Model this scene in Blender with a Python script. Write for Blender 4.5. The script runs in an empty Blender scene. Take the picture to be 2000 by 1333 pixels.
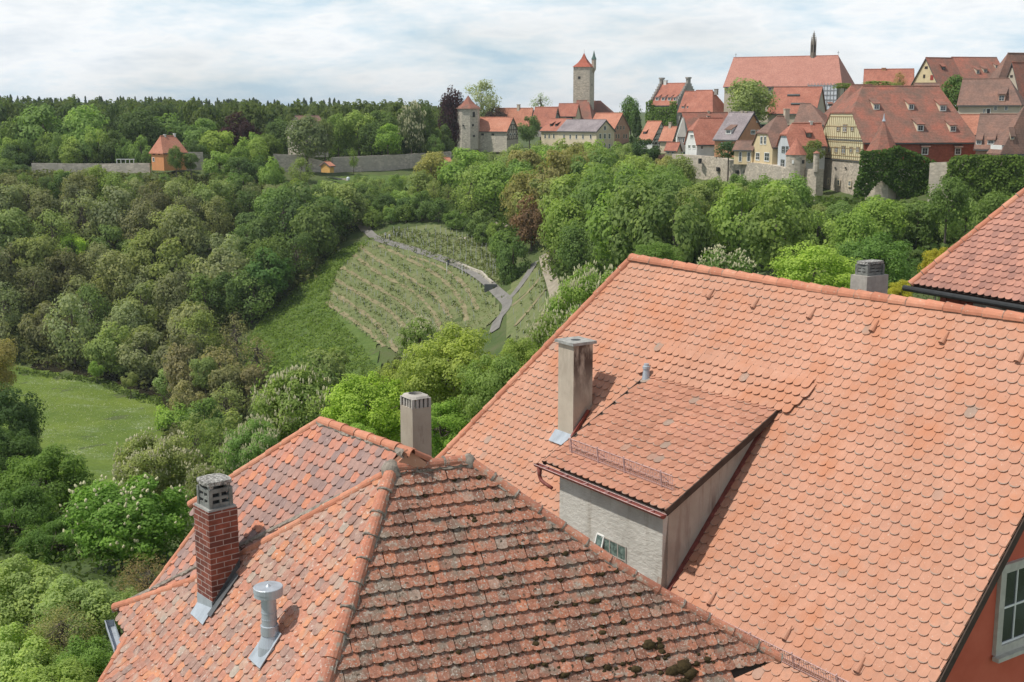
import bpy, math, random
import numpy as np
from mathutils import Vector
R = math.radians
# ---------------------------------------------------------------- camera, sky, sun, exposure
SC = bpy.context.scene
COL = SC.collection
F, CX, CY, HY = 2400.0, 1000.0, 666.5, 221.0
PITCH = math.atan((CY - HY) / F)
cp, sp = math.cos(PITCH), math.sin(PITCH)
cam = bpy.data.cameras.new('camera'); camo = bpy.data.objects.new('camera', cam); COL.objects.link(camo)
camo.location = (0, 0, 0); camo.rotation_euler = (math.pi / 2 - PITCH, 0, 0)
cam.sensor_width = 36; cam.lens = 36 * F / 2000.0; cam.clip_start = 0.1; cam.clip_end = 9000
SC.camera = camo
SUN_AZ, SUN_EL = -105.0, 60.0           # azimuth from +Y towards +X
sun_dir = Vector((math.sin(R(SUN_AZ)) * math.cos(R(SUN_EL)), math.cos(R(SUN_AZ)) * math.cos(R(SUN_EL)), math.sin(R(SUN_EL))))
sl = bpy.data.lights.new('sun', 'SUN'); sl.energy = 4.0; sl.angle = R(1.3); sl.color = (1.0, 0.95, 0.87)
so = bpy.data.objects.new('sun', sl); COL.objects.link(so); so.rotation_euler = sun_dir.to_track_quat('Z', 'Y').to_euler()
SC.view_settings.view_transform = 'Standard'; SC.view_settings.look = 'None'
SC.view_settings.exposure = 0.0; SC.view_settings.gamma = 1.0
SC.view_settings.use_curve_mapping = False

W = bpy.data.worlds.new('World'); SC.world = W; W.use_nodes = True
nt = W.node_tree; nt.nodes.clear()
def N(t, **k):
    n = nt.nodes.new(t)
    for a, b in k.items(): setattr(n, a, b)
    return n
out = N('ShaderNodeOutputWorld')
sky = N('ShaderNodeTexSky', sky_type='NISHITA', sun_disc=False, sun_elevation=R(SUN_EL), sun_rotation=R(SUN_AZ))
bgs = N('ShaderNodeBackground'); bgs.inputs[1].default_value = 0.075
nt.links.new(sky.outputs[0], bgs.inputs[0])
tc = N('ShaderNodeTexCoord')
mp = N('ShaderNodeMapping'); mp.inputs['Scale'].default_value = (1.3, 1.3, 4.6); mp.inputs['Location'].default_value = (3.3, 1.2, 0.38)
nt.links.new(tc.outputs['Generated'], mp.inputs[0])
n1 = N('ShaderNodeTexNoise'); n1.inputs['Scale'].default_value = 5.6; n1.inputs['Detail'].default_value = 9; n1.inputs['Roughness'].default_value = 0.60; n1.inputs['Distortion'].default_value = 0.1
nt.links.new(mp.outputs[0], n1.inputs['Vector'])
cr = N('ShaderNodeValToRGB'); nt.links.new(n1.outputs[0], cr.inputs[0])
e = cr.color_ramp.elements; e[0].position = 0.35; e[0].color = (0.52, 0.70, 0.83, 1); e[1].position = 0.55; e[1].color = (0.93, 0.955, 0.97, 1)
m_ = e.new(0.44); m_.color = (0.72, 0.83, 0.90, 1)
m_ = e.new(0.68); m_.color = (0.75, 0.81, 0.86, 1)
m2 = N('ShaderNodeMapping'); m2.inputs['Scale'].default_value = (1, 1, 4); nt.links.new(tc.outputs['Generated'], m2.inputs[0])
n2 = N('ShaderNodeTexNoise'); n2.inputs['Scale'].default_value = 2.2; n2.inputs['Detail'].default_value = 5
nt.links.new(m2.outputs[0], n2.inputs['Vector'])
sx = N('ShaderNodeSeparateXYZ'); nt.links.new(tc.outputs['Generated'], sx.inputs[0])
# coverage: full near the horizon, broken overhead
mr = N('ShaderNodeMapRange'); mr.inputs[1].default_value = 0.10; mr.inputs[2].default_value = 0.60; mr.inputs[3].default_value = 1.0; mr.inputs[4].default_value = 0.34
nt.links.new(sx.outputs[2], mr.inputs[0])
ad = N('ShaderNodeMath', operation='ADD'); ad.use_clamp = True
mr2 = N('ShaderNodeMapRange'); mr2.inputs[1].default_value = 0.35; mr2.inputs[2].default_value = 0.65; mr2.inputs[3].default_value = -0.25; mr2.inputs[4].default_value = 0.25
nt.links.new(n2.outputs[0], mr2.inputs[0]); nt.links.new(mr.outputs[0], ad.inputs[0]); nt.links.new(mr2.outputs[0], ad.inputs[1])
bgc = N('ShaderNodeBackground'); bgc.inputs[1].default_value = 1.06
nt.links.new(cr.outputs[0], bgc.inputs[0])
mx = N('ShaderNodeMixShader')
nt.links.new(ad.outputs[0], mx.inputs[0]); nt.links.new(bgs.outputs[0], mx.inputs[1]); nt.links.new(bgc.outputs[0], mx.inputs[2])
nt.links.new(mx.outputs[0], out.inputs[0])

# ---------------------------------------------------------------- geometry of the viewpoint
def V(*a): return np.array(a, float)
def nz(v): v = np.array(v, float); return v / np.linalg.norm(v)
Z = V(0, 0, 1)
def ray(x, y): return V(x - CX, F * cp + (CY - y) * sp, -F * sp + (CY - y) * cp) / F
def U(x, y, Y): r = ray(x, y); return r * Y / r[1]
def onp(x, y, P0, n): r = ray(x, y); return r * (np.dot(P0, n) / np.dot(r, n))
def proj(P):
    fw = P[1] * cp - P[2] * sp; up = P[1] * sp + P[2] * cp
    return CX + F * P[0] / fw, CY - F * up / fw
def az(a): a = R(a); return V(math.sin(a), math.cos(a), 0)
def solve_x(P, d, x):                      # t with proj(P+t d).x == x
    k = (x - CX) / F
    dn = d[0] - k * (d[1] * cp - d[2] * sp)
    return -(P[0] - k * (P[1] * cp - P[2] * sp)) / dn
def z_at(P, y):                            # height above point P's foot whose picture row is y
    k = (CY - y) / F                       # up/fw = k
    return P[1] * (k * cp - sp) / (cp + k * sp)

# ---------------------------------------------------------------- materials
MATS = {}
def mat(name): return MATS[name]
class NT:
    def __init__(s, name):
        m = bpy.data.materials.new(name); m.use_nodes = True; s.m = m; s.t = m.node_tree; s.t.nodes.clear(); MATS[name] = m
        s.out = s.n('ShaderNodeOutputMaterial'); s.b = s.n('ShaderNodeBsdfPrincipled'); s.l(s.b.outputs[0], s.out.inputs[0])
        s.b.inputs['Roughness'].default_value = 0.85
        s.b.inputs['Specular IOR Level'].default_value = 0.25
        s.tc = s.n('ShaderNodeTexCoord')
    def n(s, t, **k):
        x = s.t.nodes.new(t)
        for a, b in k.items(): setattr(x, a, b)
        return x
    def l(s, a, b): s.t.links.new(a, b)
    def coord(s, sc=(1, 1, 1), kind='Object'):
        m = s.n('ShaderNodeMapping'); m.inputs['Scale'].default_value = sc; s.l(s.tc.outputs[kind], m.inputs[0]); return m.outputs[0]
    def noise(s, scale, det=4, rough=0.55, sc=(1, 1, 1), kind='Object'):
        x = s.n('ShaderNodeTexNoise'); x.inputs['Scale'].default_value = scale; x.inputs['Detail'].default_value = det; x.inputs['Roughness'].default_value = rough
        s.l(s.coord(sc, kind), x.inputs['Vector']); return x.outputs[0]
    def ramp(s, fac, stops, interp='LINEAR'):
        x = s.n('ShaderNodeValToRGB'); x.color_ramp.interpolation = interp; el = x.color_ramp.elements
        el[0].position = stops[0][0]; el[0].color = (*stops[0][1], 1); el[1].position = stops[-1][0]; el[1].color = (*stops[-1][1], 1)
        for p, c in stops[1:-1]: q = el.new(p); q.color = (*c, 1)
        s.l(fac, x.inputs[0]); return x.outputs[0]
    def mix(s, fac, a, b, mode='MIX'):
        x = s.n('ShaderNodeMix', data_type='RGBA', blend_type=mode)
        for i, v in ((0, fac), (6, a), (7, b)):
            if isinstance(v, (int, float)): x.inputs[i].default_value = v
            elif isinstance(v, tuple): x.inputs[i].default_value = (*v, 1)
            else: s.l(v, x.inputs[i])
        return x.outputs[2]
    def mask(s, fac, lo, hi):
        x = s.n('ShaderNodeMapRange'); x.inputs[1].default_value = lo; x.inputs[2].default_value = hi; s.l(fac, x.inputs[0]); return x.outputs[0]
    def attr(s, name): return s.n('ShaderNodeAttribute', attribute_name=name).outputs['Fac']
    def col(s, c): s.l(c, s.b.inputs['Base Color']) if not isinstance(c, tuple) else setattr(s.b.inputs['Base Color'], 'default_value', (*c, 1))
    def bump(s, h, strength=0.3, dist=0.02):
        x = s.n('ShaderNodeBump'); x.inputs['Strength'].default_value = strength; x.inputs['Distance'].default_value = dist
        s.l(h, x.inputs['Height']); s.l(x.outputs[0], s.b.inputs['Normal'])
def g3(v): return (v, v, v)
def mono(name, c, var=0.25, scale=3.0, rough=0.85, bump=0.0, metal=0.0, streak=False):
    s = NT(name)
    nn = s.noise(scale, 5, 0.6, (1, 1, 0.25) if streak else (1, 1, 1))
    s.col(s.mix(1.0, s.ramp(nn, [(0.3, tuple(x * (1 - var) for x in c)), (0.7, tuple(min(1, x * (1 + var)) for x in c))]), (1, 1, 1), 'MULTIPLY'))
    s.b.inputs['Roughness'].default_value = rough; s.b.inputs['Metallic'].default_value = metal
    if bump: s.bump(s.noise(scale * 6, 4), bump)
    return s
def tile_mat(name, stops, lichen=None, grime=0.15, nscale=12, bump=0.25, light=(0.5, 0.48, 0.42), moss=None, rough=0.8):
    s = NT(name); v = s.attr('v')
    c = s.ramp(v, stops)
    c = s.mix(1.0, c, s.ramp(s.noise(nscale, 5, 0.65), [(0.3, g3(1 - grime)), (0.7, g3(1.0 + grime))]), 'MULTIPLY')
    c = s.mix(1.0, c, s.ramp(s.noise(0.7, 3), [(0.3, g3(0.9)), (0.7, g3(1.08))]), 'MULTIPLY')
    if lichen:
        for sc, lo, hi, colr in lichen:
            c = s.mix(s.mask(s.noise(sc, 4, 0.6), lo, hi), c, colr)
    s.col(c); s.b.inputs['Roughness'].default_value = rough
    s.bump(s.noise(nscale * 4, 4), bump, 0.01)
    return s
# roof coverings (colour of a tile comes from its own random number 'v')
tile_mat('tile_new', [(0.0, (0.45, 0.222, 0.145)), (0.3, (0.472, 0.240, 0.159)), (0.9, (0.490, 0.254, 0.171)), (0.955, (0.475, 0.243, 0.165)), (0.975, (0.36, 0.245, 0.19)), (1.0, (0.30, 0.235, 0.19))],
         [(30, 0.63, 0.72, (0.55, 0.41, 0.33)), (6, 0.60, 0.74, (0.42, 0.235, 0.165)), (1.3, 0.50, 0.72, (0.47, 0.20, 0.11)), (17, 0.70, 0.75, (0.17, 0.11, 0.07))], 0.08, 9, 0.2)
tile_mat('tile_dormer', [(0.0, (0.36, 0.165, 0.105)), (0.4, (0.42, 0.20, 0.13)), (0.955, (0.44, 0.21, 0.138)), (0.975, (0.31, 0.215, 0.165)), (1.0, (0.27, 0.21, 0.17))],
         [(26, 0.62, 0.74, (0.55, 0.45, 0.38)), (1.2, 0.55, 0.85, (0.42, 0.20, 0.15))], 0.12, 9, 0.2)
tile_mat('tile_mossy', [(0.0, (0.20, 0.10, 0.07)), (0.35, (0.29, 0.128, 0.083)), (0.65, (0.37, 0.15, 0.09)), (0.85, (0.31, 0.145, 0.10)), (0.97, (0.46, 0.18, 0.10)), (0.995, (0.32, 0.22, 0.17)), (1.0, (0.28, 0.255, 0.215))],
         [(4.0, 0.50, 0.66, (0.22, 0.165, 0.125)), (13, 0.57, 0.66, (0.32, 0.26, 0.21)), (36, 0.59, 0.66, (0.42, 0.385, 0.33)), (15, 0.61, 0.66, (0.06, 0.043, 0.028)), (52, 0.63, 0.69, (0.58, 0.56, 0.50))], 0.32, 18, 0.7)
tile_mat('tile_old', [(0.0, (0.27, 0.18, 0.15)), (0.22, (0.33, 0.195, 0.155)), (0.45, (0.40, 0.19, 0.135)), (0.75, (0.45, 0.20, 0.13)), (0.93, (0.50, 0.225, 0.125)), (0.98, (0.37, 0.27, 0.215)), (1.0, (0.34, 0.29, 0.24))],
         [(4.5, 0.52, 0.66, (0.40, 0.27, 0.21)), (16, 0.60, 0.70, (0.50, 0.42, 0.36)), (40, 0.66, 0.72, (0.64, 0.58, 0.50)), (24, 0.70, 0.74, (0.06, 0.045, 0.03))], 0.2, 14, 0.45)
tile_mat('tile_wing', [(0.0, (0.26, 0.18, 0.165)), (0.4, (0.34, 0.215, 0.18)), (0.65, (0.44, 0.215, 0.16)), (0.85, (0.48, 0.20, 0.13)), (1.0, (0.54, 0.225, 0.13))],
         [(18, 0.64, 0.74, (0.46, 0.38, 0.33))], 0.15, 14, 0.35)
tile_mat('tile_brown', [(0.0, (0.29, 0.15, 0.12)), (0.5, (0.37, 0.185, 0.14)), (1.0, (0.45, 0.22, 0.16))],
         [(26, 0.66, 0.76, (0.45, 0.36, 0.31))], 0.12, 10, 0.25)
tile_mat('ridge_new', [(0.0, (0.42, 0.165, 0.10)), (0.6, (0.52, 0.22, 0.135)), (1.0, (0.56, 0.265, 0.17))],
         [(14, 0.60, 0.72, (0.50, 0.38, 0.28)), (20, 0.68, 0.74, (0.22, 0.17, 0.10))], 0.12, 10, 0.2)
tile_mat('ridge_old', [(0.0, (0.35, 0.145, 0.095)), (0.5, (0.44, 0.175, 0.11)), (1.0, (0.50, 0.215, 0.135))],
         [(9, 0.54, 0.68, (0.34, 0.28, 0.22)), (30, 0.60, 0.68, (0.55, 0.52, 0.45)), (16, 0.64, 0.70, (0.12, 0.09, 0.07))], 0.2, 12, 0.4)
mono('under_roof', (0.05, 0.035, 0.028), 0.2)
mono('mortar', (0.24, 0.205, 0.17), 0.45, 14, bump=0.4)
mono('moss', (0.06, 0.042, 0.018), 0.5, 30, 1.0, bump=0.8)
s = NT('plaster_rough')
c = s.ramp(s.noise(2.0, 4), [(0.3, (0.47, 0.455, 0.41)), (0.7, (0.62, 0.60, 0.55))])
c = s.mix(s.mask(s.noise(3.5, 4, 0.6, (1, 1, 0.18)), 0.55, 0.74), c, (0.36, 0.33, 0.28))
s.col(c); s.bump(s.noise(13, 6, 0.7, (.6, .6, 1.2)), 0.9, 0.03)
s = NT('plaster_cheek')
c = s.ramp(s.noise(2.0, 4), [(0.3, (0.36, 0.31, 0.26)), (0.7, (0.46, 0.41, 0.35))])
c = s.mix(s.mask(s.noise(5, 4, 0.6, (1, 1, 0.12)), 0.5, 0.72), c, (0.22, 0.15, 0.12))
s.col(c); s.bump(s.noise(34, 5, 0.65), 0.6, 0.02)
s = NT('render_chimney')
c = s.ramp(s.noise(3.0, 4), [(0.3, (0.36, 0.30, 0.235)), (0.7, (0.45, 0.39, 0.31))])
c = s.mix(s.mask(s.noise(7, 4, 0.6, (1, 1, 0.2)), 0.60, 0.74), c, (0.24, 0.18, 0.14))
s.col(c); s.bump(s.noise(40, 4), 0.2)
s = NT('sooty_chimney')                 # soot stain at the top of the shaft, a stain of its own shape
c = s.ramp(s.noise(3.0, 4), [(0.3, (0.44, 0.375, 0.30)), (0.7, (0.54, 0.47, 0.38))])
sep = s.n('ShaderNodeSeparateXYZ'); s.l(s.tc.outputs['Generated'], sep.inputs[0])
st = s.mask(sep.outputs[2], 0.52, 0.86)
mu = s.n('ShaderNodeMath', operation='MULTIPLY'); s.l(st, mu.inputs[0]); s.l(s.mask(s.noise(6, 4, 0.6, (1, 1, 0.3)), 0.36, 0.56), mu.inputs[1])
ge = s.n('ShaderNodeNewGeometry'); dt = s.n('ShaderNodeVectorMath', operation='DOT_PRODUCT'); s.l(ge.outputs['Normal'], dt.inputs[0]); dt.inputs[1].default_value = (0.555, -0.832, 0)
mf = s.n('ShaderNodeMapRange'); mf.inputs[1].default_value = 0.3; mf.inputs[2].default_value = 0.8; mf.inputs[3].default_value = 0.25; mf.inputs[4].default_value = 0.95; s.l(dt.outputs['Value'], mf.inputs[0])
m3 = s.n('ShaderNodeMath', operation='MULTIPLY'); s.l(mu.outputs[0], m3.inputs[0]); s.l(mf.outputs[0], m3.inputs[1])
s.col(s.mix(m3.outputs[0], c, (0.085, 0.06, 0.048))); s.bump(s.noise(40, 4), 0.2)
mono('concrete', (0.33, 0.33, 0.31), 0.35, 9, bump=0.4)
mono('concrete_dark', (0.20, 0.205, 0.19), 0.4, 9, bump=0.4)
mono('concrete_pale', (0.40, 0.37, 0.33), 0.2, 7, bump=0.3)
s = NT('slab_lichen'); s.col(s.ramp(s.noise(26, 5, 0.7), [(0.35, (0.08, 0.08, 0.075)), (0.5, (0.25, 0.24, 0.22)), (0.62, (0.55, 0.54, 0.50))])); s.bump(s.noise(30, 5), 0.9, 0.03)
mono('zinc', (0.42, 0.46, 0.50), 0.18, 6, 0.45, metal=0.35, streak=True)
mono('zinc_dark', (0.12, 0.125, 0.13), 0.3, 6, 0.55, metal=0.3)
mono('copper_red', (0.21, 0.062, 0.05), 0.3, 9, 0.5)
mono('copper_edge', (0.50, 0.33, 0.31), 0.3, 20, 0.45)
mono('dark_wood', (0.07, 0.05, 0.04), 0.3, 5)
mono('dark_metal', (0.035, 0.037, 0.038), 0.2, 5, 0.5)
mono('white_paint', (0.75, 0.75, 0.72), 0.06, 5, 0.5)
mono('stone_frame', (0.46, 0.44, 0.38), 0.14, 8)
s = NT('coral_wall'); s.col(s.ramp(s.noise(1.6, 5), [(0.3, (0.50, 0.105, 0.06)), (0.7, (0.60, 0.15, 0.09))])); s.bump(s.noise(60, 4), 0.25, 0.01)
s = NT('glass'); s.col(s.ramp(s.noise(1.3, 2), [(0.35, (0.02, 0.025, 0.03)), (0.7, (0.07, 0.085, 0.09))])); s.b.inputs['Roughness'].default_value = 0.12; s.b.inputs['Specular IOR Level'].default_value = 0.7
s = NT('glass_block'); s.col(s.ramp(s.noise(14, 3), [(0.35, (0.05, 0.08, 0.07)), (0.7, (0.20, 0.27, 0.24))])); s.b.inputs['Roughness'].default_value = 0.15; s.bump(s.noise(30, 2), 0.5)
s = NT('glass_pale'); s.col(s.ramp(s.noise(0.9, 2), [(0.35, (0.10, 0.12, 0.12)), (0.7, (0.26, 0.29, 0.29))])); s.b.inputs['Roughness'].default_value = 0.2
s = NT('brick')
bt = s.n('ShaderNodeTexBrick'); bt.inputs['Scale'].default_value = 1.0
bt.inputs['Brick Width'].default_value = 0.235; bt.inputs['Row Height'].default_value = 0.080; bt.inputs['Mortar Size'].default_value = 0.006; bt.inputs['Bias'].default_value = 0.0
bt.inputs['Color1'].default_value = (0.23, 0.070, 0.046, 1); bt.inputs['Color2'].default_value = (0.12, 0.043, 0.034, 1); bt.inputs['Mortar'].default_value = (0.36, 0.29, 0.26, 1)
s.l(s.tc.outputs['UV'], bt.inputs['Vector'])
s.col(s.mix(1.0, bt.outputs[0], s.ramp(s.noise(8, 4), [(0.3, g3(0.75)), (0.7, g3(1.25))]), 'MULTIPLY')); s.bump(bt.outputs['Fac'], -0.3, 0.01)
# far buildings
def far_tile(name, c1, c2, c3):
    s = NT(name)
    c = s.ramp(s.noise(0.35, 5, 0.6), [(0.3, c1), (0.5, c2), (0.72, c3)])
    c = s.mix(1.0, c, s.ramp(s.noise(2.6, 5, 0.75), [(0.3, g3(0.72)), (0.7, g3(1.28))]), 'MULTIPLY')
    w = s.n('ShaderNodeTexWave', wave_type='BANDS', bands_direction='Z'); w.inputs['Scale'].default_value = 1.05; w.inputs['Distortion'].default_value = 1.2; w.inputs['Detail'].default_value = 2
    s.l(s.tc.outputs['Object'], w.inputs['Vector'])
    c = s.mix(1.0, c, s.ramp(w.outputs[0], [(0.0, g3(0.90)), (1.0, g3(1.06))]), 'MULTIPLY')
    s.col(c); s.bump(s.noise(5, 4), 0.4, 0.1)
far_tile('far_red', (0.27, 0.115, 0.085), (0.37, 0.145, 0.10), (0.42, 0.185, 0.13))
far_tile('far_orange', (0.38, 0.16, 0.105), (0.46, 0.20, 0.13), (0.50, 0.24, 0.165))
far_tile('far_brown', (0.15, 0.10, 0.08), (0.205, 0.125, 0.098), (0.275, 0.15, 0.11))
far_tile('far_mixed', (0.17, 0.11, 0.085), (0.25, 0.12, 0.088), (0.36, 0.125, 0.085))
far_tile('far_church', (0.37, 0.17, 0.13), (0.41, 0.195, 0.15), (0.44, 0.215, 0.165))
far_tile('far_grey', (0.19, 0.165, 0.17), (0.25, 0.215, 0.22), (0.31, 0.27, 0.27))
far_tile('far_steep_red', (0.30, 0.085, 0.058), (0.37, 0.11, 0.07), (0.31, 0.10, 0.075))
def stone_mat(name, c1, c2, c3, sc=1.6):
    s = NT(name); vo = s.n('ShaderNodeTexVoronoi'); vo.inputs['Scale'].default_value = sc; s.l(s.coord((1, 1, 1.9)), vo.inputs['Vector'])
    c = s.ramp(vo.outputs['Distance'], [(0.0, c2), (0.5, c2), (0.8, c1)])
    sp2 = s.n('ShaderNodeSeparateColor'); s.l(vo.outputs['Color'], sp2.inputs[0])
    c = s.mix(1.0, c, s.ramp(sp2.outputs[0], [(0, g3(0.78)), (1, g3(1.2))]), 'MULTIPLY')
    c = s.mix(s.mask(s.noise(0.25, 5, 0.65, (1, 1, 0.5)), 0.42, 0.7), c, c3)
    s.col(c); s.bump(vo.outputs['Distance'], -0.4, 0.1)
stone_mat('stone_town', (0.38, 0.33, 0.265), (0.52, 0.455, 0.37), (0.38, 0.34, 0.285))
stone_mat('stone_pale', (0.38, 0.345, 0.28), (0.52, 0.475, 0.395), (0.44, 0.40, 0.34))
stone_mat('stone_grey', (0.42, 0.365, 0.31), (0.52, 0.455, 0.39), (0.42, 0.38, 0.33), 1.1)
for nm, c in dict(pl_white=(0.70, 0.70, 0.67), pl_cream=(0.64, 0.55, 0.40), pl_yellow=(0.62, 0.50, 0.31), pl_apricot=(0.58, 0.40, 0.28),
                  pl_orange=(0.50, 0.26, 0.15), pl_pink=(0.44, 0.27, 0.20), pl_beige=(0.50, 0.43, 0.34), pl_grey=(0.33, 0.31, 0.28),
                  pl_lilac=(0.50, 0.48, 0.47), orange_wall=(0.60, 0.27, 0.12), timber=(0.30, 0.22, 0.12), timber_dark=(0.05, 0.038, 0.033),
                  timber_bg=(0.62, 0.56, 0.36), slate_trim=(0.09, 0.10, 0.10), shed_yellow=(0.62, 0.36, 0.12), net_white=(0.62, 0.66, 0.70),
                  pole_metal=(0.30, 0.31, 0.32), copper_green=(0.10, 0.16, 0.14), spire_stone=(0.24, 0.215, 0.175), shutter_green=(0.06, 0.14, 0.11),
                  shutter_red=(0.30, 0.05, 0.04), bluegrey=(0.52, 0.545, 0.56)).items():
    mono(nm, c, 0.09, 0.8)
# ground and plants
s = NT('bark'); s.col(s.ramp(s.noise(6, 4, 0.6, (1, 1, 0.2)), [(0.3, (0.075, 0.06, 0.048)), (0.7, (0.16, 0.135, 0.11))]))
def leaf_mat(name, trans=0.46):
    s = NT(name)
    oi = s.n('ShaderNodeObjectInfo'); v = s.attr('v')
    c = s.mix(1.0, oi.outputs['Color'], s.ramp(v, [(0.0, g3(0.72)), (0.5, (1.04, 1.0, 1.0)), (1.0, (1.36, 1.24, 1.0))]), 'MULTIPLY')
    s.col(c); s.b.inputs['Roughness'].default_value = 0.7; s.b.inputs['Specular IOR Level'].default_value = 0.15
    tr = s.n('ShaderNodeBsdfTranslucent'); s.l(s.mix(1.0, c, (1.15, 1.25, 0.7), 'MULTIPLY'), tr.inputs[0])
    ms = s.n('ShaderNodeMixShader'); ms.inputs[0].default_value = trans
    s.l(s.b.outputs[0], ms.inputs[1]); s.l(tr.outputs[0], ms.inputs[2]); s.l(ms.outputs[0], s.out.inputs[0])
leaf_mat('leaf')
mono('blossom', (0.56, 0.53, 0.33), 0.1, 3)
s = NT('grass_ground')
c = s.ramp(s.noise(0.05, 5, 0.65), [(0.35, (0.052, 0.085, 0.022)), (0.6, (0.085, 0.115, 0.032))])
c = s.mix(s.mask(s.noise(0.4, 5, 0.7), 0.45, 0.75), c, (0.10, 0.105, 0.048)); s.col(c); s.bump(s.noise(1.2, 5), 0.5, 0.3)
s = NT('meadow_grass')
c = s.ramp(s.noise(0.09, 5, 0.65), [(0.35, (0.085, 0.135, 0.018)), (0.65, (0.135, 0.185, 0.026))])
c = s.mix(1.0, c, s.ramp(s.noise(1.5, 5, 0.7), [(0.3, g3(0.85)), (0.7, g3(1.15))]), 'MULTIPLY')
mm = s.n('ShaderNodeMath', operation='MULTIPLY'); s.l(s.mask(s.noise(0.13, 4, 0.7, (0.7, 1.6, 1)), 0.53, 0.68), mm.inputs[0]); s.l(s.mask(s.noise(2.4, 4, 0.8), 0.5, 0.66), mm.inputs[1])
c = s.mix(mm.outputs[0], c, (0.40, 0.44, 0.33)); s.col(c); s.bump(s.noise(1.5, 5), 0.6, 0.3)
s = NT('slope_grass')
c = s.ramp(s.noise(0.6, 5, 0.7, (0.35, 1, 1)), [(0.3, (0.06, 0.11, 0.022)), (0.7, (0.135, 0.185, 0.042))])
s.col(c); s.bump(s.noise(0.9, 5, 0.7, (0.4, 1, 1)), 0.9, 0.6)
s = NT('vineyard_grass')
c = s.ramp(s.noise(0.35, 5, 0.75), [(0.3, (0.115, 0.150, 0.050)), (0.5, (0.155, 0.180, 0.070)), (0.72, (0.20, 0.195, 0.10))])
s.col(c); s.bump(s.noise(1.2, 5, 0.7), 0.9, 0.4)
mono('soil', (0.22, 0.19, 0.105), 0.3, 0.9)
mono('asphalt', (0.19, 0.18, 0.165), 0.2, 0.8)
mono('gravel', (0.30, 0.26, 0.20), 0.2, 0.8)
mono('river', (0.025, 0.022, 0.014), 0.2, 0.8, 0.2)

# ---------------------------------------------------------------- mesh building
def basis_of(parent):
    o = parent; p = V(0, 0, 0)
    while o is not None: p = p + np.array(o.location); o = o.parent
    return p
class MB:
    def __init__(s): s.v = []; s.f = []; s.m = []; s.a = []; s.uv = None
    def add(s, verts, faces, m=0, a=0.5):
        b = len(s.v); s.v += [tuple(map(float, p)) for p in verts]
        for f in faces: s.f.append([b + i for i in f]); s.m.append(m); s.a.append(a)
    def poly(s, pts, m=0, a=0.5): s.add(pts, [list(range(len(pts)))], m, a)
    def prism(s, pts, d, m=0, a=0.5):
        n = len(pts); d = np.array(d, float); q = [np.array(p) + d for p in pts]
        s.add(list(pts) + q, [list(range(n))[::-1], [n + i for i in range(n)]] + [[i, (i + 1) % n, n + (i + 1) % n, n + i] for i in range(n)], m, a)
    def box(s, c, ax, ay, az_, m=0, a=0.5):     # centre and three half-extent vectors
        c, ax, ay, az_ = map(lambda t: np.array(t, float), (c, ax, ay, az_))
        s.prism([c - ax - ay - az_, c + ax - ay - az_, c + ax + ay - az_, c - ax + ay - az_], 2 * az_, m, a)
    def tube(s, path, rad, n=8, m=0, a=0.5, cap=True):
        path = [np.array(p, float) for p in path]; k = len(path)
        rad = [rad] * k if isinstance(rad, (int, float)) else rad; vs = []
        for i, p in enumerate(path):
            d = nz(path[min(i + 1, k - 1)] - path[max(i - 1, 0)]); u = np.cross(d, Z)
            u = nz(u) if np.linalg.norm(u) > 0.05 else nz(np.cross(d, V(1, 0, 0))); w = np.cross(u, d)
            vs += [p + rad[i] * (u * math.cos(t) + w * math.sin(t)) for t in np.linspace(0, 2 * math.pi, n, endpoint=False)]
        fs = [[i * n + j, i * n + (j + 1) % n, (i + 1) * n + (j + 1) % n, (i + 1) * n + j] for i in range(k - 1) for j in range(n)]
        if cap: fs += [list(range(n))[::-1], [(k - 1) * n + j for j in range(n)]]
        s.add(vs, fs, m, a)
    def build(s, name, mats, parent=None, smooth=False, auto=None):
        me = bpy.data.meshes.new(name)
        off = basis_of(parent)
        vv = np.array(s.v) - off
        me.from_pydata(vv.tolist(), [], s.f)
        if isinstance(mats, str): mats = [mats]
        for x in mats: me.materials.append(mat(x))
        if len(mats) > 1: me.polygons.foreach_set('material_index', s.m)
        at = me.attributes.new('v', 'FLOAT', 'FACE'); at.data.foreach_set('value', s.a)
        if smooth: me.polygons.foreach_set('use_smooth', [True] * len(me.polygons))
        me.update()
        o = bpy.data.objects.new(name, me); COL.objects.link(o); o.parent = parent
        return o
def empty(name, loc, label=None, cat=None, group=None, kind=None):
    o = bpy.data.objects.new(name, None); COL.objects.link(o); o.location = tuple(map(float, loc)); o.empty_display_size = 0.5
    return tag(o, label, cat, group, kind)
def tag(o, label=None, cat=None, group=None, kind=None):
    if label: o['label'] = label
    if cat: o['category'] = cat
    if group: o['group'] = group
    if kind: o['kind'] = kind
    return o
def add_uv_box(o, e, g):        # wall-aligned uv in metres for brick courses
    me = o.data; uv = me.uv_layers.new(name='UVMap'); off = basis_of(o.parent)
    for p in me.polygons:
        n = np.array(p.normal); ue = g if abs(n @ e) > abs(n @ g) else e
        for li in p.loop_indices:
            co = np.array(me.vertices[me.loops[li].vertex_index].co) + off
            uv.data[li].uv = (co @ ue, co[2])
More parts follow.
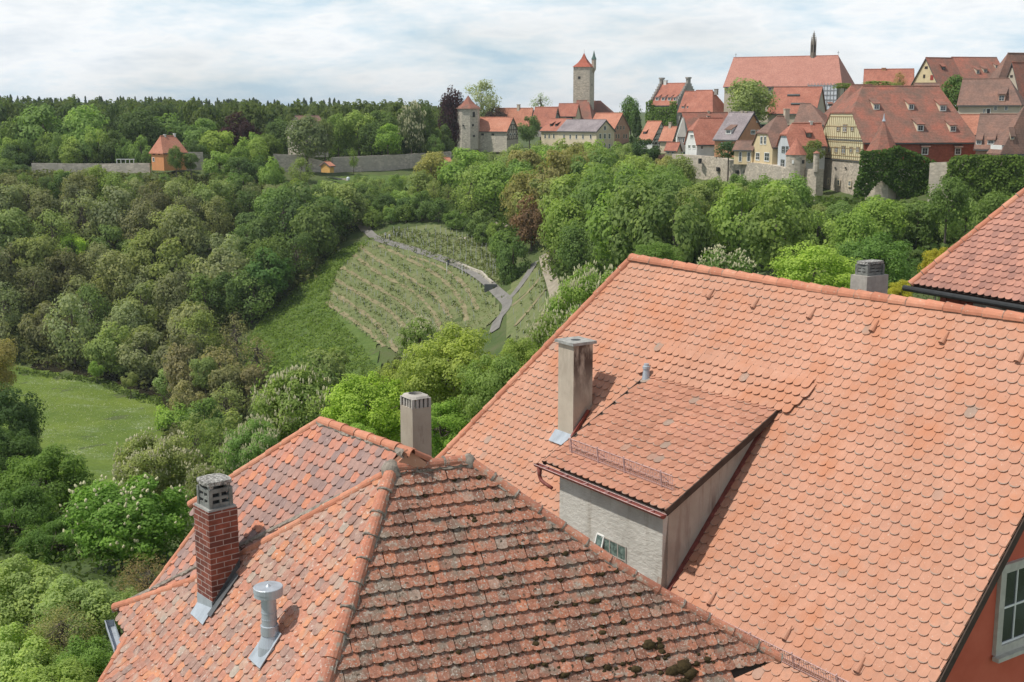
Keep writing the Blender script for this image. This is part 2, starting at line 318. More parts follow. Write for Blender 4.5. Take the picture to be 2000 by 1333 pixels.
# ---------------------------------------------------------------- roof coverings
def inpoly(poly, x, y):
    c = False; n = len(poly); j = n - 1
    for i in range(n):
        xi, yi = poly[i]; xj, yj = poly[j]
        if (yi > y) != (yj > y) and x < (xj - xi) * (y - yi) / (yj - yi) + xi: c = not c
        j = i
    return c
def tiles(mb, O, e, u, n, poly, w, ex, ln, th, lift, arc=0.42, jit=0.0, seed=1, skip=None, tint=None, edge=None, zoff=0.0, tip=0.0):
    """overlapping round-ended tiles over a polygon given in (along, up) metres of one roof plane"""
    rg = random.Random(seed); rs = [p[0] for p in poly]; ss = [p[1] for p in poly]
    k0 = int(math.floor(min(ss) / ex)) - 1; k1 = int(max(ss) / ex) + 1
    th_ = [math.pi * i / 6 for i in range(7)]
    for k in range(k1, k0 - 1, -1):
        s0 = k * ex; nr = int((max(rs) - min(rs)) / w) + 3
        rowwob = (rg.random() - .5) * jit * 0.5
        for i in range(-1, nr):
            r0 = min(rs) + (i + 0.5 * (k % 2)) * w
            if edge:
                if not inpoly(poly, min(max(r0, edge[0] + .01), edge[1] - .01), s0 + ex * 0.45) or r0 < edge[0] - w * .46 or r0 > edge[1] + w * .46: continue
            elif not inpoly(poly, r0, s0 + ex * 0.45): continue
            if skip and skip(r0, s0 + ex * .5): continue
            jr = (rg.random() - .5) * jit; js = (rg.random() - .5) * jit + rowwob; rot = (rg.random() - .5) * jit * 1.6; lf = lift * (1 + (rg.random() - .5) * min(1.2, jit * 25))
            L = ln
            rc = r0 if not edge else min(max(r0, edge[0] + .01), edge[1] - .01)
            while L > ex * 0.6 and not inpoly(poly, rc, s0 + L): L -= ex * 0.2
            hw = w * 0.5 * (0.985 - rg.random() * min(0.06, jit)); d = arc * w * (1 + (rg.random() - .5) * jit * 6)
            pr = [(hw * math.cos(math.pi - t), d * (1 - math.sin(t))) for t in th_] + [(hw, L), (-hw, L)]
            top = []; low = []
            for x, y in pr:
                h = lf * (1 - y / ln) + 0.004 + zoff; xx = r0 + jr + x + rot * y; yy = s0 + js + y
                if edge: xx = min(max(xx, edge[0]), edge[1])
                P = O + e * xx + u * yy + n * h
                top.append(P); low.append(P - n * th)
            a = rg.random() if tint is None else tint(rg, r0, s0)
            if tip and rg.random() < tip:
                tw = 0.010 + rg.random() * 0.012; inner = [top[j] + u * tw * (1 - .35 * abs(j - 3) / 3) - n * (lf * tw / ln) for j in range(7)]
                b_ = len(mb.v); mb.add(top[:7] + inner, [[j, j + 1, 8 + j, 7 + j] for j in range(6)], 0, .96 + rg.random() * .04)
                mb.add(inner + top[7:9], [list(range(9))], 0, a * .95)
                mb.add(top + low, [[j + 1, j, 9 + j, 10 + j] for j in range(6)] + [[7, 6, 15, 16], [0, 8, 17, 9]], 0, a * .95)
            else: mb.add(top + low, [list(range(9))] + [[j + 1, j, 9 + j, 10 + j] for j in range(6)] + [[7, 6, 15, 16], [0, 8, 17, 9]], 0, a)
def ridge_line(mb, mo, path, up, r, L, seed=1, jit=0.0, mortar=False, m=0, mk=1.0):
    """half-round tiles laid end over end along a line"""
    rg = random.Random(seed); up = np.array(up, float); mi = 1 if mo is mb else 0
    path = [np.array(p, float) for p in path]
    seg = [np.linalg.norm(path[i + 1] - path[i]) for i in range(len(path) - 1)]; tot = sum(seg)
    def at(t):
        t = max(0, min(tot, t))
        for i, q in enumerate(seg):
            if t <= q or i == len(seg) - 1: return path[i] + (path[i + 1] - path[i]) * (t / q)
            t -= q
    n = max(1, round(tot / L)); L = tot / n
    for i in range(n):
        a = at(i * L - 0.02); b = at((i + 1) * L + 0.03); d = nz(b - a); w = nz(np.cross(d, up)); uu = np.cross(w, d)
        ja = w * (rg.random() - .5) * jit + uu * (rg.random() - .5) * jit * .6; c = rg.random()
        vs = []
        for P, rr in ((a + ja, r * 1.10), (a + ja + d * L * .5, r * 1.0), (b + ja * .5, r * 0.90)):
            vs += [P + (w * math.sin(t) + uu * math.cos(t)) * rr for t in np.linspace(-1.75, 1.75, 9)]
        vs += [a + ja + (w * math.sin(t) + uu * math.cos(t)) * r * 0.92 for t in np.linspace(-1.75, 1.75, 9)]
        fs = [[q * 9 + j, q * 9 + j + 1, (q + 1) * 9 + j + 1, (q + 1) * 9 + j] for q in range(2) for j in range(8)] + [[27 + j, 28 + j, j + 1, j] for j in range(8)]
        mb.add(vs, fs, m, c)
        if mortar and rg.random() < .85:
            vs = []; q0_ = (.5 + rg.random() * .7) * mk
            for P, rr in ((a - d * 0.02 * q0_, r * .95), (a - d * 0.012 * q0_, r * (1.06 + .08 * q0_)), (a + d * 0.016 * q0_, r * (1.10 + .05 * q0_))):
                vs += [P + ja + (w * math.sin(t) + uu * math.cos(t)) * rr * (1 + (rg.random() - .5) * .14) for t in np.linspace(-1.75, 1.75, 9)]
            mo.add(vs, [[q * 9 + j, q * 9 + j + 1, (q + 1) * 9 + j + 1, (q + 1) * 9 + j] for q in range(2) for j in range(8)], mi, .5)
def bedding(mo, path, side, up, width, seed=3, mi=1):     # irregular strip of mortar along a hip or ridge
    rg = random.Random(seed); a, b = map(lambda t: np.array(t, float), path); d = b - a; n = max(4, int(np.linalg.norm(d) / .06)); side = np.array(side, float)
    vs = []
    for i in range(n + 1):
        P = a + d * i / n; vs += [P + up * .05, P + side * width * (0.35 + rg.random() * .6) + up * (0.042 + rg.random() * .012), P + side * width * (1.0 + rg.random() * .1) - up * .02]
    mo.add(vs, [[3 * i + j, 3 * i + j + 1, 3 * i + 4 + j, 3 * i + 3 + j] for i in range(n) for j in range(2)], mi, .5)

# ---------------------------------------------------------------- the coral house with the long light roof
e1 = -az(-33.7); gg = az(56.3)
e1 = V(e1[0], e1[1], 0); PT = R(50.5)
u1 = gg * math.cos(PT) + Z * math.sin(PT); nR = nz(np.cross(e1, u1)); nR = nR if nR[2] > 0 else -nR
P0 = ray(1684, 1220) * 17.23
def RU(x, y, off=0.0): P = onp(x, y, P0 + nR * off, nR) - P0; return P @ e1, P @ u1
def RP(r, s, h=0.0): return P0 + e1 * r + u1 * s + nR * h
red = empty('coral_house', RP(-4, -2.2) - Z * 7, 'coral red house under the long light orange tiled roof at the right', 'house')
rid_r, rid_s = RU(1237, 503); lowr, lows = RU(860, 895)
slope = (lowr - rid_r) / (lows - rid_s); EAVE = -2.5; VR = 1.42; TOP = 5.22
left_at = lambda s: rid_r + slope * (s - rid_s)
polyR = [(left_at(EAVE), EAVE), (VR, EAVE), (VR, TOP), (left_at(TOP), TOP)]
# dormer geometry
K = onp(1291, 1178, P0, nR); Kr, Ks = RU(1291, 1178)
Jr, Js = RU(1528, 795)
Qe = onp(1299, 1000, P0 + e1 * (-3.41), e1)
Jp = onp(1528, 795, P0, nR); dq = Jp - Qe; DPT = math.atan2(dq[2], dq @ gg)
ud = gg * math.cos(DPT) + Z * math.sin(DPT); nD = nz(np.cross(e1, ud)); nD = nD if nD[2] > 0 else -nD
DW = solve_x(Qe, -e1, 1060); DL = np.linalg.norm(Jp - Qe)
dleft = -3.41 - DW
Wl = solve_x(Wt := onp(1292, 1010, K, gg), -e1, 1091)
chC = onp(1119, 857, P0, nR); chr_, chs = RU(1119, 857)
def skipR(r, s):
    if dleft + .1 < r < Kr - 0.02 and Ks - .05 < s < Js - 0.05: return True
    if chr_ - .42 < r < chr_ + .02 and chs - .05 < s < chs + .60: return True
    return False
mb = MB(); tiles(mb, P0, e1, u1, nR, polyR, 0.18, 0.1715, 0.30, 0.013, 0.034, 0.36, 0.006, 5, skipR, None, (-50, VR), 0.0, .8)
roof = mb.build('roof', 'tile_new', red)
mb = MB(); mb.prism([RP(r, s, -.012) for r, s in polyR], -nR * .07)
uB = V(u1[0] * -1, u1[1] * -1, u1[2]); uB = -gg * math.cos(PT) + Z * math.sin(PT)     # far slope falls away behind the ridge
ra, rb = RP(left_at(TOP), TOP), RP(VR, TOP)
lb_ = ra - uB * 8.0 + e1 * slope * -7.7; mb.prism([ra, rb, rb - uB * 8.0, lb_], -Z * .09)
mb.build('roof_boarding', 'under_roof', roof)
mb = MB(); mo = mb
ridge_line(mb, mo, [ra + nR * .01 + Z * .0, (ra + rb) / 2 - Z * .05, rb + e1 * .05], Z, 0.105, 0.36, 3, .008, True, 0, .45)
mb.build('ridge_tiles', ['ridge_new', 'mortar'], roof)
mb2 = MB()
va = RP(left_at(TOP) + .02, TOP + .06); vb = RP(left_at(EAVE), EAVE)
ridge_line(mb2, mo, [vb, va], nR, 0.088, 0.37, 4, .008, False)
mb2.build('verge_tiles', 'ridge_new', roof)
# small hooded ventilation tiles
for i, (x, y) in enumerate([(1390, 577), (1477, 596), (1587, 616), (1710, 641), (1847, 664), (1995, 700), (1392, 1172), (1540, 1240), (1682, 1303)]):
    r, s = RU(x, y); mb = MB(); vs = []; L = .24
    for q, (rr, hh) in enumerate(((.055, .075), (.04, .05), (.012, .012))):
        for t in np.linspace(-math.pi / 2, math.pi / 2, 7): vs.append(RP(r + math.sin(t) * rr, s - .1 + L * q / 2, .035 + math.cos(t) * hh * .9))
    mb.add(vs, [[q * 7 + j, q * 7 + j + 1, q * 7 + 8 + j, q * 7 + 7 + j] for q in range(2) for j in range(6)], 0, .4)
    mb.prism([RP(r - .05, s - .095, .036), RP(r + .05, s - .095, .036), RP(r + .05, s - .095, .05), RP(r - .05, s - .095, .05)], u1 * .01, 0, .0)
    mb.build('vent_tile', 'tile_new', roof)
# verge board and gable wall, body of the house
mb = MB(); a, b = RP(VR + .015, EAVE, -.065), RP(VR + .015, TOP, -.065)
mb.box((a + b) / 2, e1 * .012, (b - a) / 2, nR * .055); mb.build('verge_board', 'dark_wood', red)
mb = MB(); WR = VR - .22; base = -17.0
halfW = (TOP - EAVE) * math.cos(PT)
def gw(t, z): return P0 + e1 * WR + gg * t + Z * (z - P0[2])
t0 = (EAVE + .15) * math.cos(PT); tr = TOP * math.cos(PT); t1 = tr + (tr - t0)
zr = RP(WR, TOP)[2] - .12; ze = RP(WR, EAVE + .15)[2] - .12
sec = [gw(t0, base), gw(t1, base), gw(t1, ze), gw(tr, zr), gw(t0, ze)]
def lf(P): # left end follows the slanted verge
    s_ = (P - P0) @ gg / math.cos(PT); s_ = s_ if s_ <= TOP else 2 * TOP - s_
    s_ = max(min(s_, TOP), EAVE); return P + e1 * (left_at(s_) + .30 - WR)
secl = [lf(p) for p in sec]; secl[0] = V(secl[4][0], secl[4][1], base); secl[1] = V(secl[2][0], secl[2][1], base)
mb.add(sec + secl, [[0, 1, 2, 3, 4], [9, 8, 7, 6, 5]] + [[i, (i + 1) % 5, 5 + (i + 1) % 5, 5 + i] for i in range(5)]); mb.build('wall', 'coral_wall', red)
# gable window
gp = gw(0, 0); gn = e1
TL = onp(1952, 1104, gp, gn); BL = onp(1937, 1280, gp, gn); wh = TL[2] - BL[2]; ww = 1.15
def window(parent, o, dx, n, w, h, bw=.09, cols=2, rows=2, frame='stone_frame', sash='white_paint', pane='glass', sill=True, depth=.05, name='window'):
    """o = lower corner, dx = unit vector along the wall, n = outward normal"""
    mb = MB(); up = Z
    fr = MB()
    for c, ax, az_ in ((o + dx * bw / 2 + up * h / 2, bw / 2, h / 2), (o + dx * (w - bw / 2) + up * h / 2, bw / 2, h / 2)):
        fr.box(c + n * depth / 2, dx * ax, n * depth / 2, up * az_)
    for zc in (bw / 2, h - bw / 2): fr.box(o + dx * w / 2 + up * zc + n * depth / 2, dx * (w / 2 - bw), n * depth / 2, up * bw / 2)
    wo = fr.build(name, frame, parent)
    pa = MB(); pa.box(o + dx * w / 2 + up * h / 2 + n * .006, dx * (w / 2 - bw), n * .004, up * (h / 2 - bw)); pa.build('pane', pane, wo)
    sa = MB(); iw, ih = w - 2 * bw, h - 2 * bw; t = max(.018, .022 * w)
    for i in range(cols + 1):
        x = bw + t / 2 + (iw - t) * i / cols; sa.box(o + dx * x + up * h / 2 + n * .016, dx * t / 2 * (1.5 if i in (0, cols) or (cols % 2 == 0 and i == cols // 2) else .7), n * .011, up * ih / 2)
    for j in range(rows + 1):
        z = bw + t / 2 + (ih - t) * j / rows; sa.box(o + dx * w / 2 + up * z + n * .016, dx * iw / 2, n * .009, up * t / 2)
    sa.build('sash', sash, wo)
    if sill:
        si = MB(); si.box(o + dx * w / 2 - up * .03 + n * (depth + .03), dx * (w / 2 + .04), n * .05, up * .03); si.build('sill', frame, wo)
    return wo
window(red, BL, gg, e1, ww, wh, bw=.12, cols=3, rows=2, depth=.06)

# dormer
dor = MB()
fw0 = K + Z * 0; fn = -gg
Wt = K + Z * (Wt[2] - K[2])
topz = lambda P: Qe[2] + ((P - Qe) @ gg) * math.tan(DPT) - .10
bl = K - e1 * Wl
def backpt(P):                              # along gg from front wall to where the dormer roof underside meets the main roof
    t = (Js - 0.05 - (P - P0) @ u1 / 1.0) ; return t
ch_t = (RP(Kr, Js) - K) @ gg
def cheek(P):
    Q2 = P + gg * ch_t; f = V(P[0], P[1], topz(P)); b = V(Q2[0], Q2[1], topz(Q2))
    return f, b
f1, b1 = cheek(K); f0, b0 = cheek(bl)
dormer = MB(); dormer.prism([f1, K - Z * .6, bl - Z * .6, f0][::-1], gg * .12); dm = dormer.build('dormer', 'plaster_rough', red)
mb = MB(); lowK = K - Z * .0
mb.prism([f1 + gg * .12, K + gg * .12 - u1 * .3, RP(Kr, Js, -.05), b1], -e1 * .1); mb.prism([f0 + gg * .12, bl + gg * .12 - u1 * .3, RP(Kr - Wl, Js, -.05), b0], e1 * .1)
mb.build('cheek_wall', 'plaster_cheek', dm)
def DP(r, s, h=0.0): return Qe + e1 * r + ud * s + nD * h
polyD = [(-DW, 0), (0, 0), (0, DL + .22), (-DW + .05, DL + .22)]
mb = MB(); tiles(mb, Qe + nD * .0, e1, ud, nD, polyD, 0.18, 0.168, 0.30, 0.013, 0.032, 0.36, 0.006, 9, None, None, (-DW, 0), 0.0, .6)
dr = mb.build('dormer_roof', 'tile_dormer', dm)
mb = MB(); mb.prism([DP(-DW, .035, .012), DP(0, .035, .012), DP(0, DL, -.01), DP(-DW, DL, -.01)], -nD * .07)
mb.box(DP(.008, DL / 2, -.03), e1 * .01, ud * DL / 2, nD * .055); mb.box(DP(-DW - .008, DL / 2, -.03), e1 * .01, ud * DL / 2, nD * .055)
mb.build('verge_board', 'dark_wood', dr)
mb = MB(); mb.box(DP(-.06, DL * .47, -.085), e1 * .012, ud * DL * .44, nD * .045); mb.build('flashing', 'concrete', dr)
# a few tiles of the main roof kick up over the dormer's upper corner
mb = MB(); tiles(mb, P0, e1, u1, nR, [(Jr - 3.6, Js - .05), (Jr + .30, Js - .05), (Jr + .42, Js + .62), (Jr - 3.6, Js + .62)], 0.18, 0.1715, 0.30, 0.013, 0.05, 0.36, .006, 15, zoff=.035)
mb.build('eaves_tiles', 'tile_new', dr)
# gutter: half-round trough along the dormer eaves
mb = MB(); vs = []; gl = Qe - e1 * (DW + .12); gr = Qe + e1 * .03
for P in (gl, gr):
    for t in np.linspace(0, math.pi, 9): vs.append(P - gg * (.035 + .062 * math.cos(t)) - gg * .02 - Z * (.045 + .062 * math.sin(t)))
vs2 = [np.array(p) for p in vs]
mb.add(vs, [[j, j + 1, 10 + j, 9 + j] for j in range(8)] + [list(range(9)), list(range(9, 18))[::-1]], 0)
mb.tube([vs2[0] , vs2[9]], .008, 6, 1); mb.tube([vs2[8], vs2[17]], .008, 6, 1)
for i in range(6):
    P = gl + (gr - gl) * (i + .5) / 6; mb.box(P - gg * .055 - Z * .045, e1 * .01, gg * .064, Z * .004, 1)
gut = mb.build('gutter', ['copper_red', 'copper_edge'], dm)
mb = MB(); A = gl + e1 * .1 - gg * .055 - Z * .08
mb.tube([A, A - Z * .16, A - Z * .24 + e1 * .05, A - Z * .27 + e1 * .16, A - Z * .30 + e1 * .38], [.055, .035, .034, .034, .034], 10); mb.build('downpipe', 'copper_red', gut, True)
# red metal apron where the right cheek meets the tiles
mb = MB(); a, b = RP(Kr + .04, Ks - .1, .03), RP(Kr + .04, Js - .15, .03); mb.box((a + b) / 2 - e1 * .01, e1 * .045, (b - a) / 2, nR * .02); mb.build('apron', 'copper_red', dm)
# glass-block window with one open vent frame
wp = onp(1180, 1060, K, gg)
gTL = onp(1177, 1048, K, gg); gTR = onp(1223.5, 1064, K, gg); gh = .50; gw_ = (gTR - gTL) @ e1
mb = MB(); mb.box(gTL + e1 * gw_ / 2 - Z * gh / 2 - gg * .004, e1 * gw_ / 2, gg * .006, Z * gh / 2)
for i in range(4): mb.box(gTL + e1 * gw_ * i / 3 - Z * gh / 2 - gg * .012, e1 * .009, gg * .006, Z * gh / 2, 1)
for j in range(3): mb.box(gTL + e1 * gw_ / 2 - Z * gh * j / 2 - gg * .012, e1 * gw_ / 2, gg * .005, Z * .009, 1)
gwi = mb.build('window', ['glass_block', 'concrete_pale'], dm)
vTL = onp(1167, 1041, K, gg) - gg * .02; mb = MB(); vw, vh = .19, .27
oq = vTL - Z * vh; tilt = nz(Z - (-gg) * .25)
for c, hx, hz in ((oq + tilt * vh / 2, .012, vh / 2), (oq + e1 * vw + tilt * vh / 2, .012, vh / 2), (oq + e1 * vw / 2, vw / 2, .012), (oq + e1 * vw / 2 + tilt * vh, vw / 2, .012)):
    mb.box(c - gg * .05, e1 * hx, gg * .012, tilt * hz)
mb.box(oq + e1 * vw / 2 + tilt * vh / 2 - gg * .05, e1 * vw / 2, gg * .003, tilt * vh / 2, 1)
mb.build('vent_frame', ['white_paint', 'glass_block'], gwi)
# snow guards
def snow_guard(parent, A, B, up, outw, h=.26, posts=(0.02, .3, .56, .9), back=.16):
    mb = MB(); d = nz(B - A); L = np.linalg.norm(B - A)
    for z in (0.03, h * .5, h - .0): mb.tube([A + up * z, B + up * z], .009 if z > h * .6 else .005, 6, 1 if z > h * .6 else 0)
    n = int(L / .045)
    for i in range(n + 1):
        P = A + d * L * i / n; mb.box(P + up * h / 2, d * .0045, outw * .003, up * h / 2)
        if i % 2 == 0: mb.box(P + d * .022 + up * h * .72, d * .016, outw * .003, up * .004)
    for t in posts:
        P = A + d * L * t; mb.box(P + up * (h / 2 + .01), d * .010, outw * .012, up * (h / 2 + .02)); mb.tube([P + up * h * .8, P - outw * back], .008, 6)
    return mb.build('snow_guard', ['copper_edge', 'copper_edge'], parent)
gA = onp(1113, 883, Qe + nD * .03, nD); gB = onp(1316, 959, Qe + nD * .03, nD)
gB = gA + e1 * ((gB - gA) @ e1)
snow_guard(dr, gA, gB, nz(Z * .9 + nD * .3), -ud)
r_, s_ = RU(1400, 1232); sA, sB = RP(-4.2, s_, .03), RP(1.3, s_, .03)
snow_guard(red, sA, sB, nz(Z * .85 + nR * .35), -u1, .24, (.05, .2, .35, .5, .65, .8, .95))
# rendered chimney with soot
def shaft(mbx, C, h, a, b, da, db, m=0):    # C front corner foot; a,b widths along da, db
    mbx.prism([C, C + da * a, C + da * a + db * b, C + db * b], Z * h, m)
chw = .46; cb = chC - Z * .9
ch_h = z_at(chC, 676) - chC[2]
mb = MB(); shaft(mb, cb, .9 + ch_h, .50, chw, -e1, gg)
chim = mb.build('chimney', 'sooty_chimney', red)
mb = MB(); t = chC + Z * (ch_h + .001); o = .055
pts = [t - gg * o + e1 * o, t - gg * o - e1 * (.5 + o), t + gg * (chw + o) - e1 * (.5 + o), t + gg * (chw + o) + e1 * o]
mb.prism(pts, Z * .055); cc = (pts[0] + pts[2]) / 2 + Z * .0565
mb.add([cc] + [cc + e1 * .1 * math.cos(q) + gg * .1 * math.sin(q) for q in np.linspace(0, 2 * math.pi, 16, endpoint=False)], [[0, i + 1, (i + 1) % 16 + 1] for i in range(16)], 1)
mb.build('chimney_cap', ['concrete', 'dark_metal'], chim)
mb = MB(); f = chC + nR * .035
a0 = RP(chr_ + .05, chs - .22, .05); a1 = RP(chr_ - .56, chs - .22, .05); a2 = RP(chr_ - .56, chs + .05, .05); a3 = RP(chr_ + .05, chs + .05, .05)
mb.prism([a0, a1, a2, a3], nR * .01)
mb.prism([RP(chr_ + .0, chs - .0, .03), RP(chr_ + .07, chs, .05), RP(chr_ + .07, chs + .62, .05), RP(chr_, chs + .62, .03)], nR * .06, 1)
mb.build('flashing', ['zinc', 'copper_red'], chim)
# little zinc vent pipe above the dormer
vp = onp(1262, 752, P0, nR); mb = MB()
mb.tube([vp - Z * .1, vp + Z * .10, vp + Z * .30, vp + Z * .31, vp + Z * .36, vp + Z * .37, vp + Z * .41], [.10, .085, .06, .075, .075, .055, .05], 12)
r_, s_ = RU(1262, 752); mb.prism([RP(r_ - .11, s_ - .25, .07), RP(r_ + .11, s_ - .25, .07), RP(r_ + .10, s_ + .12, .07), RP(r_ - .10, s_ + .12, .07)], nR * .012)
mb.build('vent_pipe', 'zinc', red)
# concrete chimney behind the ridge
cR = U(1692, 575, 23.3); cR = cR - Z * .8
mb = MB(); hh = z_at(cR, 545); 
sh = z_at(cR, 541) - cR[2]
wl = solve_x(cR, -e1, 1656); wr_ = solve_x(cR, gg, 1729)
shaft(mb, cR, sh, wl, wr_, -e1, gg); bc = mb.build('chimney', 'concrete_pale', red)
def cowl(parent, C, a, b, da, db, h, slab_over, slab_t, inset=.05, post=.07, gap=.16, mats=('concrete_dark', 'slab_lichen')):
    """open lattice cowl of concrete with a stone slab on top; C = front corner at the top of the shaft"""
    mb = MB(); C = C + (da + db) * inset; a -= 2 * inset; b -= 2 * inset; cn = [C, C + da * a, C + da * a + db * b, C + db * b]; ctr = sum(cn) / 4
    for p in cn: mb.box(p + nz(ctr - p) * post * .6 + Z * h / 2, da * post / 2, db * post / 2, Z * h / 2)
    for z, t in ((.03, .03), (h * .5, .022), (h - .03, .03)):
        for i in range(4):
            p, q = cn[i], cn[(i + 1) % 4]; d = nz(q - p); inn = nz(ctr - (p + q) / 2)
            mb.box((p + q) / 2 + inn * post * .45 + Z * z, (q - p) / 2 - d * post * .3, inn * post * .32, Z * t)
    for i in range(4):
        p, q = cn[i], cn[(i + 1) % 4]; inn = nz(ctr - (p + q) / 2); mb.box((p + q) / 2 + inn * post * .45 + Z * h / 2, nz(q - p) * post * .28, inn * post * .3, Z * h / 2)
    mb.box(ctr + Z * h * .45, da * (a / 2 - post * 1.2), db * (b / 2 - post * 1.2), Z * h * .42, 1)
    co = mb.build('cowl', [mats[0], 'dark_metal'], parent)
    mb = MB(); rg = random.Random(4); o = slab_over; z0 = C + Z * (h + gap * .35)
    for p in cn: mb.box(p + nz(ctr - p) * post * 1.2 + Z * (h + gap * .2), da * .03, db * .03, Z * gap * .2)
    c2 = ctr + Z * (h + gap * .4); n = 12; ring = []
    for i in range(n):
        t = 2 * math.pi * (i + .5) / n; k = 1 / max(abs(math.cos(t)), abs(math.sin(t))) ** .55
        ring.append(c2 + da * math.cos(t) * (a / 2 + o) * k * (1 + (rg.random() - .5) * .06) + db * math.sin(t) * (b / 2 + o) * k * (1 + (rg.random() - .5) * .06))
    mb.prism(ring, Z * slab_t); mb.build('cover_slab', mats[1], parent)
cowl(bc, cR + Z * sh, wl, wr_, -e1, gg, .20, .02, .05, .06, .06, .04)

# ---------------------------------------------------------------- the old house with mossy roofs
eA = az(68); gA_ = az(-22); PA = U(920, 1240, 14.5)
uA = gA_ * math.cos(R(52)) + Z * math.sin(R(52)); nA = nz(np.cross(eA, uA)); nA = nA if nA[2] > 0 else -nA
def onA(x, y): return onp(x, y, PA, nA)
A1, A2, A3 = onA(765, 915), onA(915, 900), onA(635, 1333)
eB = az(-34.5); nB = nz(np.cross(eB, A3 - A1)); nB = nB * np.sign(nB[2]); uB_ = nz(np.cross(nB, eB)); uB_ = uB_ * np.sign(uB_[2])
def onB(x, y): return onp(x, y, A1, nB)
TB, BB = onB(755, 925), onB(225, 1187)
eC = az(-37.5); nC = nz(np.cross(eC, BB - TB)); nC = nC * np.sign(nC[2]); uC = nz(np.cross(nC, eC)); uC = uC * np.sign(uC[2])
def onC(x, y): return onp(x, y, TB, nC)
old = empty('old_house', onB(480, 1200) - Z * 8, 'old house with weathered mossy red tile roofs and a brick chimney, bottom centre', 'house')
def flat(on, pts, O, e, u): return [((on(x, y) - O) @ e, (on(x, y) - O) @ u) for x, y in pts]
# front slope, mossy
A3b = A1 + (A3 - A1) * 1.12
pA = flat(onA, [(765, 915), (915, 900), (1060, 1001), (1200, 1099), (1330, 1178), (1520, 1287), (1408, 1336), (1330, 1395), (620, 1400)], PA, eA, uA)
mb = MB(); tiles(mb, PA, eA, uA, nA, pA, 0.152, 0.172, 0.27, 0.024, 0.052, 0.17, 0.014, 21)
fs_ = mb.build('front_slope', 'tile_mossy', old); fs_['label'] = 'dark mossy tile slope facing the camera'
mb = MB(); mb.prism([PA + eA * r + uA * s - nA * .02 for r, s in pA], -nA * .09); mb.build('roof_boarding', 'under_roof', fs_)
# moss cushions in the tile joints
mb = MB(); rg = random.Random(8); npx = [(1330, 1305, .085), (1345, 1318, .075), (1312, 1312, .07), (1265, 1262, .07), (1175, 1238, .04), (1240, 1310, .05), (1100, 1320, .045), (1215, 1215, .03), (1085, 1180, .03), (1045, 1260, .035), (1380, 1290, .04), (1150, 1290, .04), (895, 1275, .03), (975, 1130, .03), (1290, 1275, .04), (1065, 1095, .028), (925, 1020, .03), (1185, 1305, .04)]
allp = [(onA(x, y), q * 1.35) for x, y, q in npx]
for x, y, q in list(npx):
    for k in range(4): allp.append((onA(x + rg.uniform(-26, 26), y + rg.uniform(-14, 14)), q * rg.uniform(.4, .8)))
for i in range(650):
    r = rg.uniform(min(p[0] for p in pA), max(p[0] for p in pA)); k = rg.randint(-12, 13); s = k * .172
    if inpoly(pA, r, s): allp.append((PA + eA * r + uA * (s - .01), .007 + .030 * rg.random() ** 2.6 * (1.3 if r > .5 else .8)))
for P, q in allp:
    c = P + nA * .03; vs = []
    for a in range(3):
        for t in range(7):
            th = 2 * math.pi * t / 7 + a * .3; rr = q * (1.0, .8, .35)[a] * (.75 + rg.random() * .5)
            vs.append(c + eA * math.cos(th) * rr * 1.25 + uA * math.sin(th) * rr * .9 + nA * q * (0, .4, .62)[a])
    mb.add(vs, [[a * 7 + t, a * 7 + (t + 1) % 7, a * 7 + 7 + (t + 1) % 7, a * 7 + 7 + t] for a in range(2) for t in range(7)] + [[14 + t for t in range(7)]], 0, .5)
mo_ = mb.build('moss', 'moss', fs_, True); mo_['kind'] = 'stuff'
# left slope
brick_c = (411, 1001); cBase = onB(416, 1198)
pB = flat(onB, [(765, 915), (755, 925), (480, 1080), (388, 1130), (225, 1187), (243, 1252), (335, 1350), (320, 1420), (600, 1440)], A1, eB, uB_)
cr_, cs_ = (cBase - A1) @ eB, (cBase - A1) @ uB_
eBk = az(-40); gBk = az(50)
vB = onB(524, 1268); vr_, vs_ = (vB - A1) @ eB, (vB - A1) @ uB_
def skipB(r, s): return (cr_ + .03 < r < cr_ + .42 and cs_ + .03 < s < cs_ + .5)
mb = MB(); tiles(mb, A1, eB, uB_, nB, pB, 0.150, 0.152, 0.26, 0.016, 0.036, 0.40, 0.014, 33, skipB)
ls = mb.build('left_slope', 'tile_old', old); ls['label'] = 'sunlit weathered tile slope carrying the brick chimney and vent pipe'
mb = MB(); mb.prism([A1 + eB * r + uB_ * s - nB * .02 for r, s in pB], -nB * .09); mb.build('roof_boarding', 'under_roof', ls)
# wing slope
pC = flat(onC, [(625, 822), (795, 882), (765, 906), (755, 925), (480, 1080), (388, 1130), (225, 1187), (297, 1152), (388, 1025), (372, 985)], TB, eC, uC)
mb = MB(); tiles(mb, TB, eC, uC, nC, pC, 0.150, 0.150, 0.26, 0.015, 0.034, 0.40, 0.012, 41)
ws = mb.build('wing_slope', 'tile_wing', old); ws['label'] = 'upper left roof slope of brown and orange tiles'
mb = MB(); mb.prism([TB + eC * r + uC * s - nC * .02 for r, s in pC], -nC * .09)
cR1, cR2 = onC(625, 822), onC(795, 882)

bk = -(-nC + Z * 2 * nC[2]); hz = nz(V(nC[0], nC[1], 0)); dn = -hz * math.cos(R(52)) - Z * math.sin(R(52))
mb.prism([cR1, cR2, cR2 + dn * 3.2, cR1 + dn * 3.2], -Z * .08)
hzA = az(-22); dnA = hzA * math.cos(R(52)) - Z * math.sin(R(52))
dnA = hzA * math.cos(R(52)) - Z * math.sin(R(52)); mb.prism([A1 - Z * .08, A2 - Z * .08, A2 + dnA * 2.2, A1 + dnA * 2.2], -Z * .08)
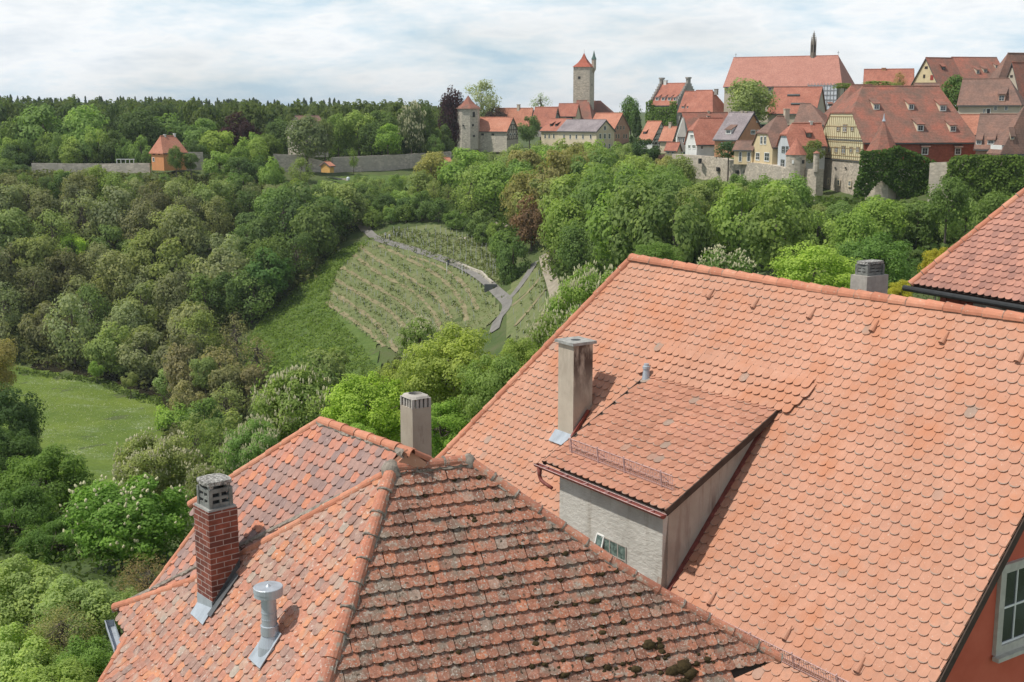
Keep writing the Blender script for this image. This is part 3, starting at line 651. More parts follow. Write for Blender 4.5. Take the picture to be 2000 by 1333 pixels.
# the slope hidden beyond the right hip
A4 = onA(1520, 1285); hz2 = az(56); 
dD = az(68) * math.cos(R(52)) - Z * math.sin(R(52)); mb.prism([A2 - Z * .05, onA(1200, 1101) - Z * .05, onA(1200, 1101) + dD * .9 - Z * .05, A2 + dD * 1.8 - Z * .05], -Z * .08)
mb.build('roof_boarding', 'under_roof', ws)
# small steep slope at the bottom left
E1, E2 = onB(247, 1250), onB(345, 1352); E3 = U(190, 1345, 16.55)
nE = nz(np.cross(E2 - E1, E3 - E1)); nE = nE * np.sign(nE[2]); eE = nz(np.cross(Z, nE)); uE = np.cross(nE, eE); uE = uE * np.sign(uE[2])
def onE(x, y): return onp(x, y, E1, nE)
pE = flat(onE, [(247, 1248), (345, 1350), (350, 1420), (150, 1420), (190, 1345)], E1, eE, uE)
mb = MB(); tiles(mb, E1, eE, uE, nE, pE, 0.15, 0.17, 0.28, 0.015, 0.034, 0.40, 0.012, 51)
es = mb.build('lower_slope', 'tile_old', old)
mb = MB(); mb.prism([E1 + eE * r + uE * s - nE * .02 for r, s in pE], -nE * .09); mb.build('roof_boarding', 'under_roof', es)
# ridges and hips
RM = ['ridge_old', 'mortar']
hp = MB(); ridge_line(hp, hp, [A3b, A1 + nA * .01], nz(nA + nB), .092, .335, 5, .012, True)
bedding(hp, (A1, A3b), nz(-uA * .1 + eA), nA, .13, 3); bedding(hp, (A1, A3b), nz(-eB), nB, .10, 6); hipt = hp.build('hip_tiles', RM, old)
hp = MB(); ridge_line(hp, hp, [A1 - eA * .03, A2 + eA * .05], Z, .082, .36, 6, .012, True); bedding(hp, (A1, A2), -uA, nA, .12, 4); hp.build('ridge_tiles', RM, old)
AM = [onA(1330, 1180), onA(1200, 1101), onA(1060, 1003)]
hp = MB(); ridge_line(hp, hp, [A4 + nz(A4 - A2) * .02] + AM + [A2], nz(nA + V(.5, .3, .8)), .075, .37, 7, .012, True)
bedding(hp, (A2, AM[1]), nz(-eA - uA * .25), nA, .11, 5); bedding(hp, (AM[1], A4), nz(-eA - uA * .25), nA, .11, 5); hp.build('hip_tiles', RM, old)
# mortar lump where the ridges meet
for P, q in ((A1, .12), (A2, .10)):
    mo = MB(); vs = []; rg = random.Random(2)
    for a in range(4):
        for t in range(10):
            th = 2 * math.pi * t / 10; rr = q * (1.1, 1.05, .75, .3)[a] * (.88 + rg.random() * .24); vs.append(P + V(math.cos(th) * rr, math.sin(th) * rr, q * (-.7, .1, .65, .95)[a]))
    mo.add(vs, [[a * 10 + t, a * 10 + (t + 1) % 10, a * 10 + 10 + (t + 1) % 10, a * 10 + 10 + t] for a in range(3) for t in range(10)] + [[30 + t for t in range(10)]], 0, .5)
    mo.build('mortar', 'mortar', hipt, True)
RM = ['ridge_new', 'mortar']
hp = MB(); mo = hp; ridge_line(hp, mo, [BB, onC(388, 1131), onC(480, 1081), TB], nz(nC + nB), .066, .40, 8, .008); bedding(hp, (BB, TB), -uB_, nB, .09, 7); hp.build('hip_tiles', RM, old)
hp = MB(); mo = hp
wg = MB(); wg.prism([cR2 + Z * .03, U(832, 903, 15.66), A1 + Z * .05, onC(765, 906) + Z * .03], -Z * .06); wg.build('ridge_apron', 'tile_new', ws)
cR3 = U(836, 901, 15.85)
ridge_line(hp, mo, [cR3, onC(800, 884), cR1], Z, .072, .36, 9, .01, False); bedding(hp, (cR1, cR2), -uC, nC, .10, 8); hp.build('ridge_tiles', RM, old); hp = MB()
ridge_line(hp, mo, [onC(372, 986), cR1], nC, .062, .36, 10, .008); hp.build('verge_tiles', RM, old); hp = MB()
ridge_line(hp, mo, [onC(297, 1152), onC(388, 1027)], nC, .05, .36, 11, .008); hp.build('verge_tiles', RM, old); hp = MB()
ridge_line(hp, mo, [onE(175, 1370), onE(192, 1345), E1], nz(nE + V(-.5, 0, .5)), .058, .36, 12, .008)
hp.build('hip_tiles', RM, old)
# brick chimney
wl = solve_x(cBase, eBk, 387 + 3); wr_ = solve_x(cBase, gBk, 474)
bh = z_at(cBase, 1003) - cBase[2]; CBt = cBase + Z * bh
wl, wr_ = .46, .44
mb = MB(); shaft(mb, cBase - Z * .5, .5 + bh, wl, wr_, eBk, gBk); bch = mb.build('brick_chimney', 'brick', old); add_uv_box(bch, eBk, gBk)
mb = MB(); mb.prism([CBt + (eBk + gBk) * .01, CBt + eBk * (wl - .01) + gBk * .01, CBt + eBk * (wl - .01) + gBk * (wr_ - .01), CBt + gBk * (wr_ - .01) + eBk * .01], Z * .03); mb.build('mortar_bed', 'concrete', bch)
cowl(bch, CBt + Z * .03, wl, wr_, eBk, gBk, .27, .03, .055, .045, .055, .13)
def BP(r, s, h=0.): return A1 + eB * r + uB_ * s + nB * h
mb = MB()
mb.prism([BP(cr_ - .02, cs_ - .20, .045), BP(cr_ + .46, cs_ - .20, .045), BP(cr_ + .46, cs_ + .06, .05), BP(cr_ - .02, cs_ + .06, .05)], nB * .008)
a, b = cBase - gBk * .005 - Z * .02, cBase + eBk * wl - gBk * .005
mb.prism([cBase - gBk * .012 - Z * .05, cBase + eBk * wl - gBk * .012 - Z * .05, cBase + eBk * wl - gBk * .012 + Z * .17, cBase - gBk * .012 + Z * .17], gBk * .010, 1)
rt_b = cBase + gBk * wr_; rz = ((rt_b - A1) @ nB); lift = -rz / nB[2]
mb.prism([cBase - eBk * .012 - Z * .06, cBase - eBk * .012 + Z * .15, rt_b - eBk * .012 + Z * (lift + .15), rt_b - eBk * .012 + Z * (lift - .06)], eBk * .010, 2)
mb.prism([BP(cr_ - .10, cs_ - .05, .05), BP(cr_ + .0, cs_ - .05, .06), BP(cr_ + .0 - .05, cs_ + .62, .06), BP(cr_ - .13, cs_ + .62, .05)], nB * .01, 2)
mb.build('flashing', ['zinc', 'zinc', 'zinc_dark'], bch)
# zinc vent pipe with a round cap
pb = onB(528, 1262); mb = MB(); pr = .098
mb.tube([pb - Z * .15, pb + Z * .02, pb + Z * .16, pb + Z * .17, pb + Z * .29, pb + Z * .295], [.17, .15, .105, .115, .115, .1], 24)
ph = z_at(pb, 1163) - pb[2]
mb.tube([pb + Z * .29, pb + Z * (ph * .55)], pr, 24); mb.tube([pb + Z * (ph * .55), pb + Z * ph], pr * .985, 24)
for k in (.42, .55, .68): mb.tube([pb + Z * (ph * k - .006), pb + Z * (ph * k + .006)], pr * 1.03, 24)
vpi = mb.build('vent_pipe', 'zinc', old)
mb = MB(); mb.tube([pb + Z * (ph - .02), pb + Z * (ph + .0), pb + Z * (ph + .05), pb + Z * (ph + .052), pb + Z * (ph + .115), pb + Z * (ph + .122)], [pr * 1.05, pr * 1.86, pr * 1.86, pr * 1.92, pr * 1.92, pr * 1.84], 28)
mb.tube([pb + Z * (ph + .12), pb + Z * (ph + .15)], [pr * .4, .01], 12); mb.build('pipe_cap', 'zinc', vpi)
mb = MB(); mb.prism([BP(vr_ - .17, vs_ - .24, .05), BP(vr_ + .20, vs_ - .24, .05), BP(vr_ + .18, vs_ + .26, .05), BP(vr_ - .16, vs_ + .26, .05)], nB * .012); mb.build('flashing', 'zinc', vpi)
# rendered chimney behind the wing ridge
c3 = U(807, 900, 19.0) - Z * 1.6; mb = MB(); h3 = z_at(c3, 800) - c3[2]; wl3 = solve_x(c3, -e1, 786.5); wr3 = solve_x(c3, gg, 845.5)
shaft(mb, c3, h3, wl3, wr3, -e1, gg); c3o = mb.build('chimney', 'render_chimney', old)
mb = MB(); t = c3 + Z * h3; cn = [t, t - e1 * wl3, t - e1 * wl3 + gg * wr3, t + gg * wr3]; ct = sum(cn) / 4; hh = z_at(t, 782) - t[2]
for i in range(4):
    p, q = cn[i], cn[(i + 1) % 4]
    for k in range(4):
        P = p + (q - p) * k / 4; P = P + nz(ct - P) * .03; mb.box(P + Z * hh / 2, -e1 * .022, gg * .022, Z * hh / 2)
mb.box(ct + Z * hh / 2, -e1 * (wl3 / 2 - .1), gg * (wr3 / 2 - .1), Z * hh * .49, 1)
n = 24; ro = [ct + Z * hh + (p_ if False else 0) for p_ in range(1)]
outr = []; inr = []
for i in range(n):
    th = 2 * math.pi * i / n; k = min(1 / max(abs(math.cos(th)), 1e-6), 1 / max(abs(math.sin(th)), 1e-6)); k = min(k, 1.18)
    outr.append(ct + Z * hh - e1 * math.cos(th) * k * (wl3 / 2 + .012) + gg * math.sin(th) * k * (wr3 / 2 + .012)); inr.append(ct + Z * hh - e1 * math.cos(th) * .115 + gg * math.sin(th) * .115)
vs = outr + [p + Z * .05 - nz(p - ct) * .03 for p in outr] + [p + Z * .055 for p in inr] + [p - Z * .08 for p in inr]
mb.add(vs, [[i, (i + 1) % n, n + (i + 1) % n, n + i] for i in range(n)] + [[n + i, n + (i + 1) % n, 2 * n + (i + 1) % n, 2 * n + i] for i in range(n)] + [[2 * n + i, 2 * n + (i + 1) % n, 3 * n + (i + 1) % n, 3 * n + i] for i in range(n)], 0)
mb.build('chimney_cap', ['concrete_pale', 'dark_metal'], c3o)
# gutter corner at the left eaves and walls of the old house
ga, gb = BB - Z * .12 - nz(V(nB[0], nB[1], 0)) * -.05, E1 - Z * .12 - nz(V(nB[0], nB[1], 0)) * -.05
on_ = nz(V(nB[0], nB[1], 0)); d = nz(gb - ga); vs = []
for P in (ga + d * .12, gb - d * .0):
    for x_, z_ in ((0, 0), (.0, -.10), (.13, -.10), (.13, .02), (.145, .02)): vs.append(P + on_ * x_ + Z * z_)
mb = MB(); mb.add(vs, [[j, j + 1, 6 + j, 5 + j] for j in range(4)] + [[0, 1, 2, 3, 4], [9, 8, 7, 6, 5]]); mb.build('gutter', 'zinc', old)
mb = MB(); ins = lambda P, c, k: P + (c - P) * k
cor = [onB(248, 1225), onC(378, 1010), onC(625, 822) - hz * 0 - Z * 1.2, A2 - Z * 2.2, A4 + V(-.3, .6, -.2), onA(1400, 1340), onA(640, 1400)]
cen = sum(cor) / len(cor); cor = [V(*(ins(p, cen, .10)[:2]), min(-7.9, p[2] - .8)) for p in cor]
zt = -7.95
cor = [V(p[0], p[1], zt) for p in cor]
mb.prism(cor, -Z * 9); mb.build('wall', 'pl_beige', old)

# ---------------------------------------------------------------- brown-roofed house at the right edge
eR = az(-27); eR = -eR; PR = U(1785, 557, 27.0)
gR = V(-eR[1], eR[0], 0); gR = gR if gR @ V(1, 1, 0) > 0 else -gR
uR = gR * math.cos(R(48)) + Z * math.sin(R(48)); nRR = nz(np.cross(eR, uR)); nRR = nRR * np.sign(nRR[2])
def onR(x, y): return onp(x, y, PR, nRR)
br = empty('brown_roofed_house', PR + eR * 3 + gR * 3 - Z * 8, 'brown tiled house with dark red timber wall, right edge beyond the long orange roof', 'house')
topR = onR(1998, 380); sT = (topR - PR) @ uR; rT = (topR - PR) @ eR
pR = [(-.12, 0), (9, 0), (9, sT + 1.6), ((rT) * (1 + 1.6 / sT), sT + 1.6)]
mb = MB(); tiles(mb, PR, eR, uR, nRR, pR, 0.18, 0.165, 0.29, 0.014, 0.04, 0.36, 0.006, 61)
bro = mb.build('roof', 'tile_brown', br)
mb = MB(); mb.prism([PR + eR * r + uR * s - nRR * .02 for r, s in pR], -nRR * .08); mb.build('roof_boarding', 'under_roof', bro)
hp = MB(); mo = hp; hb = PR + eR * pR[3][0] + uR * pR[3][1]
ridge_line(hp, mo, [PR - eR * .1, hb], nRR, .085, .36, 13, .006, True, 0, .5); hp.build('hip_tiles', ['ridge_new', 'mortar'], bro)
mb = MB(); a, b = PR - eR * .25 - uR * .06, PR + eR * 9 - uR * .06; mb.tube([a - Z * .05, b - Z * .05], .065, 10); mb.build('gutter', 'dark_metal', br)
# wall under the eaves, set back; left part boarded red, right part open bays between posts
q0 = PR + gR * .45 + eR * .35 - Z * .15; bt_ = -16.
mb = MB(); mb.prism([q0, q0 + eR * 8.5, q0 + eR * 8.5 + gR * 6, q0 + gR * 6], Z * (-7.)); mb.build('wall', 'coral_wall', br)
bd = MB()
for i in range(13): bd.box(q0 + eR * (.12 + i * .19) - gR * .015 - Z * .45, eR * .085, gR * .012, Z * .40)
bd.build('boarding', 'far_steep_red', br)
for x0 in (1905, 1962):
    t = solve_x(q0, eR, x0); window(br, q0 + eR * t - Z * .95 - gR * .01, eR, -gR, 1.0, .85, .09, 2, 1, 'stone_frame', 'dark_wood', 'glass', False)
# ---------------------------------------------------------------- terrain
# control points: picture column, picture row, distance ahead
TP = [ # castle garden plateau and its foot
 (60, 336, 354), (180, 336, 357), (300, 336, 354), (420, 328, 362), (540, 334, 366), (640, 336, 374), (760, 328, 394), (870, 318, 410), (560, 300, 420), (300, 300, 430), (100, 300, 430), (780, 295, 450), (950, 292, 440),
 (60, 350, 343), (180, 350, 345), (300, 348, 343), (420, 350, 348),
 # wooded slope down to the river
 (0, 480, 305), (200, 480, 308), (400, 470, 312), (560, 440, 318), (0, 600, 280), (200, 600, 283), (400, 590, 284), (520, 540, 290), (640, 480, 296), (60, 715, 262), (200, 740, 256), (310, 778, 246),
 # meadow
 (40, 730, 257), (180, 745, 252), (300, 790, 238), (320, 850, 216), (200, 870, 208), (100, 800, 232), (60, 860, 212), (400, 850, 216), (460, 900, 200),
 # grass slope and vineyard hill
 (470, 680, 256), (520, 700, 246), (600, 620, 262), (690, 500, 286), (720, 462, 296), (760, 470, 294), (640, 600, 262), (700, 640, 246), (740, 672, 236), (560, 780, 222), (650, 720, 230), (830, 560, 262), (900, 640, 236),
 (975, 580, 246), (940, 620, 240), (990, 610, 238), (880, 510, 274), (960, 520, 266), (900, 470, 282), (800, 430, 300), (980, 470, 276), (1020, 560, 240), (1010, 640, 222), (1080, 560, 222), (1060, 620, 212), (1090, 520, 232),
 # garden above
 (560, 365, 345), (640, 385, 340), (700, 350, 362), (640, 340, 365), (720, 400, 330), (680, 410, 324), (800, 360, 360), (850, 390, 330), (860, 410, 318),
 # ridge of the town and the slope below it
 (950, 330, 400), (1000, 380, 330), (1000, 430, 296), (1060, 450, 270), (1100, 340, 370), (1200, 320, 360), (1150, 400, 290), (1250, 360, 310), (1200, 460, 230), (1330, 350, 290), (1330, 420, 230), (1450, 380, 262), (1590, 395, 236), (1700, 400, 224), (1830, 410, 210), (2000, 425, 195), (1400, 460, 190), (1600, 480, 150), (1850, 490, 140), (1300, 520, 170)]
XYZ = [U(x, y, Y) for x, y, Y in TP]
XYZ += [V(*p) for p in [(-160, 250, -55), (-200, 300, -40), (-110, 180, -55), (-60, 165, -54), (-20, 150, -50), (-150, 120, -54), (-50, 112, -40), (-85, 100, -47), (-20, 90, -28.5), (-35, 100, -34), (-8, 82, -25), (5, 75, -21), (22, 92, -20.5), (36, 95, -19), (-45, 80, -31), (-60, 60, -29), (0, 120, -38),
 (0, 16, -15.8), (10, 22, -15.8), (-12, 20, -16), (-10, 30, -16.8), (-16, 40, -18.5), (-22, 55, -21.5), (-30, 75, -26), (0, 40, -17.5), (0, 70, -22), (0, 100, -31), (20, 30, -16), (22, 60, -17), (25, 110, -27), (10, 140, -42), (45, 140, -33), (60, 60, -18), (70, 110, -25),
 (0, -30, -14), (60, -30, -12), (-60, -30, -22), (-60, 20, -26), (-100, 60, -42), (60, 20, -13), (110, 60, -14),
 (30, 175, -36), (0, 185, -45), (70, 175, -28), (60, 300, -10), (80, 270, -8.5), (100, 230, -7.5), (120, 330, -5), (60, 400, -5), (20, 460, -12), (140, 450, -3), (-20, 520, -13), (-180, 500, -13), (-260, 400, -15), (-220, 700, -8), (0, 700, -12), (200, 600, -3), (300, 300, -4), (-400, 1100, 0), (0, 1100, -4), (300, 1100, -2), (-700, 1600, 4), (0, 1800, 0), (700, 1600, 0), (-900, 900, 0), (900, 900, 0), (-500, 300, -20), (-400, 120, -40), (500, 120, -5), (400, 0, -8), (-200, -60, -30), (0, 3000, 0), (-1500, 2800, 4), (1500, 2800, 0)]]
PTS = np.array(XYZ); CK = 14.0
def _phi(a, b): return np.sqrt(((a[:, None, :] - b[None, :, :]) ** 2).sum(-1) + CK ** 2)
A_ = _phi(PTS[:, :2], PTS[:, :2]); n_ = len(PTS); Pm = np.hstack([np.ones((n_, 1)), PTS[:, :2]])
WT = np.linalg.solve(np.block([[A_ - np.eye(n_) * 1.2, Pm], [Pm.T, np.zeros((3, 3))]]), np.concatenate([PTS[:, 2], np.zeros(3)]))
def H(xy):
    xy = np.atleast_2d(np.array(xy, float))[:, :2]; o = np.empty(len(xy))
    for i in range(0, len(xy), 20000):
        q = xy[i:i + 20000]; o[i:i + 20000] = _phi(q, PTS[:, :2]) @ WT[:n_] + WT[n_] + q @ WT[n_ + 1:]
    return o
def h1(x, y): return float(H([[x, y]])[0])
TS = np.arange(25, 700, 1.0)
def G(px, py):                                   # where the line of sight meets the ground
    r = ray(px, py); r = r / r[1]; P = TS[:, None] * r[None, :]; d = P[:, 2] - H(P)
    k = np.argmax(d < 0)
    if d[k] >= 0: k = len(TS) - 1
    a, b = TS[k - 1], TS[k]; fa, fb = d[k - 1], d[k]; t = a + (b - a) * fa / (fa - fb) if fa != fb else b
    return r * t
ny, nx = 240, 220
ys = np.concatenate([np.linspace(-60, 420, 180), 420 + (np.linspace(0, 1, 61)[1:] ** 2.2) * 5200])
ss_ = np.linspace(-1, 1, nx); gx = np.array([[s * (110 + max(y, 0) * .72) for s in ss_] for y in ys]); gy = np.repeat(ys[:, None], nx, 1)
gz = H(np.stack([gx.ravel(), gy.ravel()], 1)).reshape(gx.shape); gz[gy > 2600] = np.minimum(gz[gy > 2600], 2)
rgn = np.random.RandomState(1); gz += rgn.normal(0, .12, gz.shape)
def grid_mesh(name, X, Y, Zv, mats, keep=None):
    a, b = X.shape; idx = np.arange(a * b).reshape(a, b)
    q = np.stack([idx[:-1, :-1], idx[:-1, 1:], idx[1:, 1:], idx[1:, :-1]], -1).reshape(-1, 4)
    if keep is not None: q = q[keep.ravel()]
    vs = np.stack([X.ravel(), Y.ravel(), Zv.ravel()], 1)
    if keep is not None:
        used = np.unique(q); mp_ = -np.ones(len(vs), int); mp_[used] = np.arange(len(used)); vs = vs[used]; q = mp_[q]
    return fast_mesh(name, vs, q, mats)
def fast_mesh(name, vs, q, mats, va=None, smooth=True, mi=None):
    me = bpy.data.meshes.new(name); k = q.shape[1]
    me.vertices.add(len(vs)); me.vertices.foreach_set('co', np.ascontiguousarray(vs, dtype=np.float32).ravel())
    me.loops.add(q.size); me.loops.foreach_set('vertex_index', np.ascontiguousarray(q, dtype=np.int32).ravel())
    me.polygons.add(len(q)); me.polygons.foreach_set('loop_start', np.arange(0, q.size, k, dtype=np.int32)); me.polygons.foreach_set('loop_total', np.full(len(q), k, np.int32))
    if smooth: me.polygons.foreach_set('use_smooth', np.ones(len(q), bool))
    if mi is not None: me.polygons.foreach_set('material_index', np.ascontiguousarray(mi, dtype=np.int32))
    for m in ([mats] if isinstance(mats, str) else mats): me.materials.append(mat(m))
    if va is not None: at = me.attributes.new('v', 'FLOAT', 'FACE'); at.data.foreach_set('value', np.ascontiguousarray(va, dtype=np.float32))
    me.update(); me.validate(); return me
def mobj(name, me, parent=None, loc=(0, 0, 0)):
    o = bpy.data.objects.new(name, me); COL.objects.link(o); o.parent = parent; o.location = loc; return o
tag(mobj('ground', grid_mesh('ground', gx, gy, gz, 'grass_ground')), 'green sloping ground of the valley', None, None, 'structure')
def projv(P):
    fw = P[:, 1] * cp - P[:, 2] * sp; up = P[:, 1] * sp + P[:, 2] * cp
    return CX + F * P[:, 0] / fw, CY - F * up / fw
def patch(name, poly, mat_, label, cell=.8, off=.22, amp=0.05, kind='structure', cat=None):
    g = [G(x, y) for x, y in poly]; xs = [p[0] for p in g]; yy = [p[1] for p in g]
    X, Y = np.meshgrid(np.arange(min(xs) - 2, max(xs) + 2, cell), np.arange(min(yy) - 2, max(yy) + 2, cell))
    Zv = H(np.stack([X.ravel(), Y.ravel()], 1)).reshape(X.shape) + off
    cxy = [(p[0], p[1]) for p in g]
    cX, cY = X[:-1, :-1] + cell / 2, Y[:-1, :-1] + cell / 2
    keep = np.zeros(cX.shape, bool)
    n = len(cxy); j = n - 1
    for i in range(n):
        xi, yi = cxy[i]; xj, yj = cxy[j]
        cond = ((yi > cY) != (yj > cY)) & (cX < (xj - xi) * (cY - yi) / (yj - yi + 1e-9) + xi); keep ^= cond; j = i
    Zv = Zv + np.random.RandomState(3).normal(0, amp, Zv.shape)
    return tag(mobj(name, grid_mesh(name, X, Y, Zv, mat_, keep)), label, cat, None, kind)
patch('meadow', [(20, 700), (60, 722), (200, 741), (310, 778), (322, 800), (330, 850), (400, 900), (330, 960), (150, 960), (60, 900), (0, 860), (0, 700)], 'meadow_grass', 'bright green flat meadow with white flowers beside the river', .8, .2)
patch('grass_slope', [(735, 464), (650, 500), (590, 560), (520, 618), (470, 680), (520, 800), (640, 800), (745, 740), (735, 672), (640, 600), (650, 540), (700, 490)], 'slope_grass', 'steep bright green grass slope between woods and vineyard', .9, .22, .14)
patch('vineyard_ground', [(735, 464), (700, 485), (655, 540), (632, 590), (680, 630), (745, 680), (900, 680), (980, 612), (968, 588), (930, 548), (870, 515), (800, 490)], 'vineyard_grass', 'terraced pale green vineyard slope', .8, .24, .08)
patch('upper_vineyard_ground', [(735, 462), (800, 488), (930, 535), (972, 552), (985, 500), (970, 470), (930, 468), (850, 440), (780, 448)], 'vineyard_grass', 'upper vineyard strip above the path', .8, .22, .1)
patch('side_vineyard_ground', [(995, 560), (985, 640), (1010, 700), (1060, 690), (1075, 600), (1060, 540), (1045, 520)], 'vineyard_grass', 'small vineyard strip right of the path fork', .8, .22, .08)
patch('orchard_grass', [(640, 350), (700, 342), (830, 345), (840, 360), (760, 385), (690, 372)], 'slope_grass', 'grass between the fruit trees below the garden wall', 1.0, .22, .08)
def dense(pts, step=1.2):
    P = [np.array(p, float) for p in pts]; out = []
    for i in range(len(P) - 1):
        p0, p1, p2, p3 = P[max(i - 1, 0)], P[i], P[i + 1], P[min(i + 2, len(P) - 1)]; n = max(2, int(np.linalg.norm(p2 - p1) / step))
        for k in range(n):
            t = k / n; out.append(.5 * ((2 * p1) + (-p0 + p2) * t + (2 * p0 - 5 * p1 + 4 * p2 - p3) * t * t + (-p0 + 3 * p1 - 3 * p2 + p3) * t ** 3))
    out.append(P[-1]); return out
def strip(px, w, off=.32, step=1.2, wob=0.0, seed=1):
    rg = random.Random(seed); g = dense([G(x, y)[:2] for x, y in px], step); vs = []
    for i, p in enumerate(g):
        d = nz(g[min(i + 1, len(g) - 1)] - g[max(i - 1, 0)]); nn = V(-d[1], d[0]); ww = w * (1 + wob * (rg.random() - .5))
        for s in (-.5, 0, .5): q = p + nn * ww * s; vs.append((q[0], q[1], 0))
    vs = np.array(vs); vs[:, 2] = H(vs) + off
    return g, vs
def strip_obj(name, px, w, mat_, label, off=.32, kind='structure', cat=None, group=None, wob=0.0, seed=1, step=1.2):
    g, vs = strip(px, w, off, step, wob, seed); q = [[3 * i + j, 3 * i + j + 1, 3 * i + 4 + j, 3 * i + 3 + j] for i in range(len(g) - 1) for j in (0, 1)]
    return tag(mobj(name, fast_mesh(name, vs, np.array(q), mat_)), label, cat, group, kind)
strip_obj('path', [(716, 452), (735, 468), (780, 482), (840, 500), (900, 522), (940, 545), (970, 572), (990, 592), (985, 612), (972, 628), (965, 650)], 2.0, 'asphalt', 'grey paved path winding down between the vineyards')
strip_obj('path', [(990, 592), (1005, 575), (1025, 548), (1045, 515)], 1.7, 'asphalt', 'path branch climbing right from the fork', .34)
strip_obj('path', [(1092, 590), (1082, 565), (1070, 530), (1062, 500)], 2.0, 'gravel', 'pale track behind the small vineyard', .33)
strip_obj('path', [(560, 366), (600, 380), (650, 398), (690, 425), (716, 452)], 2.6, 'gravel', 'earth track down past the garden walls', .3)
strip_obj('path', [(860, 408), (910, 424), (960, 438), (1000, 444)], 2.4, 'gravel', 'pale track along the hedge', .3)
strip_obj('river', [(60, 716), (200, 735), (312, 770), (345, 800)], 6, 'river', 'dark river under the trees behind the meadow', .12)
# terraces of the vineyard: bands of bare soil, each with vines on stakes
TER = [[(702, 482), (730, 505), (790, 540), (850, 580), (880, 625)], [(690, 500), (740, 536), (810, 575), (850, 620), (862, 660)],
       [(668, 525), (720, 555), (790, 598), (830, 640), (838, 670)], [(655, 548), (700, 575), (760, 610), (800, 655)], [(645, 570), (690, 600), (740, 640), (775, 690)], [(638, 592), (680, 622), (720, 650), (750, 680)],
       [(740, 482), (800, 510), (860, 545), (900, 590), (912, 635)], [(800, 502), (860, 524), (905, 558), (935, 610)]]
for i, t in enumerate(TER): strip_obj('terrace_soil', t, .85, 'soil', 'bare brown soil band on the curved vineyard terraces', .30, 'structure', None, None, 1.0, i)
for i, t in enumerate([[(1000, 600), (1030, 575), (1055, 545)], [(1005, 640), (1040, 600), (1062, 570)], [(1015, 680), (1050, 635), (1068, 600)]]): strip_obj('terrace_soil', t, 1.2, 'soil', 'bare soil band in the small right vineyard', .30, 'structure', None, None, .7, 20 + i)
def scatter_leaves(rng, P, r, size, n_each):
    k = len(P) * n_each; c = np.repeat(P, n_each, 0); d = rng.normal(size=(k, 3)); d /= np.linalg.norm(d, axis=1)[:, None]
    if np.ndim(r): r = np.repeat(r, n_each)[:, None]
    pos = c + d * r * (.45 + .55 * rng.rand(k, 1) ** .5) * np.array([1, 1, .8]); nn = d + rng.normal(size=(k, 3)) * .7 + np.array([0, 0, .35])
    return leaf_quads(rng, pos, nn, size, np.clip(np.repeat(rng.rand(len(P)), n_each) * .5 + rng.rand(k) * .5, 0, 1))
def leaf_quads(rng, pos, nn, size, va):
    k = len(pos); nn = nn / np.linalg.norm(nn, axis=1)[:, None]; t = np.cross(nn, rng.normal(size=(k, 3))); t /= np.linalg.norm(t, axis=1)[:, None]; b = np.cross(nn, t)
    s = (size * (.6 + .8 * rng.rand(k)))[:, None]; asp = .62
    vs = np.stack([pos - t * s * .5, pos + b * s * asp * .5, pos + t * s * .5, pos - b * s * asp * .5], 1).reshape(-1, 3)
    return vs, np.arange(4 * k).reshape(k, 4), va
rng = np.random.RandomState(5)
# vine rows: stakes and young shoots
sv = []; sq = []; vp_ = []; nb = 0
def stake(p, h, w):
    global nb
    x, y, z = p; sv.extend([(x - w, y - w, z - .2), (x + w, y - w, z - .2), (x + w, y + w, z - .2), (x - w, y + w, z - .2), (x - w, y - w, z + h), (x + w, y - w, z + h), (x + w, y + w, z + h), (x - w, y + w, z + h)])
    for f in ((0, 1, 5, 4), (1, 2, 6, 5), (2, 3, 7, 6), (3, 0, 4, 7), (4, 5, 6, 7)): sq.append([nb + j for j in f])
    nb += 8
def vine_line(px, dx=1.1, ofs=(0.9,)):
    g, vs = strip(px, 2.0, .2, dx)
    for i in range(len(g)):
        for o in ofs:
            a, b = vs[3 * i], vs[3 * i + 2]; p = a + (b - a) * o; p = p + np.append(rng.normal(0, .1, 2), 0); stake(p, 1.0 + rng.rand() * .3, .028)
            if rng.rand() < .45: vp_.append(p + V(0, 0, .55 + rng.rand() * .4))
for t in TER: vine_line(t, 2.8, (1.3, 2.9))
for a in range(9):
    f = a / 8; vine_line([(770 + 0 * f, 458 + 10 * f - 4), (850, 452 + 40 * f), (930, 475 + 46 * f), (968, 500 + 44 * f)], 2.0, (.5,))
for a in range(5):
    f = a / 4; vine_line([(1000 + 12 * f, 600 + 70 * f), (1035 + 8 * f, 565 + 60 * f), (1055 + 10 * f, 535 + 50 * f)], 1.6, (.5,))
st = tag(mobj('vine_stakes', fast_mesh('vine_stakes', np.array(sv), np.array(sq), 'pole_metal', None, False)), 'grey stakes of the vine rows on the terraces', None, None, 'stuff')
vs, q, va = scatter_leaves(rng, np.array(vp_), .42, .34, 16); o = tag(mobj('vine_shoots', fast_mesh('vine_shoots', vs, q, 'leaf', va)), 'young green vine shoots on the terraces', None, None, 'stuff'); o.color = (.13, .17, .045, 1)
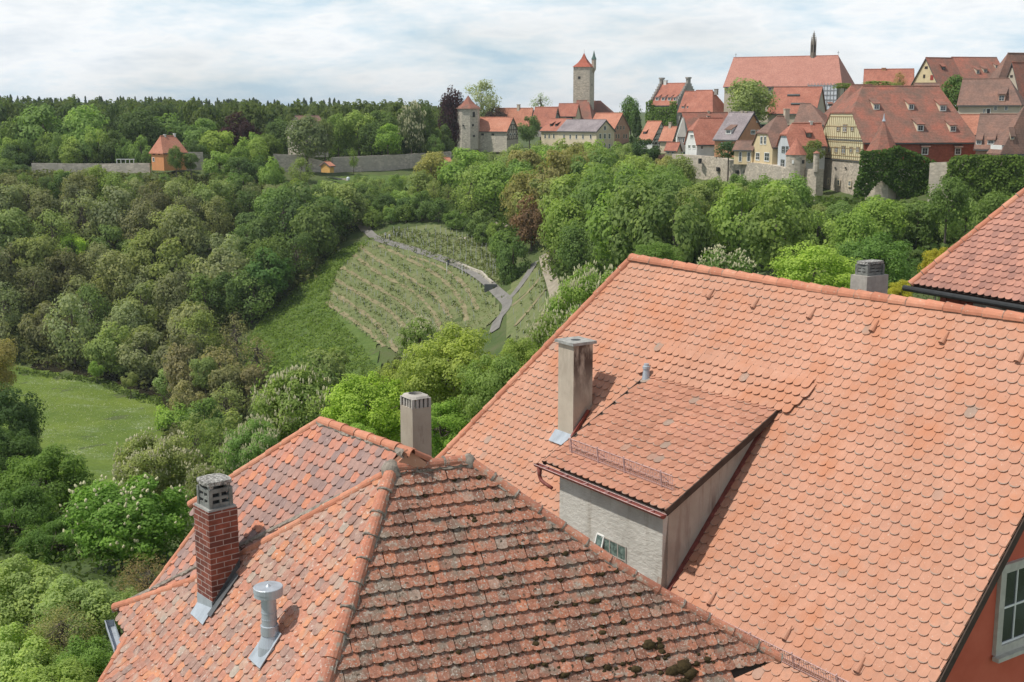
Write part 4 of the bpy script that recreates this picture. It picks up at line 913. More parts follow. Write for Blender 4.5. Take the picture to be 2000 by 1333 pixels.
# tufts over the vineyard, grass slope and meadow rim
def tufts(name, poly, n, size, r, color, label, per=5, hz=.15):
    g = [G(x, y)[:2] for x, y in poly]; lo = np.min(g, 0); hi = np.max(g, 0); P = rng.rand(n * 4, 2) * (hi - lo) + lo; k = np.zeros(len(P), bool); j = len(g) - 1
    for i in range(len(g)):
        xi, yi = g[i]; xj, yj = g[j]; k ^= ((yi > P[:, 1]) != (yj > P[:, 1])) & (P[:, 0] < (xj - xi) * (P[:, 1] - yi) / (yj - yi + 1e-9) + xi); j = i
    P = P[k][:n]; P = np.hstack([P, (H(P) + .25 + hz)[:, None]]); vs, q, va = scatter_leaves(rng, P, r, size, per)
    o = tag(mobj(name, fast_mesh(name, vs, q, 'leaf', va)), label, None, None, 'stuff'); o.color = (*color, 1); return o
tufts('grass_tufts', [(735, 464), (655, 540), (632, 590), (745, 680), (900, 680), (980, 612), (930, 548), (870, 515)], 1800, .28, .35, (.17, .205, .075), 'rough grass tufts on the vineyard terraces', 4)
tufts('grass_tufts', [(735, 464), (650, 500), (520, 618), (470, 680), (520, 800), (640, 800), (745, 740), (640, 600), (655, 540)], 5200, .40, .5, (.19, .28, .06), 'tall bright grass on the slope beside the woods', 5)
tufts('grass_tufts', [(735, 462), (930, 535), (985, 560), (985, 470), (930, 468), (780, 448)], 1600, .34, .4, (.18, .21, .08), 'rough grass above the vineyard path', 4)
tufts('flowers', [(40, 735), (180, 748), (300, 792), (322, 850), (300, 900), (150, 900), (60, 860)], 1500, .20, 1.0, (.50, .53, .40), 'white flowers scattered in the meadow', 3, 0.0)
tufts('grass_tufts', [(20, 722), (200, 742), (312, 780), (335, 850), (322, 800), (300, 792), (190, 752), (40, 732)], 1500, .5, .6, (.13, .19, .05), 'taller grass along the river side of the meadow', 6)
# ---------------------------------------------------------------- low walls and small things on the hill
def wall_line(name, px, h, t, mat_, label, cat='wall', top_rows=None, base_off=-1.0, step=3.0, capped=True):
    """wall following points given by picture column, row of its top and distance ahead"""
    P = [U(x, y, Y) for x, y, Y in px]; mb = MB(); D = []
    for i in range(len(P) - 1):
        n = max(1, int(np.linalg.norm(P[i + 1] - P[i]) / step)); D += [P[i] + (P[i + 1] - P[i]) * k / n for k in range(n)]
    D.append(P[-1]); vs = []
    rg = random.Random(len(D))
    for i, p in enumerate(D):
        d = nz((D[min(i + 1, len(D) - 1)] - D[max(i - 1, 0)]) * V(1, 1, 0)); nn = V(-d[1], d[0], 0); j = (rg.random() - .5) * .12
        for s, z in ((-1, p[2] - h), (-1, p[2] + j), (1, p[2] + j), (1, p[2] - h)): vs.append(V(p[0], p[1], z) + nn * s * t / 2)
    mb.add(vs, [[4 * i + j, 4 * i + j + 1, 4 * i + 5 + j, 4 * i + 4 + j] for i in range(len(D) - 1) for j in range(3)] + [[0, 3, 2, 1], [4 * len(D) - 4 + j for j in range(4)]])
    root = D[len(D) // 2]; o = mb.build(name, mat_); return tag(o, label, cat)
wall_line('garden_wall', [(62, 319, 352), (130, 320, 353), (200, 320, 354), (293, 319, 352)], 7, .8, 'stone_grey', 'long grey stone wall left of the orange tower house')
wall_line('garden_wall', [(360, 298, 356), (396, 298, 358)], 8, .8, 'stone_grey', 'short grey wall just right of the orange tower house')
wall_line('garden_wall', [(534, 301, 364), (590, 304, 366), (640, 318, 368)], 9, .8, 'stone_grey', 'grey stone wall below the old chapel')
wall_line('garden_wall', [(648, 308, 372), (760, 303, 388), (815, 300, 398), (880, 297, 408)], 9, .8, 'stone_grey', 'long pale stone wall left of the white round tower')
wall_line('terrace_wall', [(556, 359, 347), (600, 372, 343), (655, 388, 338)], 2.6, .7, 'stone_pale', 'low stone wall slanting beside the earth track')
wall_line('terrace_wall', [(640, 346, 360), (660, 348, 358), (680, 350, 357)], 3.0, .6, 'stone_grey', 'small ruined wall with a pale orange end on the garden slope')
wall_line('retaining_wall', [(750, 458, 296), (768, 455, 297), (787, 456, 296)], 2.2, .8, 'stone_pale', 'pale stone wall end at the top of the path')
wall_line('retaining_wall', [(762, 468, 292), (830, 492, 282), (900, 515, 270), (940, 530, 262), (962, 551, 254)], 1.5, .5, 'stone_pale', 'long low dry stone wall above the path')
wall_line('retaining_wall', [(946, 556, 251), (971, 556, 251)], 1.6, .3, 'slate_trim', 'dark boards across the lower end of the low path wall')
for i, (x, y, w, h, Y) in enumerate([(908, 465, 24, 10, 284), (952, 478, 10, 14, 278), (965, 484, 12, 10, 276)]):
    P = U(x, y, Y); mb = MB(); rg = random.Random(i); k = Y / 2400; ring = []
    for a, (s, z) in enumerate(((1.0, -h * k), (1.05, -h * .3 * k), (.7, 0))):
        for t in range(9): ring.append(P + V(math.cos(t * .7) * w * k * .5 * s * (.8 + .4 * rg.random()), math.sin(t * .7) * 1.2 * s * (.8 + .4 * rg.random()), z + rg.random() * .3))
    mb.add(ring, [[a * 9 + t, a * 9 + (t + 1) % 9, a * 9 + 9 + (t + 1) % 9, a * 9 + 9 + t] for a in range(2) for t in range(9)] + [[18 + t for t in range(9)]])
    tag(mb.build('rock_outcrop', 'stone_pale'), ['pale wide rock outcrop under the hedge', 'upright pale rock right of the wide outcrop', 'small pale rock at the right end of the outcrops'][i], 'rock', 'rock outcrops above the vineyard')
# ---------------------------------------------------------------- the old town
class House:
    """gabled or hipped house; (x, ye, Y) is the nearest corner at eaves height, the ridge runs along azimuth aza away from it"""
    def __init__(s, name, label, x, ye, Y, aza, yr, yb, xa=None, L=None, xb=None, Wd=None, roof='far_red', wall='pl_cream', near='gable', far='gable', k=(.45, .45), hip=(None, None), over=.45, og=.3, cat='house', group=None, th=.28):
        s.a = az(aza); b = az(aza + 90); s.O = U(x, ye, Y); s.b = b if b @ s.O > 0 else -b
        s.L = L or abs(solve_x(s.O, s.a, xa)); s.W = Wd or abs(solve_x(s.O, s.b, xb))
        M = s.O + s.b * s.W / 2; s.hr = z_at(M, yr) - s.O[2]; s.hb = s.O[2] - z_at(s.O, yb)
        s.tan = s.hr / (s.W / 2); s.root = empty(name, s.O + s.a * s.L / 2 + s.b * s.W / 2 - Z * s.hb, label, cat, group)
        O, a, b, L, Wd, hr, hb = s.O, s.a, s.b, s.L, s.W, s.hr, s.hb
        P = lambda t, u, z: O + a * t + b * u + Z * z
        s.P = P
        kn = {'gable': 1.0, 'hip': 0.0, 'half': k[0]}[near]; kf = {'gable': 1.0, 'hip': 0.0, 'half': k[1]}[far]; s.kn = kn
        h0 = 0 if near == 'gable' else (hip[0] if hip[0] is not None else (1 - kn) * Wd / 2 * (.75 if near == 'hip' else .9)); h1 = 0 if far == 'gable' else (hip[1] if hip[1] is not None else (1 - kf) * Wd / 2 * (.75 if far == 'hip' else .9))
        mb = MB()
        def end(t, kk, flip):
            pts = [P(t, 0, -hb), P(t, 0, 0)]
            if kk >= .99: pts += [P(t, Wd / 2, hr - .05)]
            elif kk > 0: pts += [P(t, Wd / 2 * kk, hr * kk - .05), P(t, Wd - Wd / 2 * kk, hr * kk - .05)]
            pts += [P(t, Wd, 0), P(t, Wd, -hb)]
            mb.poly(pts if flip else pts[::-1])
        end(0, kn, False); end(L, kf, True)
        mb.poly([P(0, 0, -hb), P(L, 0, -hb), P(L, 0, 0), P(0, 0, 0)]); mb.poly([P(0, Wd, -hb), P(0, Wd, 0), P(L, Wd, 0), P(L, Wd, -hb)])
        s.wall = mb.build('wall', wall, s.root)
        mb = MB(); o0 = og; o1 = og; ov = over; dz = -ov * s.tan
        for sg in (0, 1):
            u = lambda v: v if sg == 0 else Wd - v
            pts = [P(-o0, u(-ov), dz), P(L + o1, u(-ov), dz)]
            if kf >= .99: pts += [P(L + o1, Wd / 2, hr)]
            elif kf > 0: pts += [P(L + o1, u(Wd / 2 * kf), hr * kf), P(L - h1, Wd / 2, hr)]
            else: pts[1] = P(L + ov, u(-ov), dz); pts += [P(L - h1, Wd / 2, hr)]
            if kn >= .99: pts += [P(-o0, Wd / 2, hr)]
            elif kn > 0: pts += [P(h0, Wd / 2, hr), P(-o0, u(Wd / 2 * kn), hr * kn)]
            else: pts[0] = P(-ov, u(-ov), dz); pts += [P(h0, Wd / 2, hr)]
            mb.prism(pts, Z * th)
        if kn < .99: q = Wd / 2 * kn if kn > 0 else -ov; t = -o0 if kn > 0 else -ov; mb.prism([P(t, q, hr * kn if kn > 0 else dz), P(h0, Wd / 2, hr), P(t, Wd - q, hr * kn if kn > 0 else dz)], Z * th)
        if kf < .99: q = Wd / 2 * kf if kf > 0 else -ov; t = L + o1 if kf > 0 else L + ov; mb.prism([P(t, q, hr * kf if kf > 0 else dz), P(L - h1, Wd / 2, hr), P(t, Wd - q, hr * kf if kf > 0 else dz)], Z * th)
        s.roof = mb.build('roof', roof, s.root)
        rm = MB(); rm.tube([P(h0 - (og if kn >= .99 else 0), Wd / 2, hr + th), P(L - h1 + (og if kf >= .99 else 0), Wd / 2, hr + th)], .15, 6); rm.build('ridge_tiles', roof, s.roof)
        tm = MB()      # dark boards along eaves and verges; eaves shadow is put into their colour
        tm.box(P(L / 2, -ov - .02, dz + th * .3), a * (L / 2), b * .04, Z * .12)
        if kn >= .99:
            for sg in (0, 1):
                p, q = P(-og - .02, -ov if sg == 0 else Wd + ov, dz), P(-og - .02, Wd / 2, hr); tm.box((p + q) / 2, (q - p) / 2, a * .03, Z * .14)
        tm.build('verge_board', 'slate_trim', s.root)
        s.n = {'a': -b, 'b': -a}; s.d = {'a': a, 'b': b}
        # roof plane over the long side
        s.rn = nz(np.cross(a, b * 1 + Z * s.tan)); s.rn = s.rn if s.rn[2] > 0 else -s.rn; s.rp = P(0, 0, th)
    def rect(s, face, x0, y0, x1, y1, off=0.0):
        n, d = s.n[face], s.d[face]; P0_ = s.O + n * off; xm = (x0 + x1) / 2
        A, B = onp(x0, (y0 + y1) / 2, P0_, n), onp(x1, (y0 + y1) / 2, P0_, n); w = abs((B - A) @ d); M = (A + B) / 2
        zt, zb = onp(xm, y0, P0_, n)[2], onp(xm, y1, P0_, n)[2]
        return V(M[0], M[1], zb) - d * w / 2, w, zt - zb
    def win(s, face, rects, frame='white_paint', cols=2, rows=2, pane='glass', shut=None, bw=None, sill=False):
        for r in rects:
            o, w, h = s.rect(face, *r, off=.02); d, n = s.d[face], s.n[face]
            wd = window(s.root, o, d, n, w, h, bw or min(.14, w * .12), cols, rows, frame, 'white_paint', pane, sill, .07)
            if shut:
                for sg in (-1, 1):
                    m = MB(); m.box(o + d * (w / 2 + sg * (w * .5 + w * .22)) + Z * h / 2 + n * .05, d * w * .2, n * .03, Z * h / 2); m.build('shutter', shut, wd)
        return s
    def hole(s, face, rects, m='dark_metal'):
        for r in rects:
            o, w, h = s.rect(face, *r, off=.03); mb = MB(); mb.box(o + s.d[face] * w / 2 + Z * h / 2, s.d[face] * w / 2, s.n[face] * .03, Z * h / 2); mb.build('window', m, s.root)
        return s
    def dormer(s, rects, wall='pl_white', roof=None, pr=.42, cols=2, side=None):
        for r in rects:
            x0, y0, x1, y1 = r; P_ = onp((x0 + x1) / 2, y1, s.rp, s.rn); A = onp(x0, y1, s.rp, s.rn); B = onp(x1, y1, s.rp, s.rn); w = abs((B - A) @ s.a); h = z_at(P_, y0) - P_[2]
            d = h / (s.tan - s.tan * pr); t = s.a * w / 2; mb = MB(); mb.prism([P_ - t - Z * .1, P_ - t + Z * h, P_ - t + s.b * d + Z * d * s.tan], t * 2); do = mb.build('dormer', side or wall, s.root)
            ov = .28; zz = s.tan * pr; mb = MB(); q0 = P_ - t * 1.25 - s.b * ov + Z * (h - ov * zz); q1 = P_ - t * 1.25 + s.b * (d * 1.08) + Z * (h + d * 1.08 * zz)
            mb.prism([q0, q0 + t * 2.5, q1 + t * 2.5, q1], Z * .14); mb.build('dormer_roof', roof or s.roof.data.materials[0].name, do)
            window(do, P_ - t * .92 + Z * .05 - s.b * .01, s.a, -s.b, w * .92, h * .86, w * .10, cols, 2, wall, 'white_paint', 'glass', False, .05)
        return s
    def chimney(s, spots, m='pl_beige'):
        """(picture column, row of top, row of foot, width in px) standing at the ridge line"""
        for x, yt, yf, w in spots:
            R0 = s.P(0, s.W / 2, s.hr); t = solve_x(R0, s.a, x); p = R0 + s.a * t; zt = z_at(p, yt); ww = w * p[1] / F / 2
            mb = MB(); mb.box(V(p[0], p[1], (zt + p[2] - 1.2) / 2), s.a * ww, s.b * ww, Z * (zt - p[2] + 1.2) / 2); mb.box(V(p[0], p[1], zt + .06), s.a * (ww + .1), s.b * (ww + .1), Z * .08, 0); mb.build('chimney', m, s.root)
        return s
    def gable_range(s, z):       # extent of the near gable along b at height z above the eaves
        if z <= 0: return 0, s.W
        q = z / s.tan; return q, s.W - q
    def timber(s, face, ylines, step, m='timber', z_lo=None, z_hi=None, w=.16, diag=True, seed=1, mullion=True):
        """timber frame: rails at the given picture rows, studs every step metres, clipped to the gable"""
        rg = random.Random(seed); d, n = s.d[face], s.n[face]; mb = MB(); o = s.O + n * .03
        xm = proj(s.O + d * (s.W if face == 'b' else s.L) / 2)[0]; zs = sorted(onp(xm, y, s.O, n)[2] - s.O[2] for y in ylines)
        full = s.W if face == 'b' else s.L
        rngf = s.gable_range if face == 'b' else (lambda z: (0, s.L))
        for i, z in enumerate(zs):
            a_, b_ = rngf(z); mb.box(o + d * (a_ + b_) / 2 + Z * z, d * (b_ - a_) / 2, n * .035, Z * w / 2)
            if i + 1 < len(zs):
                z2 = zs[i + 1]; a2, b2 = rngf(z2 - .02); nn = max(1, int(full / step))
                for j in range(nn + 1):
                    t = full * j / nn
                    lo = a_ + w / 2; hi = b_ - w / 2
                    if t < lo - .01 or t > hi + .01: continue
                    zt = z2
                    if z > -1e9 and face == 'b' and z2 > 0: zt = min(z2, min(t, s.W - t) * s.tan)
                    if zt - z < .3: continue
                    mb.box(o + d * min(max(t, w / 2), full - w / 2) + Z * (z + zt) / 2, d * w / 2, n * .03, Z * (zt - z) / 2)
                if diag:
                    for t0, t1 in ((a_ + .2, a2 + (b2 - a2) * .22), (b_ - .2, b2 - (b2 - a2) * .22)):
                        p, q = o + d * t0 + Z * z, o + d * t1 + Z * z2; mb.box((p + q) / 2, (q - p) / 2, n * .028, nz(np.cross(q - p, n)) * w / 2)
        if face == 'b':
            for sg in (0, 1):
                p = o + d * (0 if sg == 0 else s.W); zt = max(zs); a2, b2 = rngf(zt); q = o + d * (a2 if sg == 0 else b2) + Z * max(zt, 0); 
                if zt > 0: mb.box((p + q) / 2, (q - p) / 2, n * .03, nz(np.cross(q - p, n)) * w / 2)
        return mb.build('timber_frame', m, s.root)
def round_tower(name, label, cx, w, ytop, yeave, ybase, Y, wall, roof, n=8, flare=1.16, bell=True, cat='tower', rot=.2):
    c = U(cx, yeave, Y); r = w / 2 * Y / F; zt = z_at(c, ytop); zb = z_at(c, ybase); root = empty(name, V(c[0], c[1], zb), label, cat)
    mb = MB(); ring = lambda z, rr: [V(c[0] + rr * math.cos(rot + 6.2832 * i / n), c[1] + rr * math.sin(rot + 6.2832 * i / n), z) for i in range(n)]
    A, B = ring(zb, r * 1.02), ring(c[2], r); mb.add(A + B, [[i, (i + 1) % n, n + (i + 1) % n, n + i] for i in range(n)]); mb.build('wall', wall, root)
    hh = zt - c[2]; prof = [(0, flare), (.12, 1.0), (.35, .62), (.65, .30), (1, .02)] if bell else [(0, flare), (1, .02)]
    vs = []; 
    for z, k in prof: vs += ring(c[2] - .15 + hh * z, r * k)
    mb = MB(); mb.add(vs, [[j * n + i, j * n + (i + 1) % n, (j + 1) * n + (i + 1) % n, (j + 1) * n + i] for j in range(len(prof) - 1) for i in range(n)] + [list(range(n))[::-1], [(len(prof) - 1) * n + i for i in range(n)]])
    mb.build('roof', roof, root); return root, c, r, zt
def slit(root, cx, y0, y1, w, c, r, m='dark_metal'):       # opening on a round wall, facing the viewer
    Y = c[1] - r; x = (cx - CX) / F * Y; dx = x - c[0]; dx = max(-r * .9, min(r * .9, dx)); th = math.asin(dx / r); n = V(math.sin(th), -math.cos(th), 0); p = V(c[0], c[1], 0) + n * (r * .96)
    z1, z0 = z_at(p, y0), z_at(p, y1); d = V(n[1], -n[0], 0); mb = MB(); mb.box(V(p[0], p[1], (z0 + z1) / 2) + n * .05, d * w * Y / F / 2, n * (r * .06), Z * (z1 - z0) / 2); mb.build('window', m, root)

# white round tower and the houses by the gate tower
rt_, c_, r_c, z_ = round_tower('round_tower', 'pale stone eight-sided tower with a red bell-shaped roof, left of the gate tower', 914.5, 44, 186, 212, 292, 430, 'stone_pale', 'far_mixed', 8)
slit(rt_, 927, 219, 229, 3.5, c_, r_c); slit(rt_, 925, 243, 247, 3, c_, r_c); slit(rt_, 927, 264, 268, 3, c_, r_c); slit(rt_, 906, 244, 247, 2.5, c_, r_c)
h = House('roofed_wall', 'low stone building with red roof and timbered end beside the round tower', 990, 256, 425, -60, 231, 298, xa=928, xb=1012, roof='far_orange', wall='stone_pale')
h.timber('b', [272, 264, 254, 244], 1.3, 'timber_dark', diag=True, w=.22); h.hole('a', [(940, 261, 945, 265), (960, 261, 965, 265)]); h.win('b', [(995, 260, 999, 265), (1003, 260, 1007, 265)], cols=1, rows=1)
h = House('town_house', 'long orange-red roof with a white chimney behind the timbered end', 1034, 243, 446, -62, 213, 262, xa=962, xb=1046, roof='far_orange', wall='pl_grey'); h.timber('b', [252, 242, 230], 1.5, 'timber_dark', w=.22); h.chimney([(1013, 205, 220, 5)])
h = House('town_house', 'orange-red roofed house with dark timbered gable left of the grey roof', 1080, 245, 432, -62, 211, 268, xa=1038, xb=1096, roof='far_red', wall='pl_grey'); h.timber('b', [256, 245, 232, 222], 1.6, 'timber_dark', w=.22)
h = House('town_house', 'red roof with a small timber balcony directly left of the gate roof', 1124, 226, 447, -70, 204, 250, xa=1088, xb=1134, roof='far_red', wall='pl_cream'); h.hole('a', [(1106, 227, 1119, 236)], 'timber_dark')
# gate tower
O = U(1152, 131, 470); root = empty('gate_tower', V(O[0], O[1], -13), 'tall square stone gate tower with a red spire roof and corner turret', 'tower')
a_, b_ = az(-73), az(17); wa = abs(solve_x(O, a_, 1120)); wb = abs(solve_x(O, b_, 1161)); zb_ = z_at(O, 245)
mb = MB(); mb.prism([V(*O[:2], zb_), *(V(*p[:2], zb_) for p in (O + a_ * wa, O + a_ * wa + b_ * wb, O + b_ * wb))], Z * (O[2] - zb_)); mb.build('wall', 'stone_town', root)
ct = O + a_ * wa / 2 + b_ * wb / 2; hh = z_at(ct, 104) - O[2]; vs = []; prof = [(0, 1.10), (.1, .94), (.3, .60), (.6, .28), (1, .015)]
for z, k in prof: vs += [ct + (p - ct) * k + Z * (hh * z + .0) for p in (O, O + a_ * wa, O + a_ * wa + b_ * wb, O + b_ * wb)]
mb = MB(); mb.add(vs, [[j * 4 + i, j * 4 + (i + 1) % 4, j * 4 + 4 + (i + 1) % 4, j * 4 + 4 + i] for j in range(4) for i in range(4)] + [[3, 2, 1, 0], [16, 17, 18, 19]]); ro = mb.build('roof', 'far_steep_red', root)
mb = MB(); mb.tube([ct + Z * hh, ct + Z * (hh + 1.5)], [.08, .03], 6); mb.build('finial', 'pole_metal', ro)
mb = MB(); mb.box(O + a_ * wa * .64 - b_ * .02 - Z * 3.9, a_ * .45, b_ * .05, Z * .45); mb.build('window', 'dark_metal', root)
mb = MB(); mb.box(O + b_ * wb * .5 - a_ * .02 - Z * 6.5, b_ * .45, a_ * .05, Z * .45); mb.build('window', 'dark_metal', root)
mb = MB(); t = O + b_ * wb * .7 - a_ * .3; mb.tube([t - Z * 2.0, t - Z * .6, t + Z * 3.0], [.2, .85, .85], 8); tu = mb.build('turret', 'stone_town', root)
mb = MB(); mb.tube([t + Z * 2.9, t + Z * 3.1, t + Z * 4.2, t + Z * 6.2], [1.05, .95, .5, .04], 8); mb.build('turret_roof', 'copper_green', tu)
h = House('gate_house', 'steep dark red gate roof at the foot of the gate tower', 1155, 235, 452, -78, 198, 262, xa=1122, Wd=13, roof='far_mixed', wall='pl_cream', near='hip', far='gable', hip=(2.0, None)); h.chimney([(1150, 195, 215, 5)])
h = House('gate_house', 'dark red hipped roof right behind the gate tower', 1192, 222, 474, -78, 199, 250, xa=1146, Wd=12, roof='far_mixed', wall='pl_cream', near='hip')
h = House('town_house', 'cream house with red roof and two skylights, left of the grey roof', 1098, 256, 398, -50, 234, 300, xa=1057, Wd=9.5, roof='far_red', wall='pl_cream')
h.win('a', [(x, 262, x + 3.5, 271) for x in (1063, 1071, 1080)], cols=1); h.dormer([(1074, 242, 1078, 247), (1084, 242, 1088, 247)], 'dark_metal')
h = House('town_house', 'cream gabled house with long dull grey roof below the gate tower', 1165, 257, 385, -50, 236, 302, xa=1090, xb=1200, roof='far_grey', wall='pl_cream')
h.win('b', [(1179, 246, 1184, 255)] + [(x, 261, x + 4.5, 272) for x in (1170, 1179, 1188)] + [(x, 281, x + 4.5, 291) for x in (1170, 1179, 1188)], cols=2, rows=2); h.win('a', [(x, 263, x + 3.5, 272) for x in (1100, 1112, 1124, 1137, 1152)], cols=1)
h = House('town_house', 'dusky pink gabled house with red roof, right of the cream gable', 1200, 252, 402, -50, 223, 312, xa=1150, xb=1229, roof='far_orange', wall='pl_pink')
h.win('b', [(x, 246, x + 3, 254) for x in (1205, 1211, 1217)] + [(x, 262, x + 3, 271) for x in (1202, 1207, 1217, 1222)], frame='pl_beige', cols=1)
# stepped-gable house
h = House('stepped_gable_house', 'grey stepped-gable house with a row of small white dormers and ivy', 1322, 205, 430, -50, 164, 262, xa=1270, xb=1364, roof='far_red', wall='pl_grey'); sgh = h
for t in (0, h.L):
    mb = MB()
    for i in range(8):
        u0 = h.W / 2 * i / 8; z1 = h.hr * (i + 1) / 8 + .8
        for sg in (0, 1):
            u = u0 if sg == 0 else h.W - u0 - h.W / 16; mb.box(h.P(t, u + h.W / 32, z1 / 2 - .4), h.a * .35, h.b * h.W / 32, Z * (z1 / 2 + .6))
    mb.box(h.P(t, h.W / 2, h.hr / 2 + 1.2), h.a * .45, h.b * .8, Z * (h.hr / 2 + .6)); mb.box(h.P(t, h.W / 2, h.hr + 2.0), h.a * .6, h.b * 1.1, Z * .25)
    mb.build('stepped_gable', 'pl_grey', h.root)
h.dormer([(1280, 190, 1286, 197), (1292, 190, 1298, 197), (1304, 190, 1310, 197), (1315, 190, 1320, 197)], 'pl_white', cols=1); h.chimney([(1300, 158, 168, 6)], 'pl_white')
h.win('b', [(1328, 232, 1331, 240), (1338, 190, 1341, 196), (1348, 185, 1351, 191)], frame='pl_grey', cols=1)
h = House('town_house', 'red roof stepping down right of the stepped gable', 1362, 217, 405, -50, 180, 240, xa=1326, xb=1386, roof='far_red', wall='pl_grey'); h.dormer([(1331, 207, 1336, 212), (1341, 207, 1346, 212)], 'pl_white', cols=1)
h = House('town_house', 'bright red hipped roof between stepped gable and light green tree', 1391, 218, 385, -55, 178, 245, xa=1343, xb=1424, roof='far_red', wall='pl_pink', near='hip', hip=(3.0, None))
h.chimney([(1399, 175, 183, 6)], 'pl_grey')
# church
h = House('church', 'large church with long red roof, thin stone spire and white netted scaffold', 1642, 166, 372, -63, 110, 240, xa=1415, Wd=19, roof='far_church', wall='pl_beige', near='hip', hip=(3.2, None), cat='church', over=.6); ch = h
for x in (1437, 1637):
    R0 = h.P(0, h.W / 2, h.hr); p = R0 + h.a * solve_x(R0, h.a, x); mb = MB(); mb.tube([p, p + Z * 1.6], .07, 6); mb.box(p + Z * 1.15, h.a * .35, h.b * .05, Z * .05); mb.build('roof_cross', 'pole_metal', h.roof)
p = h.P(0, h.W / 2, h.hr); p = p + h.a * solve_x(p, h.a, 1588); k = 385 / F; zt = z_at(p, 60); r = 5.3 * k
mb = MB(); z1 = z_at(p, 86); mb.tube([p - Z * 1, V(*p[:2], z_at(p, 104)), V(*p[:2], z1)], [r, r * .98, r * .95], 6)
for i in range(6):
    t = 6.2832 * i / 6 + .26; q = p + V(math.cos(t), math.sin(t), 0) * r * .95; mb.tube([V(*q[:2], p[2]), V(*q[:2], z1 + .3), V(*q[:2], z1 + 2.2)], [.17, .17, .03], 5)
mb.tube([V(*p[:2], z1), V(*p[:2], z1 + (zt - z1) * .5), V(*p[:2], zt)], [r * .74, r * .33, .05], 6)
for j in range(6):
    z = z1 + (zt - z1) * (j + .6) / 7.5; rr = r * .74 * (1 - (j + .6) / 7.5) * 1.05 + .12
    for i in range(6): t = 6.2832 * i / 6 + .26; mb.box(V(p[0] + math.cos(t) * rr, p[1] + math.sin(t) * rr, z), V(.10, 0, 0), V(0, .10, 0), Z * .13)
sp_ = mb.build('spire', 'spire_stone', h.root)
mb = MB()
for i in range(6):
    t = 6.2832 * i / 6 + .26 + .52; q = p + V(math.cos(t), math.sin(t), 0) * r * .86; d = V(-math.sin(t), math.cos(t), 0); mb.box(V(*q[:2], (p[2] + z1) / 2 + .5), d * .22, V(math.cos(t), math.sin(t), 0) * .06, Z * (z1 - p[2]) * .3)
mb.build('spire_window', 'dark_metal', sp_)
h.win('a', [(1500, 171, 1508, 180), (1530, 171, 1538, 180), (1556, 171, 1564, 180)], frame='pl_cream', cols=1)
sc = MB(); o, w, hh = h.rect('a', 1577, 167, 1634, 214, off=1.3); sc.box(o + h.a * w / 2 + Z * hh / 2 + h.n['a'] * .0, h.a * w / 2, h.b * .03, Z * hh / 2); net = sc.build('scaffold_net', 'net_white', h.root)
sc = MB(); nn = 9
for i in range(nn + 1):
    for q in (0, 1.1): sc.tube([o + h.a * w * i / nn + h.n['a'] * (.12 - q), o + h.a * w * i / nn + h.n['a'] * (.12 - q) + Z * (hh + .6)], .07, 5)
for j in range(6): sc.box(o + h.a * w / 2 + Z * hh * j / 5 + h.n['a'] * .14, h.a * w / 2, h.b * .03, Z * .08); sc.box(o + h.a * w / 2 + Z * (hh * j / 5 - .1) - h.n['a'] * .5, h.a * w / 2, h.b * .5, Z * .04)
sc.build('scaffold_frame', 'pole_metal', net)
h = House('church_annex', 'lower red roof with two long slits in front of the church', 1592, 221, 352, -63, 172, 245, xa=1500, Wd=13, roof='far_red', wall='pl_beige', near='gable', cat='annex')
for x0, y, x1 in ((1538, 187, 1562), (1545, 204, 1572)):
    A, B = onp(x0, y, h.rp, h.rn), onp(x1, y, h.rp, h.rn); mb = MB(); mb.box((A + B) / 2 + h.rn * .15, h.a * abs((B - A) @ h.a) / 2, nz(np.cross(h.a, h.rn)) * .25, h.rn * .18); mb.build('roof_vent', 'slate_trim', h.roof)
# row along the town wall
h = House('timbered_house', 'small white timbered house with orange roof, left end of the wall row', 1274, 273, 360, -55, 239, 292, xa=1249, xb=1306, roof='far_orange', wall='pl_white'); h.timber('b', [287, 280, 272, 262, 252], 1.1, 'timber_dark', w=.2); h.win('b', [(1278, 276, 1284, 284), (1287, 264, 1292, 270)], cols=1)
h.dormer([(1256, 257, 1262, 262)], 'timber_dark')
h = House('timbered_house', 'tiny timbered house with orange roof and chimney, second from left on the wall', 1313, 274, 348, -55, 250, 300, xa=1289, xb=1330, roof='far_orange', wall='pl_cream'); h.timber('b', [292, 283, 274, 264], 1.1, 'timber_dark', w=.2); h.chimney([(1309, 240, 255, 5)])
h = House('outbuilding', 'low red-roofed outbuilding with cream front at the corner of the town wall', 1322, 293, 312, -60, 281, 306, xa=1300, xb=1330, roof='far_red', wall='pl_cream'); h.win('a', [(1303, 295, 1307, 301), (1311, 295, 1317, 301)], cols=2, rows=1)
O = U(1340, 267, 316); a_, b_ = az(-70), az(20); wa = abs(solve_x(O, a_, 1323)); wb = abs(solve_x(O, b_, 1345)); zb_ = z_at(O, 316)
root = empty('turret_house', V(*O[:2], zb_), 'narrow grey house with pointed grey roof and green shutters', 'house')
mb = MB(); base4 = [O, O + a_ * wa, O + a_ * wa + b_ * wb * 1.2, O + b_ * wb * 1.2]; mb.prism([V(*p[:2], zb_) for p in base4], Z * (O[2] - zb_)); mb.build('wall', 'pl_grey', root)
ct = sum(base4) / 4; mb = MB(); ap = V(*ct[:2], z_at(ct, 228)); q = [ct + (p - ct) * 1.12 - Z * .1 for p in base4]; mb.add(q + [ap], [[0, 1, 4], [1, 2, 4], [2, 3, 4], [3, 0, 4], [3, 2, 1, 0]]); mb.build('roof', 'pl_grey', root)
